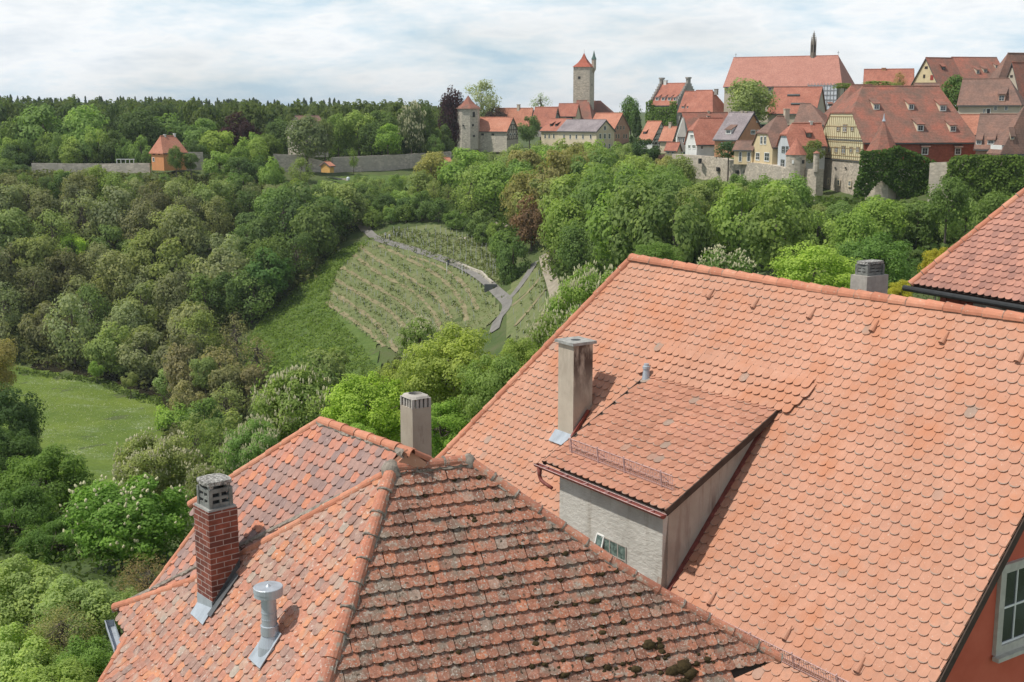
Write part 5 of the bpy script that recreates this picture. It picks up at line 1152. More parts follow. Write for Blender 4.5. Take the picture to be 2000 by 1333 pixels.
for x, y0, y1 in ((1326, 270, 279), (1333, 270, 279), (1327, 297, 309), (1334, 297, 309)):
    A = onp(x, y1, O, -b_); w_ = .5; window(root, A, a_ * -1, -b_, w_, z_at(A, y0) - A[2], .06, 1, 2, 'shutter_green' if y0 > 290 else 'white_paint', 'white_paint', 'glass', False)
h = House('town_house', 'wide brownish-red roof behind the small white house', 1345, 266, 326, 80, 222, 285, xa=1432, Wd=11, roof='far_mixed', wall='pl_white', near='gable')
h.chimney([(1384, 218, 226, 4)]); h.dormer([(1381, 227, 1386, 231)], 'pl_white', cols=1)
h = House('white_house', 'small white house with half-hipped red roof standing on the town wall', 1361, 280, 290, 79, 233, 309, xa=1420, xb=1339, roof='far_red', wall='pl_white', near='half', k=(.5, 1))
h.win('b', [(1348, 263, 1355, 271), (1344, 283, 1349, 291), (1352, 283, 1359, 291)], cols=2, shut=None); h.win('a', [(1368, 285, 1374, 292)], cols=2)
h = House('apricot_house', 'apricot house with greyish tiled roof and a shed dormer', 1440, 272, 274, -45, 222, 308, xa=1396, xb=1497, roof='far_grey', wall='pl_orange')
h.win('b', [(1477, 236, 1480, 240), (1466, 254, 1475, 263), (1478, 254, 1484, 263)], cols=2); h.win('a', [(1408, 278, 1412, 286), (1416, 278, 1420, 286), (1424, 278, 1428, 286)], cols=2, shut='shutter_red'); h.dormer([(1417, 253, 1428, 263)], 'pl_white', 'far_brown')
h.chimney([(1450, 218, 226, 4), (1458, 219, 226, 4)])
h = House('garden_house', 'low cream annex with brown tiled roof beside the dark pine', 1470, 292, 262, -55, 278, 322, xa=1434, xb=1482, roof='far_brown', wall='pl_yellow'); h.win('a', [(1443, 297, 1449, 316), (1459, 297, 1466, 316)], cols=1, rows=2)
h = House('cream_house', 'cream house with brown half-hipped roof in the middle of the wall row', 1509, 286, 252, 80, 230, 324, xa=1548, xb=1471, roof='far_brown', wall='pl_yellow', near='half', k=(.42, 1))
h.win('b', [(1485, 266, 1490, 283), (1492, 266, 1497, 283), (1476, 298, 1484, 314), (1493, 298, 1503, 316)], cols=2, rows=2); h.chimney([(1536, 214, 236, 9)], 'pl_beige')
h = House('blue_white_house', 'blue-white house with orange-red half-hipped roof left of the stone turret', 1543, 283, 245, 80, 244, 333, xa=1612, xb=1520, roof='far_red', wall='bluegrey', near='half', k=(.45, 1))
h.win('b', [(1527, 286, 1533, 299), (1535, 286, 1540, 299), (1525, 312, 1532, 328)], cols=2, frame='slate_trim'); h.dormer([(1575, 259, 1585, 269)], 'timber_dark', 'far_red'); h.chimney([(1584, 238, 246, 5)], 'pl_white')
rt_, c_, r_c, z_ = round_tower('wall_turret', 'squat round stone turret with red cone roof on the town wall', 1555, 38, 268, 301, 352, 238, 'stone_town', 'far_red', 12, 1.12, False); slit(rt_, 1544, 313, 320, 3.5, c_, r_c, 'white_paint'); slit(rt_, 1564, 313, 320, 5, c_, r_c, 'dark_metal')
rt_, c_, r_c, z_ = round_tower('wall_turret', 'slim stone turret with lean cap against the timbered barn', 1595, 12, 293, 298, 336, 234, 'stone_town', 'far_red', 8, 1.3, False)
h = House('town_house', 'steep dark brown roof peak between church scaffold and timbered barn', 1612, 243, 290, -60, 205, 262, xa=1552, xb=1634, roof='far_brown', wall='pl_grey', near='hip', hip=(5, None)); 
h = House('town_house', 'big weathered red-brown roof left behind the timbered barn', 1640, 236, 288, 84, 168, 260, xa=1720, xb=1600, roof='far_mixed', wall='pl_grey', near='hip', hip=(5, None)); h.dormer([(1618, 203, 1626, 206)], 'dark_metal')
# great timbered barn
h = House('timbered_barn', 'huge half-timbered building with long weathered roof, many dormers and stone base', 1687, 276, 232, 82, 171, 398, xa=1905, xb=1602, roof='far_mixed', wall='stone_town', near='half', far='hip', k=(.50, 0), hip=(3.9, 2.6), over=.6, cat='barn'); barn = h
zt1 = onp(1644, 312, h.O, h.n['b'])[2] - h.O[2]; kz = h.hr * .5
mb = MB(); pts = [h.P(-.03, .05, zt1), h.P(-.03, h.W - .05, zt1), h.P(-.03, h.W, 0), h.P(-.03, h.W - h.W / 2 * .5, kz), h.P(-.03, h.W / 2 * .5, kz), h.P(-.03, 0, 0)]; mb.prism(pts, h.a * -.12); pn = mb.build('infill_panels', 'timber_bg', h.root)
h.O = h.O - h.a * .15
h.timber('b', [311, 304, 289, 277.5, 268, 247, 228], .95, 'timber', w=.13, diag=False); 
h.win('b', [(1617, 287, 1624, 299), (1630, 287, 1637, 299), (1643, 285, 1652, 301), (1659, 287, 1666, 299), (1672, 287, 1679, 299), (1634, 247, 1641, 257), (1646, 243, 1655, 259), (1661, 247, 1668, 257)], frame='timber', cols=2, rows=2, pane='glass_pale')
mb = MB()
for z in (0.02, zt1): mb.box(h.P(-.10, h.W / 2, z), h.a * .10, h.b * h.W / 2, Z * .16)
mb.build('ledge', 'slate_trim', h.root)
h.win('b', [(1616, 348, 1620, 362), (1635, 350, 1641, 364), (1656, 352, 1663, 366)], frame='pl_cream', cols=1, pane='glass_pale', bw=.25); h.hole('b', [(1630, 327, 1633, 330), (1650, 327, 1653, 330), (1615, 375, 1619, 379), (1640, 379, 1645, 384)])
h.O = h.O + h.a * .15
h.dormer([(1706, 203, 1718, 215), (1774, 203, 1785, 215), (1835, 205, 1848, 218), (1791, 243, 1804, 257), (1855, 245, 1867, 258)], 'pl_white', side='pl_cream')
zc = onp(1790, 318, h.O, h.n['a'])[2] - h.O[2]
mb = MB(); mb.prism([h.P(.05, -.32, zc), h.P(h.L + .1, -.32, zc), h.P(h.L + .1, -.02, -.3), h.P(.05, -.02, -.3)], h.b * .3); mb.build('tile_hung_wall', 'far_steep_red', h.root)
for x0, y0, x1, y1 in ((1800, 288, 1813, 303), (1865, 289, 1877, 303)):
    o, w, hh = h.rect('a', x0, y0, x1, y1, off=.35); wo = window(h.root, o, h.a, -h.b, w, hh, .14, 2, 2, 'white_paint', 'white_paint', 'glass', False); m = MB(); m.prism([o - h.a * .25 - h.b * .45 + Z * hh, o + h.a * (w + .25) - h.b * .45 + Z * hh, o + h.a * (w + .25) + h.b * .3 + Z * (hh + .55), o - h.a * .25 + h.b * .3 + Z * (hh + .55)], Z * .12); m.build('hood', 'far_brown', wo)
rt_, c_, r_c, z_ = round_tower('stair_turret', 'ivy-clad turret with tall pointed tiled cone before the timbered barn', 1723, 62, 234, 298, 390, 226, 'stone_town', 'far_mixed', 8, 1.10, False)
mb = MB(); mb.tube([V(c_[0], c_[1], z_ - .3), V(c_[0], c_[1], z_ + .2), V(c_[0], c_[1], z_ + 1.1)], [.35, .16, .03], 8); mb.build('finial', 'zinc', rt_)
# upper right quarter
h = House('town_house', 'plain red roof on the skyline right of the church', 1783, 177, 330, -75, 137, 200, xa=1688, Wd=11, roof='far_red', wall='pl_grey'); h.chimney([(1726, 134, 140, 7)], 'pl_orange')
h = House('gabled_house', 'pale yellow gable with three window openings on the skyline', 1840, 180, 310, 70, 115, 205, xa=1890, xb=1773, roof='far_mixed', wall='pl_yellow')
h.hole('b', [(1806, 130, 1812, 135), (1803, 146, 1807, 153)], 'timber_dark'); h.hole('b', [(1817, 147, 1823, 157)], 'shutter_red'); h.dormer([(1840, 130, 1846, 137)], 'timber_dark')
h = House('town_house', 'low lean-to brown roof in front of the pale yellow gable', 1835, 180, 295, -80, 165, 195, xa=1790, Wd=6, roof='far_brown', wall='pl_grey')
h = House('town_house', 'red roof with several dormers on the skyline, upper right', 1880, 152, 340, 80, 114, 180, xa=1966, Wd=12, roof='far_mixed', wall='pl_grey'); h.dormer([(1907, 137, 1913, 145), (1921, 135, 1928, 142), (1944, 128, 1948, 134)], 'pl_beige', cols=1)
h = House('town_house', 'big brown roof cut by the right edge of the view, on the skyline', 1946, 160, 302, 78, 106, 190, xa=2060, xb=1925, roof='far_brown', wall='pl_grey', near='hip', hip=(4, None))
h = House('gabled_house', 'grey-beige steep gable at the right edge, under the skyline roof', 1996, 200, 286, 66, 124, 222, xa=2050, xb=1950, roof='far_mixed', wall='pl_beige'); h.hole('b', [(1975, 127, 1979, 133), (1973, 147, 1978, 152)], 'timber_dark')
h = House('town_house', 'long brown roof with one tall dormer right of the green tree', 1992, 204, 262, -62, 156, 236, xa=1872, Wd=11, roof='far_brown', wall='pl_beige', near='hip', hip=(3, None)); h.dormer([(1949, 184, 1963, 199)], 'pl_pink', cols=2)
h.win('a', [(1920, 213, 1924, 222), (1941, 206, 1948, 216), (1962, 206, 1969, 216)], cols=2); h.win('a', [(1926, 212, 1935, 226)], 'pl_white', cols=1, rows=1)
h = House('town_house', 'small plain orange roof right of the timbered barn', 1888, 263, 240, 78, 227, 285, xa=1936, Wd=9, roof='far_orange', wall='pl_pink')
h = House('town_house', 'brown roofed house with two wide shed dormers near the right edge', 1906, 290, 224, 116, 226, 310, xa=1975, Wd=13, roof='far_brown', wall='pl_pink'); h.dormer([(1906, 273, 1917, 283), (1928, 273, 1942, 283)], 'pl_white', pr=.5, cols=2)
h = House('town_house', 'brown roof over a white timbered front at the right edge above the ivy', 1957, 284, 214, 80, 206, 308, xa=2060, xb=1935, roof='far_brown', wall='pl_white', near='hip', hip=(5, None)); h.dormer([(1973, 262, 1981, 273)], 'pl_cream', pr=.5, cols=1)
h.timber('a', [303, 294, 285], 1.2, 'timber_dark', w=.12, diag=False)
# town wall and ivy
wall_line('town_wall', [(1318, 301, 296), (1345, 303, 290), (1400, 306, 280), (1445, 316, 268), (1500, 320, 255), (1545, 329, 243), (1602, 331, 234)], 11, 1.6, 'stone_town', 'long weathered stone town wall under the row of houses')
wall_line('town_wall', [(1820, 318, 216), (1852, 316, 214), (1900, 307, 211.5), (2010, 309, 206), (2060, 309, 203.5)], 10, 1.6, 'stone_town', 'ivy covered stone wall stretch at the right edge')
for x in (1468, 1495, 1430): pass
mb = MB(); 
for i, (x, y0, y1, Y) in enumerate([(1440, 333, 339, 268.4), (1367, 310, 320, 284), (1402, 327, 335, 278), (1345, 326, 334, 288), (1454, 333, 338, 266)]):
    P_ = U(x, y1, Y - 1.4); m = MB(); m.box(P_ + Z * (z_at(P_, y0) - P_[2]) / 2, V(.28, .0, 0), V(0, .9, 0), Z * (z_at(P_, y0) - P_[2]) / 2); tag(m.build('loophole', 'dark_metal'), ['dark loophole in the wall below the cream annex', 'dark loophole under the small white house', 'narrow opening in the wall below the apricot house', 'dark opening low in the wall near its left end', 'dark loophole, right one below the cream annex'][i], 'opening')
def ivy(name, poly, P_, n, color, label, num=5000, size=.5, thick=.7):
    r3 = np.random.RandomState(len(label)); pts = []; xs = [p[0] for p in poly]; yy = [p[1] for p in poly]
    while len(pts) < num:
        x, y = r3.uniform(min(xs), max(xs)), r3.uniform(min(yy), max(yy))
        if inpoly(poly, x, y): pts.append(onp(x, y, P_, n) + n * abs(r3.normal(0, thick * .5)) + n * .3 * math.sin(x * .11) * math.sin(y * .17))
    pts = np.array(pts); vs, q, va = leaf_quads(r3, pts, n[None, :] * 1.1 + r3.normal(size=(num, 3)) * .6 + np.array([0, 0, .5]), size, r3.rand(num)); o = mobj(name, fast_mesh(name, vs, q, 'leaf', va, False)); o.color = (*color, 1); return tag(o, label, 'ivy')
nb_ = barn.n['a']
ivy('ivy', [(1680, 292), (1690, 296), (1735, 292), (1748, 284), (1770, 292), (1812, 308), (1832, 320), (1834, 352), (1815, 384), (1760, 386), (1738, 366), (1722, 352), (1706, 364), (1690, 388), (1664, 392), (1668, 362), (1678, 330)], c_ + nz(V(0, -1, 0)) * (r_c * 1.15), nb_, (.09, .165, .036), 'thick dark ivy on the turret and base of the timbered barn', 7000)
ivy('ivy', [(1852, 318), (1862, 306), (1900, 302), (1940, 304), (1985, 303), (2020, 309), (2020, 402), (1960, 402), (1900, 392), (1858, 362), (1850, 340)], U(1930, 340, 208.3), nz(V(-.47, -.88, 0)), (.13, .21, .045), 'green ivy sheet over the wall at the right edge', 7000)
o, w, hh = sgh.rect('a', 1272, 210, 1320, 240, off=.4)
ivy('ivy', [(1262, 200), (1275, 196), (1278, 210), (1308, 210), (1310, 198), (1322, 198), (1322, 245), (1262, 245)], sgh.O + sgh.n['a'] * .8, sgh.n['a'], (.16, .26, .06), 'bright ivy and shrubs on the front of the stepped-gable house', 2600, .6)
# buildings of the castle garden
h = House('orange_tower_house', 'small orange tower house with red hipped roof and two white chimneys', 319, 297, 346, 40, 268, 334, xa=363, xb=295, roof='far_orange', wall='orange_wall', near='hip', far='hip', hip=(1.3, 1.3)); h.chimney([(322, 264, 272, 3.4), (341, 262, 272, 3.4)], 'pl_white')
h.hole('b', [(298, 299, 303, 303), (309, 299, 312, 303)], 'timber_dark'); h.win('b', [(298, 308, 302, 316)], cols=1, rows=2)
h = House('chapel', 'old pale stone chapel half hidden behind the budding tree', 597, 252, 380, 50, 228, 308, xa=640, xb=561, roof='far_brown', wall='stone_pale', near='gable', cat='chapel'); h.hole('b', [(572, 256, 575, 264), (584, 256, 587, 264)])
h = House('garden_shed', 'yellow-orange shed with flat orange roof on the garden slope', 644, 325, 356, 40, 318, 338, xa=652, xb=627, roof='far_orange', wall='shed_yellow', cat='shed')
h = House('wayside_hut', 'tiny pale gabled stone hut with dark doorway under the long garden wall', 873, 318, 384, 65, 310, 335, xa=884, xb=861, roof='far_orange', wall='pl_apricot', cat='hut', over=.15, og=.1); h.hole('b', [(864, 321, 868, 331)])
for i, (x, Y) in enumerate([(228, 358)]):
    root = empty('pergola', U(244, 320, Y), 'white garden pergola left of the orange tower house', 'pergola')
    for x_ in (228, 236, 245, 253, 261): p = U(x_, 312, Y); m = MB(); m.box(p - Z * 1.1, V(.09, 0, 0), V(0, .09, 0), Z * 1.1); m.build('post', 'pl_white', root)
    A, B = U(227, 311.5, Y), U(263, 311.5, Y); m = MB(); m.box((A + B) / 2, (B - A) / 2, V(0, .1, 0), Z * .1); m.build('beam', 'pl_white', root)
p = U(844, 262, 560); m = MB(); m.tube([p - Z * 3, V(p[0], p[1], z_at(p, 203))], [.22, .08], 6)
for j in range(3): m.tube([V(p[0] - .8 + .2 * j, p[1], z_at(p, 222 - 6 * j)), V(p[0] + .8 - .2 * j, p[1], z_at(p, 222 - 6 * j))], .05, 5)
tag(m.build('antenna_mast', 'pole_metal'), 'thin antenna mast on the skyline beside the black-purple beech', 'mast')
p = U(680, 346, 352); m = MB(); m.tube([p - Z * .9, p - Z * .3, p], [.5, .5, .3], 12); tag(m.build('water_tank', 'net_white'), 'small shiny white tank by the ruined garden wall', 'tank')
# walkers on the path
def person(px, py, Y, top, legs, label, face=0, stride=.18, sc=1.0):
    g = G(px, py); C0 = V(g[0], g[1], h1(g[0], g[1]) + .33); f = az(face); s_ = V(f[1], -f[0], 0)
    me = bpy.data.meshes.new('person'); J = [(0, 0, .95), (0, 0, 1.15), (0, 0, 1.42), (0, 0, 1.55), (0, 0, 1.68), (.09, .0, .90), (.10, stride * .6, .50), (.10, stride, .06), (.10, stride + .14, .03), (-.09, 0, .90), (-.10, -stride * .3, .50), (-.10, -stride, .08), (-.10, -stride + .14, .03), (.18, 0, 1.40), (.24, -.06, 1.12), (.23, .08, .88), (-.18, 0, 1.40), (-.24, .05, 1.12), (-.23, .2, .95)]
    E_ = [(0, 1), (1, 2), (2, 3), (3, 4), (0, 5), (5, 6), (6, 7), (7, 8), (0, 9), (9, 10), (10, 11), (11, 12), (2, 13), (13, 14), (14, 15), (2, 16), (16, 17), (17, 18)]
    me.from_pydata([tuple((s_ * a + f * b + Z * c) * sc) for a, b, c in J], E_, []); o = bpy.data.objects.new('person', me); COL.objects.link(o); o.location = C0
    sk = o.modifiers.new('s', 'SKIN'); rad = [.15, .14, .15, .06, .10, .10, .075, .05, .04, .10, .075, .05, .04, .06, .045, .035, .06, .045, .035]
    for i, v in enumerate(me.skin_vertices[0].data): v.radius = (rad[i] * sc, rad[i] * .85 * sc); v.use_root = i == 0
    o.modifiers.new('d', 'SUBSURF').levels = 1
    dg = bpy.context.evaluated_depsgraph_get(); m2 = bpy.data.meshes.new_from_object(o.evaluated_get(dg)); o.modifiers.clear(); o.data = m2; m2.materials.clear()
    for c in (top, legs, 'skin', 'hair'): m2.materials.append(mat(c))
    for p_ in m2.polygons: z = p_.center[2] / sc; p_.material_index = 3 if z > 1.70 or (z > 1.6 and (V(*p_.center) @ f) < -.01) else (2 if z > 1.5 else (0 if z > .93 else 1))
    return tag(o, label, 'person', 'walkers on the path')
mono('skin', (.45, .28, .2), .05); mono('hair', (.05, .035, .03), .1); mono('cloth_white', (.6, .6, .6), .05); mono('cloth_navy', (.05, .06, .10), .1); mono('cloth_grey', (.16, .16, .17), .1)
person(753, 470, 290, 'cloth_white', 'cloth_navy', 'person in a white top, left of the pair at the top of the path', 150)
person(761, 473, 288, 'cloth_white', 'cloth_grey', 'person in a white top, right of the pair at the top of the path', 160)
person(876, 524, 270, 'cloth_navy', 'cloth_grey', 'person in dark clothes walking on the path halfway down', 140)
for i, (x, y, Y) in enumerate([(873, 533, 266), (903, 538, 262)]):
    g = G(x, y); m = MB(); m.tube([g - Z * .2, g + Z * 2.3], .11, 6); tag(m.build('post', 'pl_white'), ['pale post beside the dark-clothed walker', 'pale post further down the path edge'][i], 'post', 'posts along the path')
# ---------------------------------------------------------------- trees
def crown(seed, n_cl, n_lf, size, shape='round', cr=(.26, .40), hollow=.55, bz=-.75):
    """unit crown (radius 1 in x, y and z) of leaf clumps, returned as arrays"""
    rng = np.random.RandomState(seed); C_ = []; Rr = []
    while len(C_) < n_cl:
        d = rng.normal(size=3); d /= np.linalg.norm(d); rad = rng.uniform(hollow, .86)
        if shape == 'round': p = d * rad
        elif shape == 'tall': p = d * rad; p[:2] *= .9 * (1 - .25 * max(0, p[2]))
        elif shape == 'cone': z = rng.uniform(-1, 1); w = (1 - z) * .48 + .03; t = rng.uniform(0, 6.28); p = np.array([math.cos(t) * w * rng.uniform(.5, 1), math.sin(t) * w * rng.uniform(.5, 1), z * .95])
        elif shape == 'column': z = rng.uniform(-.95, .95); w = .62 * (1 - abs(z) ** 3 * .6); t = rng.uniform(0, 6.28); p = np.array([math.cos(t) * w, math.sin(t) * w, z])
        elif shape == 'umbrella': p = d * rad; p[2] = abs(p[2]) * .8 - .2
        if p[2] < bz: continue
        C_.append(p); Rr.append(rng.uniform(*cr) * (.55 if shape == 'cone' else 1) * (1.0 if p[2] < .5 else .85))
    C_ = np.array(C_); Rr = np.array(Rr); k = n_cl * n_lf; idx = np.repeat(np.arange(n_cl), n_lf)
    d = rng.normal(size=(k, 3)); d[:, 2] += .25; d /= np.linalg.norm(d, axis=1)[:, None]
    pos = C_[idx] + d * Rr[idx][:, None] * (.55 + .5 * rng.rand(k, 1) ** .6) * np.array([1.05, 1.05, .85])
    nn = d + C_[idx] * .6 + rng.normal(size=(k, 3)) * .40 + np.array([0, 0, .3])
    vs, q, va = leaf_quads(rng, pos, nn, size, np.clip(rng.rand(n_cl)[idx] * .45 + rng.rand(k) * .55, 0, 1))
    return vs, q, va, C_, Rr
def limb_mesh(name, seed, targets, stem, r0=.06, nl=7, top=.55):
    """trunk from z=-1 (foot) to z=0 (crown centre) in crown units, with limbs to some clumps"""
    mb = MB(); rg = random.Random(seed); w = [V(rg.uniform(-.03, .03) if z > -.9 else 0, rg.uniform(-.03, .03) if z > -.9 else 0, z) for z in (-.5, -.25, 0, .3, top)]
    if stem:
        w = [V(0, 0, -1), V(.01, 0, -.5), V(0, 0, 0)]; mb.tube(w, [r0 * 1.3, r0 * 1.05, r0 * .8], 7, cap=False)
    else:
        mb.tube(w, [r0 * .85, r0 * .78, r0 * .62, r0 * .36, r0 * .1], 7, cap=False)
        ts = list(targets); rg.shuffle(ts)
        for t in ts[:nl]:
            b = w[rg.randint(0, 3)]; t = V(*t) * .9; m_ = (b + t) / 2 + V(0, 0, -.06); mb.tube([b, m_, t], [r0 * .42, r0 * .26, r0 * .05], 5, cap=False)
    me = bpy.data.meshes.new(name); me.from_pydata([tuple(v) for v in mb.v], [], mb.f); me.materials.append(mat('bark')); me.polygons.foreach_set('use_smooth', [True] * len(me.polygons)); me.update(); return me
def candles(seed, C_, Rr, n, h, w):      # upright blossom candles on the outside of the clumps
    rng = np.random.RandomState(seed); vs = []; fs = []; b = 0
    idx = rng.randint(0, len(C_), n)
    for i in idx:
        d = rng.normal(size=3); d[2] = abs(d[2]) * .8 + .1; d += C_[i] * .9; d /= np.linalg.norm(d); p = C_[i] + d * Rr[i] * 1.02; ax = nz(np.array([d[0] * .35, d[1] * .35, 1.0])); s = rng.uniform(.7, 1.2)
        u = nz(np.cross(ax, [1, .2, 0])); v_ = np.cross(u, ax)
        for z, r in ((0, .5), (.3, 1.0), (.7, .7)):
            for t in range(5): vs.append(p + ax * h * s * z + (u * math.cos(t * 1.257) + v_ * math.sin(t * 1.257)) * w * r * s * rng.uniform(.7, 1.3))
        vs.append(p + ax * h * s)
        for a in range(2): fs += [[b + a * 5 + t, b + a * 5 + (t + 1) % 5, b + a * 5 + 5 + (t + 1) % 5, b + a * 5 + 5 + t] for t in range(5)]
        fs += [[b + 10 + t, b + 10 + (t + 1) % 5, b + 15] for t in range(5)]; b += 16
    me = bpy.data.meshes.new('blossom'); me.from_pydata([tuple(v) for v in vs], [], fs); me.materials.append(mat('blossom')); me.update(); return me
PROTO = {}
def proto(kind, seed, n_cl, n_lf, size, **k):
    nl = k.pop('nl', 7); r0 = k.pop('r0', .05); fl = k.pop('flowers', None)
    vs, q, va, C_, Rr = crown(seed, n_cl, n_lf, size, **k)
    PROTO.setdefault(kind, []).append((fast_mesh('crown', vs, q, 'leaf', va, False), (limb_mesh('trunk', seed, C_, True, r0=r0), limb_mesh('limbs', seed, C_, False, r0=r0, nl=nl)), candles(seed, C_, Rr, *fl) if fl else None))
for sd in range(5): proto('far', 10 + sd, 34, 120, .115, cr=(.24, .40))
for sd in range(3): proto('fartall', 20 + sd, 42, 115, .10, shape='tall', cr=(.26, .38))
for sd in range(3): proto('thin', 30 + sd, 40, 62, .085, shape='tall', cr=(.22, .36), nl=22, r0=.035)
for sd in range(2): proto('cone', 40 + sd, 70, 60, .09, shape='cone', cr=(.2, .34), nl=3)
for sd in range(2): proto('bushy', 50 + sd, 28, 90, .13, cr=(.3, .42), bz=-.55)
for sd in range(3): proto('mid', 60 + sd, 80, 190, .060, cr=(.18, .32), hollow=.5)
for sd in range(2): proto('bare', 70 + sd, 60, 16, .075, shape='tall', cr=(.16, .3), nl=46, r0=.05)
for sd in range(2): proto('near', 80 + sd, 120, 230, .050, cr=(.14, .26), hollow=.45, nl=16)
for sd in range(3): proto('chestnut', 90 + sd, 120, 210, .056, cr=(.14, .25), hollow=.5, nl=16, flowers=(1150, .088, .016))
proto('chestfar', 96, 60, 90, .09, cr=(.18, .30), nl=10, flowers=(700, .10, .022))
proto('chestnut_few', 97, 130, 230, .056, cr=(.13, .25), hollow=.5, nl=16, flowers=(260, .08, .022))
proto('shrub', 100, 90, 200, .060, cr=(.16, .28), hollow=.4, nl=10, bz=-.5); proto('shrub', 101, 90, 200, .060, cr=(.16, .28), hollow=.35, nl=10, bz=-.5)
proto('twiggy', 105, 90, 40, .045, cr=(.16, .28), hollow=.4, nl=80, r0=.03, bz=-.5)
trg = random.Random(77); TREES = 0; FG = 2.3
def tree_at(kind, C, r, rz, color, label, group=None, name='tree', cat='tree', shade=None, gz=None):
    """C = crown centre; the trunk reaches down to the ground"""
    global TREES
    TREES += 1
    cm, tm, bm = trg.choice(PROTO[kind]); g = h1(C[0], C[1]) if gz is None else gz; g = min(g, C[2] - rz * .7)
    if name == 'tree' and kind.startswith('chest'): name = 'chestnut_tree'
    if name == 'tree' and kind == 'cone': name = 'conifer'
    if name == 'tree' and color is PUR: name = 'beech_tree'
    root = empty(name, (C[0], C[1], g), label, cat, group); dz = C[2] - g
    an = trg.uniform(0, 6.28); t = mobj('trunk', tm[0], root, (0, 0, dz - rz * .45)); t.scale = (r, r, max(dz - rz * .45, .5))
    c = mobj('crown', cm, root, (0, 0, dz)); c.scale = (r, r, rz); c.rotation_euler.z = an; j = trg.uniform(.86, 1.16) * FG
    j *= 1.0 if C[1] < 125 else 1.13
    if kind == 'chestnut': j *= 1.2
    c.color = (color[0] * j * trg.uniform(.96, 1.09), color[1] * j, color[2] * j * trg.uniform(.9, 1.1), 1)
    lm = mobj('limbs', tm[1], c)
    if bm:
        b = mobj('blossom', bm, root, (0, 0, dz)); b.scale = c.scale; b.rotation_euler = c.rotation_euler
    return root
def tree(kind, cx, yt, w, h, Y, color, label, group=None, name='tree', cat='tree'):
    C = U(cx, yt + h / 2, Y); k = Y / F; return tree_at(kind, C, w * k / 2, h * k / 2 / .97, color, label, group, name, cat)
DK, MD, OL, BR, YG, GY = (.048, .078, .026), (.074, .112, .034), (.112, .142, .050), (.104, .150, .040), (.155, .215, .040), (.118, .138, .068)
DPK, FRS, PUR, RUST = (.032, .056, .022), (.11, .17, .04), (.022, .012, .014), (.088, .062, .036)
# -- castle garden, in front of and beside the far wood
g1 = 'tall garden trees behind the grey wall'
for a in [(35, 225, 90, 110, 392, MD, 'mid green tree at the far left edge above the garden wall'), (85, 205, 130, 125, 395, MD, 'broad tall dark green tree, left of the pair behind the left garden wall'),
          (160, 203, 120, 120, 398, BR, 'tall lighter green tree, right of the pair behind the left garden wall'), (218, 256, 60, 66, 375, DK, 'small round dark tree in front of the tall ones at the left wall'),
          (270, 212, 110, 106, 400, DK, 'wide dark green tree behind the pergola'), (140, 284, 50, 44, 368, BR, 'low bright green bush-like tree on the left garden wall'),
          (330, 225, 90, 70, 410, MD, 'mid green tree rising behind the orange tower house'), (395, 232, 80, 70, 400, MD, 'round green tree between orange house and purple tree'),
          (425, 248, 72, 76, 372, BR, 'bright round green tree right of the orange house'), (385, 272, 40, 36, 366, DK, 'small dark tree close to the short grey wall')]:
    tree('fartall' if a[2] > 90 else 'far', *a, g1)
tree('far', 470, 223, 78, 78, 388, PUR, 'round dark purple copper beech left of the chapel')
for a in [(520, 262, 70, 60, 372, MD, 'mid green tree just right of the purple beech'), (545, 232, 60, 70, 392, DK, 'dark green tree left of the stone chapel'), (505, 268, 46, 52, 362, BR, 'lighter green tree in front of the purple beech'),
          (660, 222, 60, 80, 400, MD, 'green tree right behind the stone chapel'), (700, 214, 90, 86, 402, BR, 'bright green tree, first right of the chapel'), (745, 216, 80, 84, 404, MD, 'mid green tree, second right of the chapel'),
          (725, 240, 60, 62, 396, DK, 'dark tree in the gap right of the chapel'), (830, 208, 52, 86, 412, DK, 'dark green tree behind the flowering chestnut')]: tree('fartall', *a, g1)
tree('far', 757, 242, 62, 60, 392, FRS, 'light yellow-green spreading tree on the garden wall')
tree('chestfar', 803, 203, 62, 96, 402, (.05, .07, .035), 'dark chestnut covered in white blossom beside the black-purple beech')
tree('fartall', 598, 222, 98, 92, 366, (.078, .098, .045), 'grey-green budding tree hiding the stone chapel')
tree('fartall', 634, 232, 44, 72, 368, (.075, .10, .04), 'green tree against the right end of the chapel')
tree('thin', 850, 262, 40, 42, 400, MD, 'small green tree between chestnut and purple beech')
tree('fartall', 884, 172, 64, 124, 432, PUR, 'tall blackish purple beech left of the white round tower')
tree('thin', 940, 154, 84, 90, 452, (.13, .15, .085), 'pale budding tree rising behind the round tower')
tree('far', 968, 210, 44, 40, 448, (.04, .03, .025), 'dark reddish tree behind the round tower roof')
tree('bare', 1056, 180, 52, 42, 470, (.10, .15, .05), 'lone thin green tree above the roofs left of the gate tower')
tree('far', 1034, 224, 44, 54, 398, DK, 'dark round tree in front of the timbered gable')
tree('fartall', 1232, 186, 48, 76, 420, (.055, .10, .03), 'green tree right of the gate tower before the stepped gables')
tree('cone', 1243, 218, 56, 112, 372, DPK, 'dark conifer right of the pink house')
tree('fartall', 1465, 152, 116, 92, 352, (.105, .135, .048), 'large light green tree in front of the church roof')
tree('fartall', 1870, 148, 88, 78, 285, (.065, .105, .03), 'green tree between the brown roofs at upper right')
tree('thin', 1757, 140, 30, 32, 320, (.14, .11, .05), 'small yellowish tree in front of the red roof')
for a in [(1715, 158, 80, 18, 300, MD, 'shrub row on the wall behind the long timbered barn'), (1650, 162, 50, 14, 300, MD, 'bush behind the ridge of the timbered barn')]: tree('bushy', *a, None, 'shrub', 'shrub')
tree('bushy', 1423, 276, 56, 36, 268, DPK, 'dark spreading pine-like tree on the town wall terrace')
tree('bushy', 1590, 272, 44, 50, 242, (.07, .09, .03), 'green bush between stone turret and timbered gable')
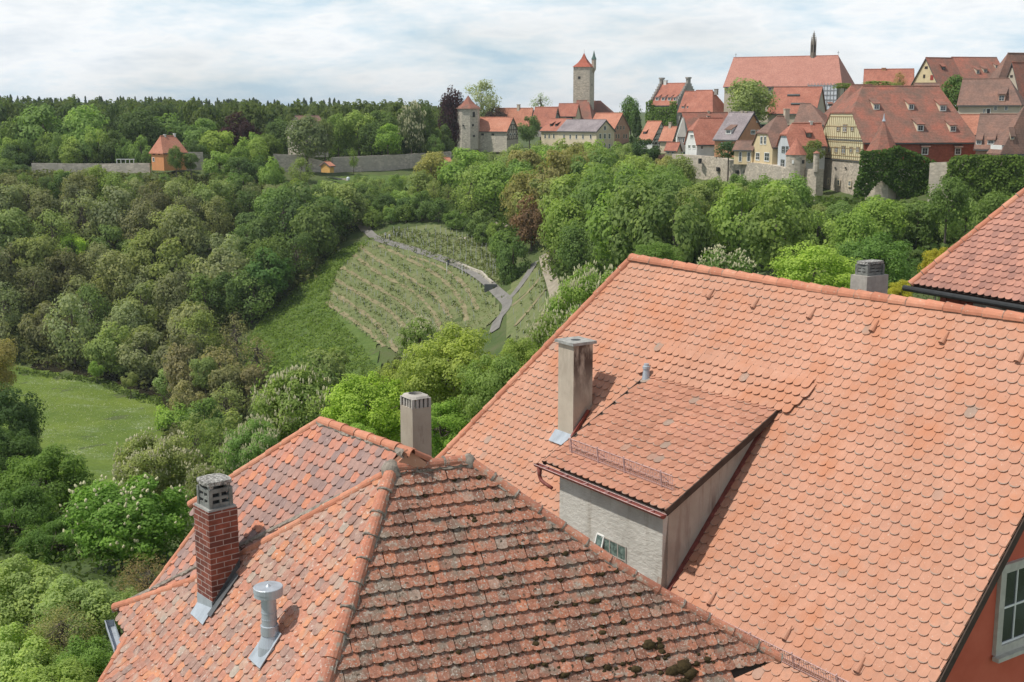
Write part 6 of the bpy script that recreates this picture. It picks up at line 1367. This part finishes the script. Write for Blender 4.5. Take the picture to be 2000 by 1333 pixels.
for a in [(1262, 268, 60, 60, 345, DPK, 'dark bushy tree below the small timbered houses'), (1300, 300, 44, 44, 325, (.05, .03, .03), 'purplish bush at the foot of the town wall'), (1330, 322, 36, 30, 300, MD, 'small green bush against the town wall foot')]: tree('far', *a)
tree('fartall', 343, 285, 34, 48, 338, (.05, .08, .025), 'dark green tree covering the right half of the orange house')
tree('far', 372, 296, 34, 36, 340, (.06, .09, .03), 'dark bush right of the orange tower house')
for i in range(27):
    x = 8 + i * 12 if i < 24 else 470 + (i - 24) * 30
    if 205 < x < 292 and i % 2: continue
    w = trg.uniform(38, 60); yt = trg.uniform(248, 282); tree('far', x + trg.uniform(-8, 8), yt, w, 336 - yt, trg.uniform(368, 386), trg.choice([MD, DK, DK, BR]), 'dense green tree close behind the left garden wall', 'trees close behind the left garden wall')
for i in range(16):
    x = 655 + i * 14; w = trg.uniform(34, 52); yt = trg.uniform(236, 268); tree('far', x, yt, w, 318 - yt, trg.uniform(410, 420), trg.choice([MD, DK, DK, BR]), 'dense green tree close behind the right garden wall', 'trees close behind the right garden wall')
for i, (x, y, w, h) in enumerate([(428, 296, 62, 62), (468, 300, 56, 60), (505, 306, 52, 56), (8, 312, 60, 48), (40, 318, 40, 36), (536, 316, 40, 44)]): tree('far', x, y, w, h, 350, trg.choice([MD, DK, BR]), ['green tree filling the gap right of the short grey wall', 'green tree below the purple beech', 'green tree left of the slanting wall top', 'green tree at the far left end of the garden wall', 'small green tree at the left end of the garden wall', 'small green tree at the left end of the chapel wall'][i])
# -- slopes: woodland trees set out by zone
def inpx(poly, x, y): return inpoly(poly, x, y)
ZG = [] # already used feet
def zone(poly, n, dmin, size, colors, kinds, label, group, name='tree', cat='tree', ymin=None, seed=1, hz=1.25, avoid=()):
    rg = random.Random(seed); xs = [p[0] for p in poly]; yy = [p[1] for p in poly]; k = 0; tries = 0; made = []
    cand = []
    while len(cand) < n * 14:
        x, y = rg.uniform(min(xs), max(xs)), rg.uniform(min(yy), max(yy))
        if inpx(poly, x, y): cand.append((x, y))
    for x, y in cand:
        if k >= n: break
        g = G(x, y)
        if any((g[0] - q[0]) ** 2 + (g[1] - q[1]) ** 2 < (dmin * (.75 if rg.random() < .3 else 1)) ** 2 for q in ZG): continue
        r = rg.uniform(*size) / 2; rz = r * rg.uniform(hz * .85, hz * 1.15)
        if ymin:
            lim = ymin(x) if callable(ymin) else ymin
            while proj(g + V(0, 0, rz * 1.9))[1] < lim and r > .8: r *= .9; rz *= .88
            if r <= .8: continue
        ZG.append((g[0], g[1])); cs = colors(x, y, rg) if callable(colors) else rg.choice(colors)
        lb = label(x, y, cs) if callable(label) else label
        made.append(tree_at(rg.choice(kinds), V(g[0], g[1], g[2] + rz * .92), r, rz, cs, lb, group, name, cat, gz=g[2] - .3)); k += 1
    return made
def woodcol(x, y, rg):
    t = rg.random()
    if y < 400: return MD if t < .45 else (DK if t < .6 else (BR if t < .8 else OL))
    if x > 470 and y > 430: return DK if t < .4 else (MD if t < .7 else OL)
    return GY if t < .42 else (OL if t < .70 else ((.085, .095, .048) if t < .86 else MD))
def woodlab(x, y, c):
    if c in (GY, OL): return 'olive-grey budding tree in the wood on the left hillside'
    return 'leafy green tree in the wood on the left hillside'
tree('far', 140, 452, 60, 60, 300, YG, 'single bright yellow-green tree in the olive wood at left')
tree('far', 525, 486, 96, 100, 272, (.04, .075, .02), 'large dark green tree above the grass slope at the wood edge')
tree('far', 452, 526, 90, 90, 268, DK, 'dark green tree left of the large one at the wood edge')
tree('far', 455, 340, 70, 70, 338, (.05, .085, .025), 'round dark green tree standing over the left wood')
tree('far', 528, 310, 56, 84, 345, BR, 'upright green tree left of the slanting wall')
tree('bare', 218, 600, 70, 150, 262, GY, 'bare grey tree leaning over the river at the meadow edge')
tree('far', 188, 702, 34, 36, 252, FRS, 'small bright bush-like willow on the river bank')
tree('far', 254, 724, 32, 34, 244, (.11, .13, .05), 'second small pale willow on the river bank')
tree('far', 330, 716, 60, 60, 238, (.10, .14, .055), 'pale green willow where the river bends')
def gl(x): return (trg.choice([338, 334, 328, 320]) if 55 < x < 295 else (334 if x < 480 else 352))
zone([(-40, 345), (60, 345), (300, 345), (470, 352), (560, 400), (640, 420), (700, 450), (692, 480), (600, 560), (505, 620), (440, 690), (350, 770), (320, 765), (160, 722), (-40, 712)], 128, 8.0, (9.5, 14.5), woodcol,
     ['far', 'far', 'fartall', 'thin', 'thin'], woodlab, 'trees of the wood on the left hillside', ymin=gl, seed=3, hz=1.15)
# bottom of the valley between the grass slope and the near trees
def valcol(x, y, rg):
    t = rg.random()
    return ((.118, .118, .060) if t < .55 else OL) if x < 610 and y < 830 else (MD if t < .5 else OL)
zone([(350, 780), (420, 690), (500, 660), (520, 800), (640, 800), (700, 830), (600, 960), (440, 960), (330, 870)], 22, 6.0, (6, 10.5), valcol, ['thin', 'bare', 'far'], 'budding brownish tree at the valley bottom below the grass slope', 'trees at the valley bottom', seed=5)
for i, (x, y, w, h, c) in enumerate([(350, 770, 90, 100, FRS), (420, 800, 80, 90, MD), (455, 880, 90, 80, OL), (370, 850, 80, 70, BR), (400, 690, 60, 70, (.09, .12, .04))]):
    tree('far', x, y, w, h, 226 - (y - 700) * .1, c, ['bright green tree at the right end of the meadow', 'mid green tree right of the meadow', 'olive tree below the meadow end', 'fresh green tree at the lower meadow corner', 'green tree at the foot of the wood'][i])
# hillside between vineyard, garden and gate tower
zone([(690, 395), (760, 395), (800, 412), (900, 452), (985, 480), (985, 515), (930, 470), (850, 430), (780, 440), (720, 448)], 44, 3.6, (4, 7), [MD, DK, BR, MD], ['far', 'bushy'], 'dense green shrub in the hedge above the vineyard', 'hedge above the vineyard', 'shrub', 'shrub', seed=7, hz=1.0)
def hillcol(x, y, rg):
    t = rg.random(); return BR if t < .25 else (MD if t < .45 else (OL if t < .72 else (.128, .130, .050)))
tree('far', 910, 290, 110, 100, 345, (.10, .15, .035), 'large fresh green tree below the white round tower')
tree('fartall', 1010, 312, 110, 110, 315, (.075, .125, .032), 'broad green tree in the middle of the hillside')
tree('far', 1038, 385, 80, 100, 262, RUST, 'rust brown tree beside the small vineyard')
tree('bare', 1092, 422, 110, 130, 236, (.12, .13, .06), 'nearly bare spreading tree at the track behind the vineyard')
tree('far', 1002, 455, 70, 120, 252, (.055, .095, .028), 'dark green tree between the two vineyards')
tree('thin', 815, 330, 100, 84, 335, (.10, .13, .045), 'umbrella shaped olive tree on the garden slope')
tree('thin', 655 + 35, 288, 24, 42, 368, BR, 'slim young green tree against the pale garden wall')
tree('thin', 590, 305, 60, 66, 352, OL, 'olive tree in front of the chapel wall')
tree('far', 700, 350, 40, 30, 350, MD, 'small round fruit tree in the orchard')
zone([(560, 372), (650, 392), (720, 420), (700, 440), (640, 425), (570, 398)], 6, 6, (4, 7), [MD, DK, BR], ['far'], 'green tree along the earth track below the garden walls', 'trees along the earth track', seed=9, ymin=350)
zone([(680, 372), (730, 370), (850, 372), (880, 405), (790, 402), (690, 395)], 11, 5.5, (3.5, 6.5), [BR, MD, OL], ['far', 'thin'], 'green fruit tree on the terraced garden slope', 'fruit trees on the garden slope', seed=11, ymin=335)
zone([(860, 320), (1000, 320), (1120, 315), (1240, 330), (1330, 350), (1330, 400), (1150, 410), (1060, 470), (990, 450), (870, 402), (840, 370)], 46, 7.6, (9, 14), hillcol, ['far', 'fartall', 'thin'], lambda x, y, c: 'olive budding tree on the hillside below the gate tower' if c in (OL, (.128, .130, .050)) else 'green tree on the hillside below the gate tower', 'trees on the hillside below the gate tower', seed=13,
     ymin=lambda x: 292 if x < 1000 else (268 if x < 1060 else (272 if x < 1230 else 300)))
def rightcol(x, y, rg):
    t = rg.random()
    if x > 1640: return (.10, .15, .045) if t < .35 else (MD if t < .8 else BR)
    return (.085, .13, .035) if t < .4 else (BR if t < .65 else (MD if t < .9 else OL))
zone([(1120, 400), (1330, 372), (1450, 400), (1600, 412), (1700, 430), (1830, 425), (1990, 440), (1990, 500), (1600, 520), (1300, 560), (1120, 560), (1090, 470)], 56, 7.0, (8.5, 13), rightcol, ['far', 'fartall', 'far'], lambda x, y, c: 'green tree on the slope under the town wall, ' + ('left part' if x < 1400 else ('middle part' if x < 1650 else 'right part')), 'trees on the slope under the town wall', seed=15,
     ymin=lambda x: 318 if x < 1340 else (352 if x < 1580 else (392 if x < 1700 else 375)))
for i, (x, y, w, h, Y, c) in enumerate([(1440, 340, 60, 70, 225, (.09, .14, .035)), (1490, 342, 70, 90, 215, (.075, .125, .032)), (1550, 338, 80, 110, 208, (.10, .15, .04)), (1395, 345, 60, 70, 235, BR), (1850, 342, 90, 100, 185, (.06, .10, .028)), (1720, 385, 110, 80, 190, FRS), (1640, 392, 80, 70, 195, MD), (1940, 370, 90, 110, 175, (.07, .11, .03))]):
    tree('fartall', x, y, w, h, Y, c, ['green tree rising against the middle of the town wall', 'green tree right of the wall middle', 'tall green tree just left of the timbered barn base', 'green tree in front of the left town wall', 'green tree before the ivy wall', 'light green bushy tree under the ivy covered base', 'green tree at the foot of the timbered barn', 'dark green tree by the brown tiled roof edge'][i])
# -- trees just beyond the near roofs
tree('mid', 1590, 470, 190, 130, 92, YG, 'bright yellow-green tree behind the long orange ridge', None)
tree('mid', 1710, 448, 170, 150, 98, (.07, .12, .03), 'dark leafy tree behind the capped chimney')
tree('mid', 1830, 478, 70, 90, 72, (.20, .19, .03), 'yellow shrubby tree left of the brown tiled roof')
tree('mid', 1760, 545, 60, 50, 70, (.20, .20, .03), 'low yellow bush between capped chimney and brown house')
tree('chestfar', 1415, 482, 130, 100, 110, (.07, .115, .032), 'flowering chestnut top peeping over the long ridge')
tree('mid', 1280, 470, 110, 70, 125, (.075, .12, .03), 'green tree top behind the left end of the ridge')
tree('chestnut', 1150, 512, 170, 190, 76, (.09, .14, .04), 'white flowering chestnut touching the upper left verge of the long roof')
tree('chestnut', 1085, 600, 130, 150, 70, (.10, .15, .04), 'flowering chestnut lower along the left verge')
tree('near', 885, 618, 230, 220, 66, (.135, .18, .045), 'large yellow-green tree in the centre behind the rendered chimney')
tree('near', 690, 815, 130, 110, 60, (.13, .20, .04), 'bright green tree low behind the wing ridge')
tree('near', 968, 675, 170, 190, 60, (.135, .185, .048), 'yellow-green tree right of the large centre tree')
tree('near', 790, 690, 130, 130, 70, (.14, .18, .045), 'yellow-green tree left of the large centre tree')
tree('near', 1018, 645, 140, 160, 63, (.13, .18, .045), 'yellow-green tree between centre tree and long roof verge')
tree('chestnut', 820, 618, 100, 100, 78, (.12, .16, .05), 'flowering chestnut top left of the centre tree')
tree('near', 722, 712, 205, 190, 66, (.15, .205, .04), 'bright green tree left of the rendered chimney')
tree('near', 860, 770, 150, 140, 60, (.13, .20, .04), 'fresh green tree directly behind the rendered chimney')
tree('chestnut', 582, 716, 200, 185, 80, (.085, .125, .04), 'white flowering chestnut above the old wing roof')
tree('chestnut', 498, 812, 130, 140, 74, (.085, .13, .04), 'smaller flowering chestnut left of the old wing roof')
tree('near', 620, 860, 120, 100, 58, (.11, .16, .035), 'green tree hidden behind the old wing ridge')
tree('near', 455, 930, 130, 130, 58, (.10, .15, .035), 'green tree behind the brick chimney')
tree('chestnut', 305, 840, 190, 150, 82, (.125, .155, .055), 'pale cream flowering chestnut below the meadow')
tree('chestnut', 400, 905, 90, 90, 70, (.10, .13, .045), 'flowering chestnut top left of the brick chimney')
tree('chestnut_few', 250, 925, 280, 190, 56, (.085, .155, .03), 'broad bright green chestnut with a few candles left of the brick chimney')
tree('near', 90, 855, 220, 200, 78, (.06, .105, .025), 'dark green tree at the left edge below the meadow')
tree('near', 30, 930, 180, 200, 66, (.065, .115, .027), 'dark green tree in front at the left edge')
tree('near', 0, 815, 170, 160, 100, (.05, .085, .024), 'dark green tree at the left edge below the very dark one')
tree('mid', 20, 745, 150, 165, 120, (.035, .06, .02), 'very dark green tree at the left edge beside the meadow')
tree('mid', -25, 640, 130, 150, 130, (.13, .125, .055), 'olive budding tree at the left edge above the dark one')
tree('near', 110, 1000, 150, 130, 60, (.06, .105, .025), 'dark green tree behind the lower left bushes')
tree('twiggy', 290, 1075, 150, 110, 42, (.12, .10, .05), 'brownish twiggy thicket left of the old roof', None, 'shrub', 'shrub')
tree('shrub', 60, 1075, 230, 190, 42, (.13, .18, .065), 'large light green shrub at the left edge, upper one', None, 'shrub', 'shrub')
tree('shrub', 160, 1110, 200, 170, 38, (.14, .19, .075), 'light green shrub beside the left roof corner', None, 'shrub', 'shrub')
tree('shrub', 40, 1210, 220, 190, 33, (.14, .20, .065), 'light green shrub in the lower left corner', None, 'shrub', 'shrub')
tree('shrub', 175, 1230, 160, 160, 31, (.085, .15, .035), 'green shrub under the zinc gutter corner', None, 'shrub', 'shrub')
tree('twiggy', 120, 1170, 170, 130, 34, (.13, .13, .06), 'thin twiggy bush among the lower left shrubs', None, 'shrub', 'shrub')
tree('shrub', 230, 1140, 110, 100, 40, (.13, .18, .065), 'small green shrub between thicket and gutter', None, 'shrub', 'shrub')
tree('shrub', 105, 1285, 190, 130, 29, (.15, .21, .06), 'fresh green shrub at the bottom edge left of the roof', None, 'shrub', 'shrub')
# -- undergrowth and the far wood, too many to count
def under(polys, n, size, r, color, label, hz=.6, per=7):
    P = []
    for poly in polys:
        g = [G(x, y)[:2] for x, y in poly]; lo = np.min(g, 0); hi = np.max(g, 0); Q = rng.rand(n * 4, 2) * (hi - lo) + lo; k = np.zeros(len(Q), bool); j = len(g) - 1
        for i in range(len(g)):
            xi, yi = g[i]; xj, yj = g[j]; k ^= ((yi > Q[:, 1]) != (yj > Q[:, 1])) & (Q[:, 0] < (xj - xi) * (Q[:, 1] - yi) / (yj - yi + 1e-9) + xi); j = i
        P.append(Q[k][:n])
    P = np.vstack(P); P = np.hstack([P, (H(P) + hz)[:, None]]); vs, q, va = scatter_leaves(rng, P, r, size, per)
    o = tag(mobj('undergrowth', fast_mesh('undergrowth', vs, q, 'leaf', va, False)), label, None, None, 'stuff'); o.color = (*color, 1)
under([[(-40, 356), (300, 354), (470, 358), (560, 395), (690, 450), (600, 555), (500, 620), (440, 690), (340, 770), (160, 720), (-40, 710)], [(350, 780), (440, 690), (520, 800), (640, 800), (745, 745), (800, 700), (800, 900), (600, 960), (440, 960), (330, 870)]], 3400, .95, 2.0, (.14, .16, .06), 'undergrowth covering the floor of the left wood', 1.2, 12)
under([[(700, 392), (860, 372), (870, 320), (1330, 330), (1330, 480), (1150, 560), (1085, 560), (1060, 480), (990, 470), (860, 425), (780, 430), (720, 445)], [(1120, 420), (1330, 372), (1600, 405), (1990, 430), (1990, 560), (1200, 600)]], 2800, .9, 1.7, (.10, .155, .042), 'undergrowth covering the right hillside', 1.0, 12)
under([[(40, 300), (290, 300), (440, 296), (620, 300), (860, 292), (870, 300), (760, 312), (640, 320), (540, 318), (290, 326), (40, 326)]], 1500, .8, 1.3, (.055, .085, .028), 'shrubs behind the garden wall, coloured dark for the shade under the trees', .9, 12)  # leaf colour darkened to paint the shadow among the trunks
# near hillside under the close trees
Pn = np.stack([rng.uniform(-80, 50, 7500), rng.uniform(24, 150, 7500)], 1); kk = np.abs(Pn[:, 0]) < 12 + Pn[:, 1] * .55; Pn = Pn[kk]; Pn = np.hstack([Pn, (H(Pn) + .5)[:, None]])
vs, q, va = scatter_leaves(rng, Pn, 1.2, .24, 34); o = tag(mobj('undergrowth', fast_mesh('undergrowth', vs, q, 'leaf', va, False)), 'undergrowth on the near hillside', None, None, 'stuff'); o.color = (.095, .14, .04, 1)
def far_wood(name, n, yr, xr, color, label, kind, hrange, seed, topcap=None):
    r2 = np.random.RandomState(seed); VS = []; Q = []; VA = []; b = 0
    base = [crown(200 + k, 22 if kind != 'cone' else 34, 16, .26, shape=kind, cr=(.3, .42))[:3] for k in range(3)]
    for i in range(n):
        y = yr[0] + (yr[1] - yr[0]) * r2.rand(); x = r2.uniform(*xr) / F * y; h = r2.uniform(*hrange); v_, q_, a_ = base[r2.randint(3)]
        g = h1(x, y); r = h * (.26 if kind != 'cone' else .24) * r2.uniform(.8, 1.3); s = np.array([r, r, h * (.42 if kind != 'cone' else .5)])
        VS.append(v_ * s + np.array([x, y, g + h * .55])); Q.append(q_ + b); VA.append(np.clip(a_ * .7 + r2.rand() * .3, 0, 1)); b += len(v_)
    o = tag(mobj(name, fast_mesh(name, np.vstack(VS), np.vstack(Q), 'leaf', np.concatenate(VA), False)), label, None, None, 'stuff'); o.color = (*color, 1)
far_wood('far_wood', 330, (440, 640), (-1030, -90), (.12, .165, .05), 'leafy wood behind the castle garden', 'round', (14, 19), 1)
far_wood('far_wood', 170, (430, 560), (-1030, -420), (.08, .125, .045), 'darker leafy trees of the wood behind the garden', 'round', (13, 18), 4)
far_wood('far_wood', 300, (720, 1150), (-1050, -330), (.06, .10, .05), 'dark fir wood on the skyline at left', 'cone', (9, 15), 2)
far_wood('far_wood', 420, (640, 1050), (-1050, -330), (.075, .115, .05), 'mixed wood among the skyline firs', 'round', (7, 11), 6)
far_wood('far_wood', 200, (650, 1000), (-420, -30), (.09, .135, .05), 'low wood on the skyline between chapel and chestnut', 'round', (8, 12), 3)
# ---------------------------------------------------------------- the air
hm = bpy.data.materials.new('air'); hm.use_nodes = True; t_ = hm.node_tree; t_.nodes.clear()
o_ = t_.nodes.new('ShaderNodeOutputMaterial'); v_ = t_.nodes.new('ShaderNodeVolumePrincipled'); v_.inputs['Color'].default_value = (.80, .88, .97, 1); v_.inputs['Density'].default_value = 0.00008; v_.inputs['Anisotropy'].default_value = 0.0
t_.links.new(v_.outputs[0], o_.inputs['Volume']); MATS['air'] = hm
zlo = float(min(gz.min(), -62)) - 1
mb = MB(); mb.prism([V(-4600, -120, zlo), V(4600, -120, zlo), V(4600, 6000, zlo), V(-4600, 6000, zlo)], Z * (60 - zlo)); hz_ = mb.build('haze', 'air'); tag(hz_, 'thin pale haze in the air', None, None, 'stuff')
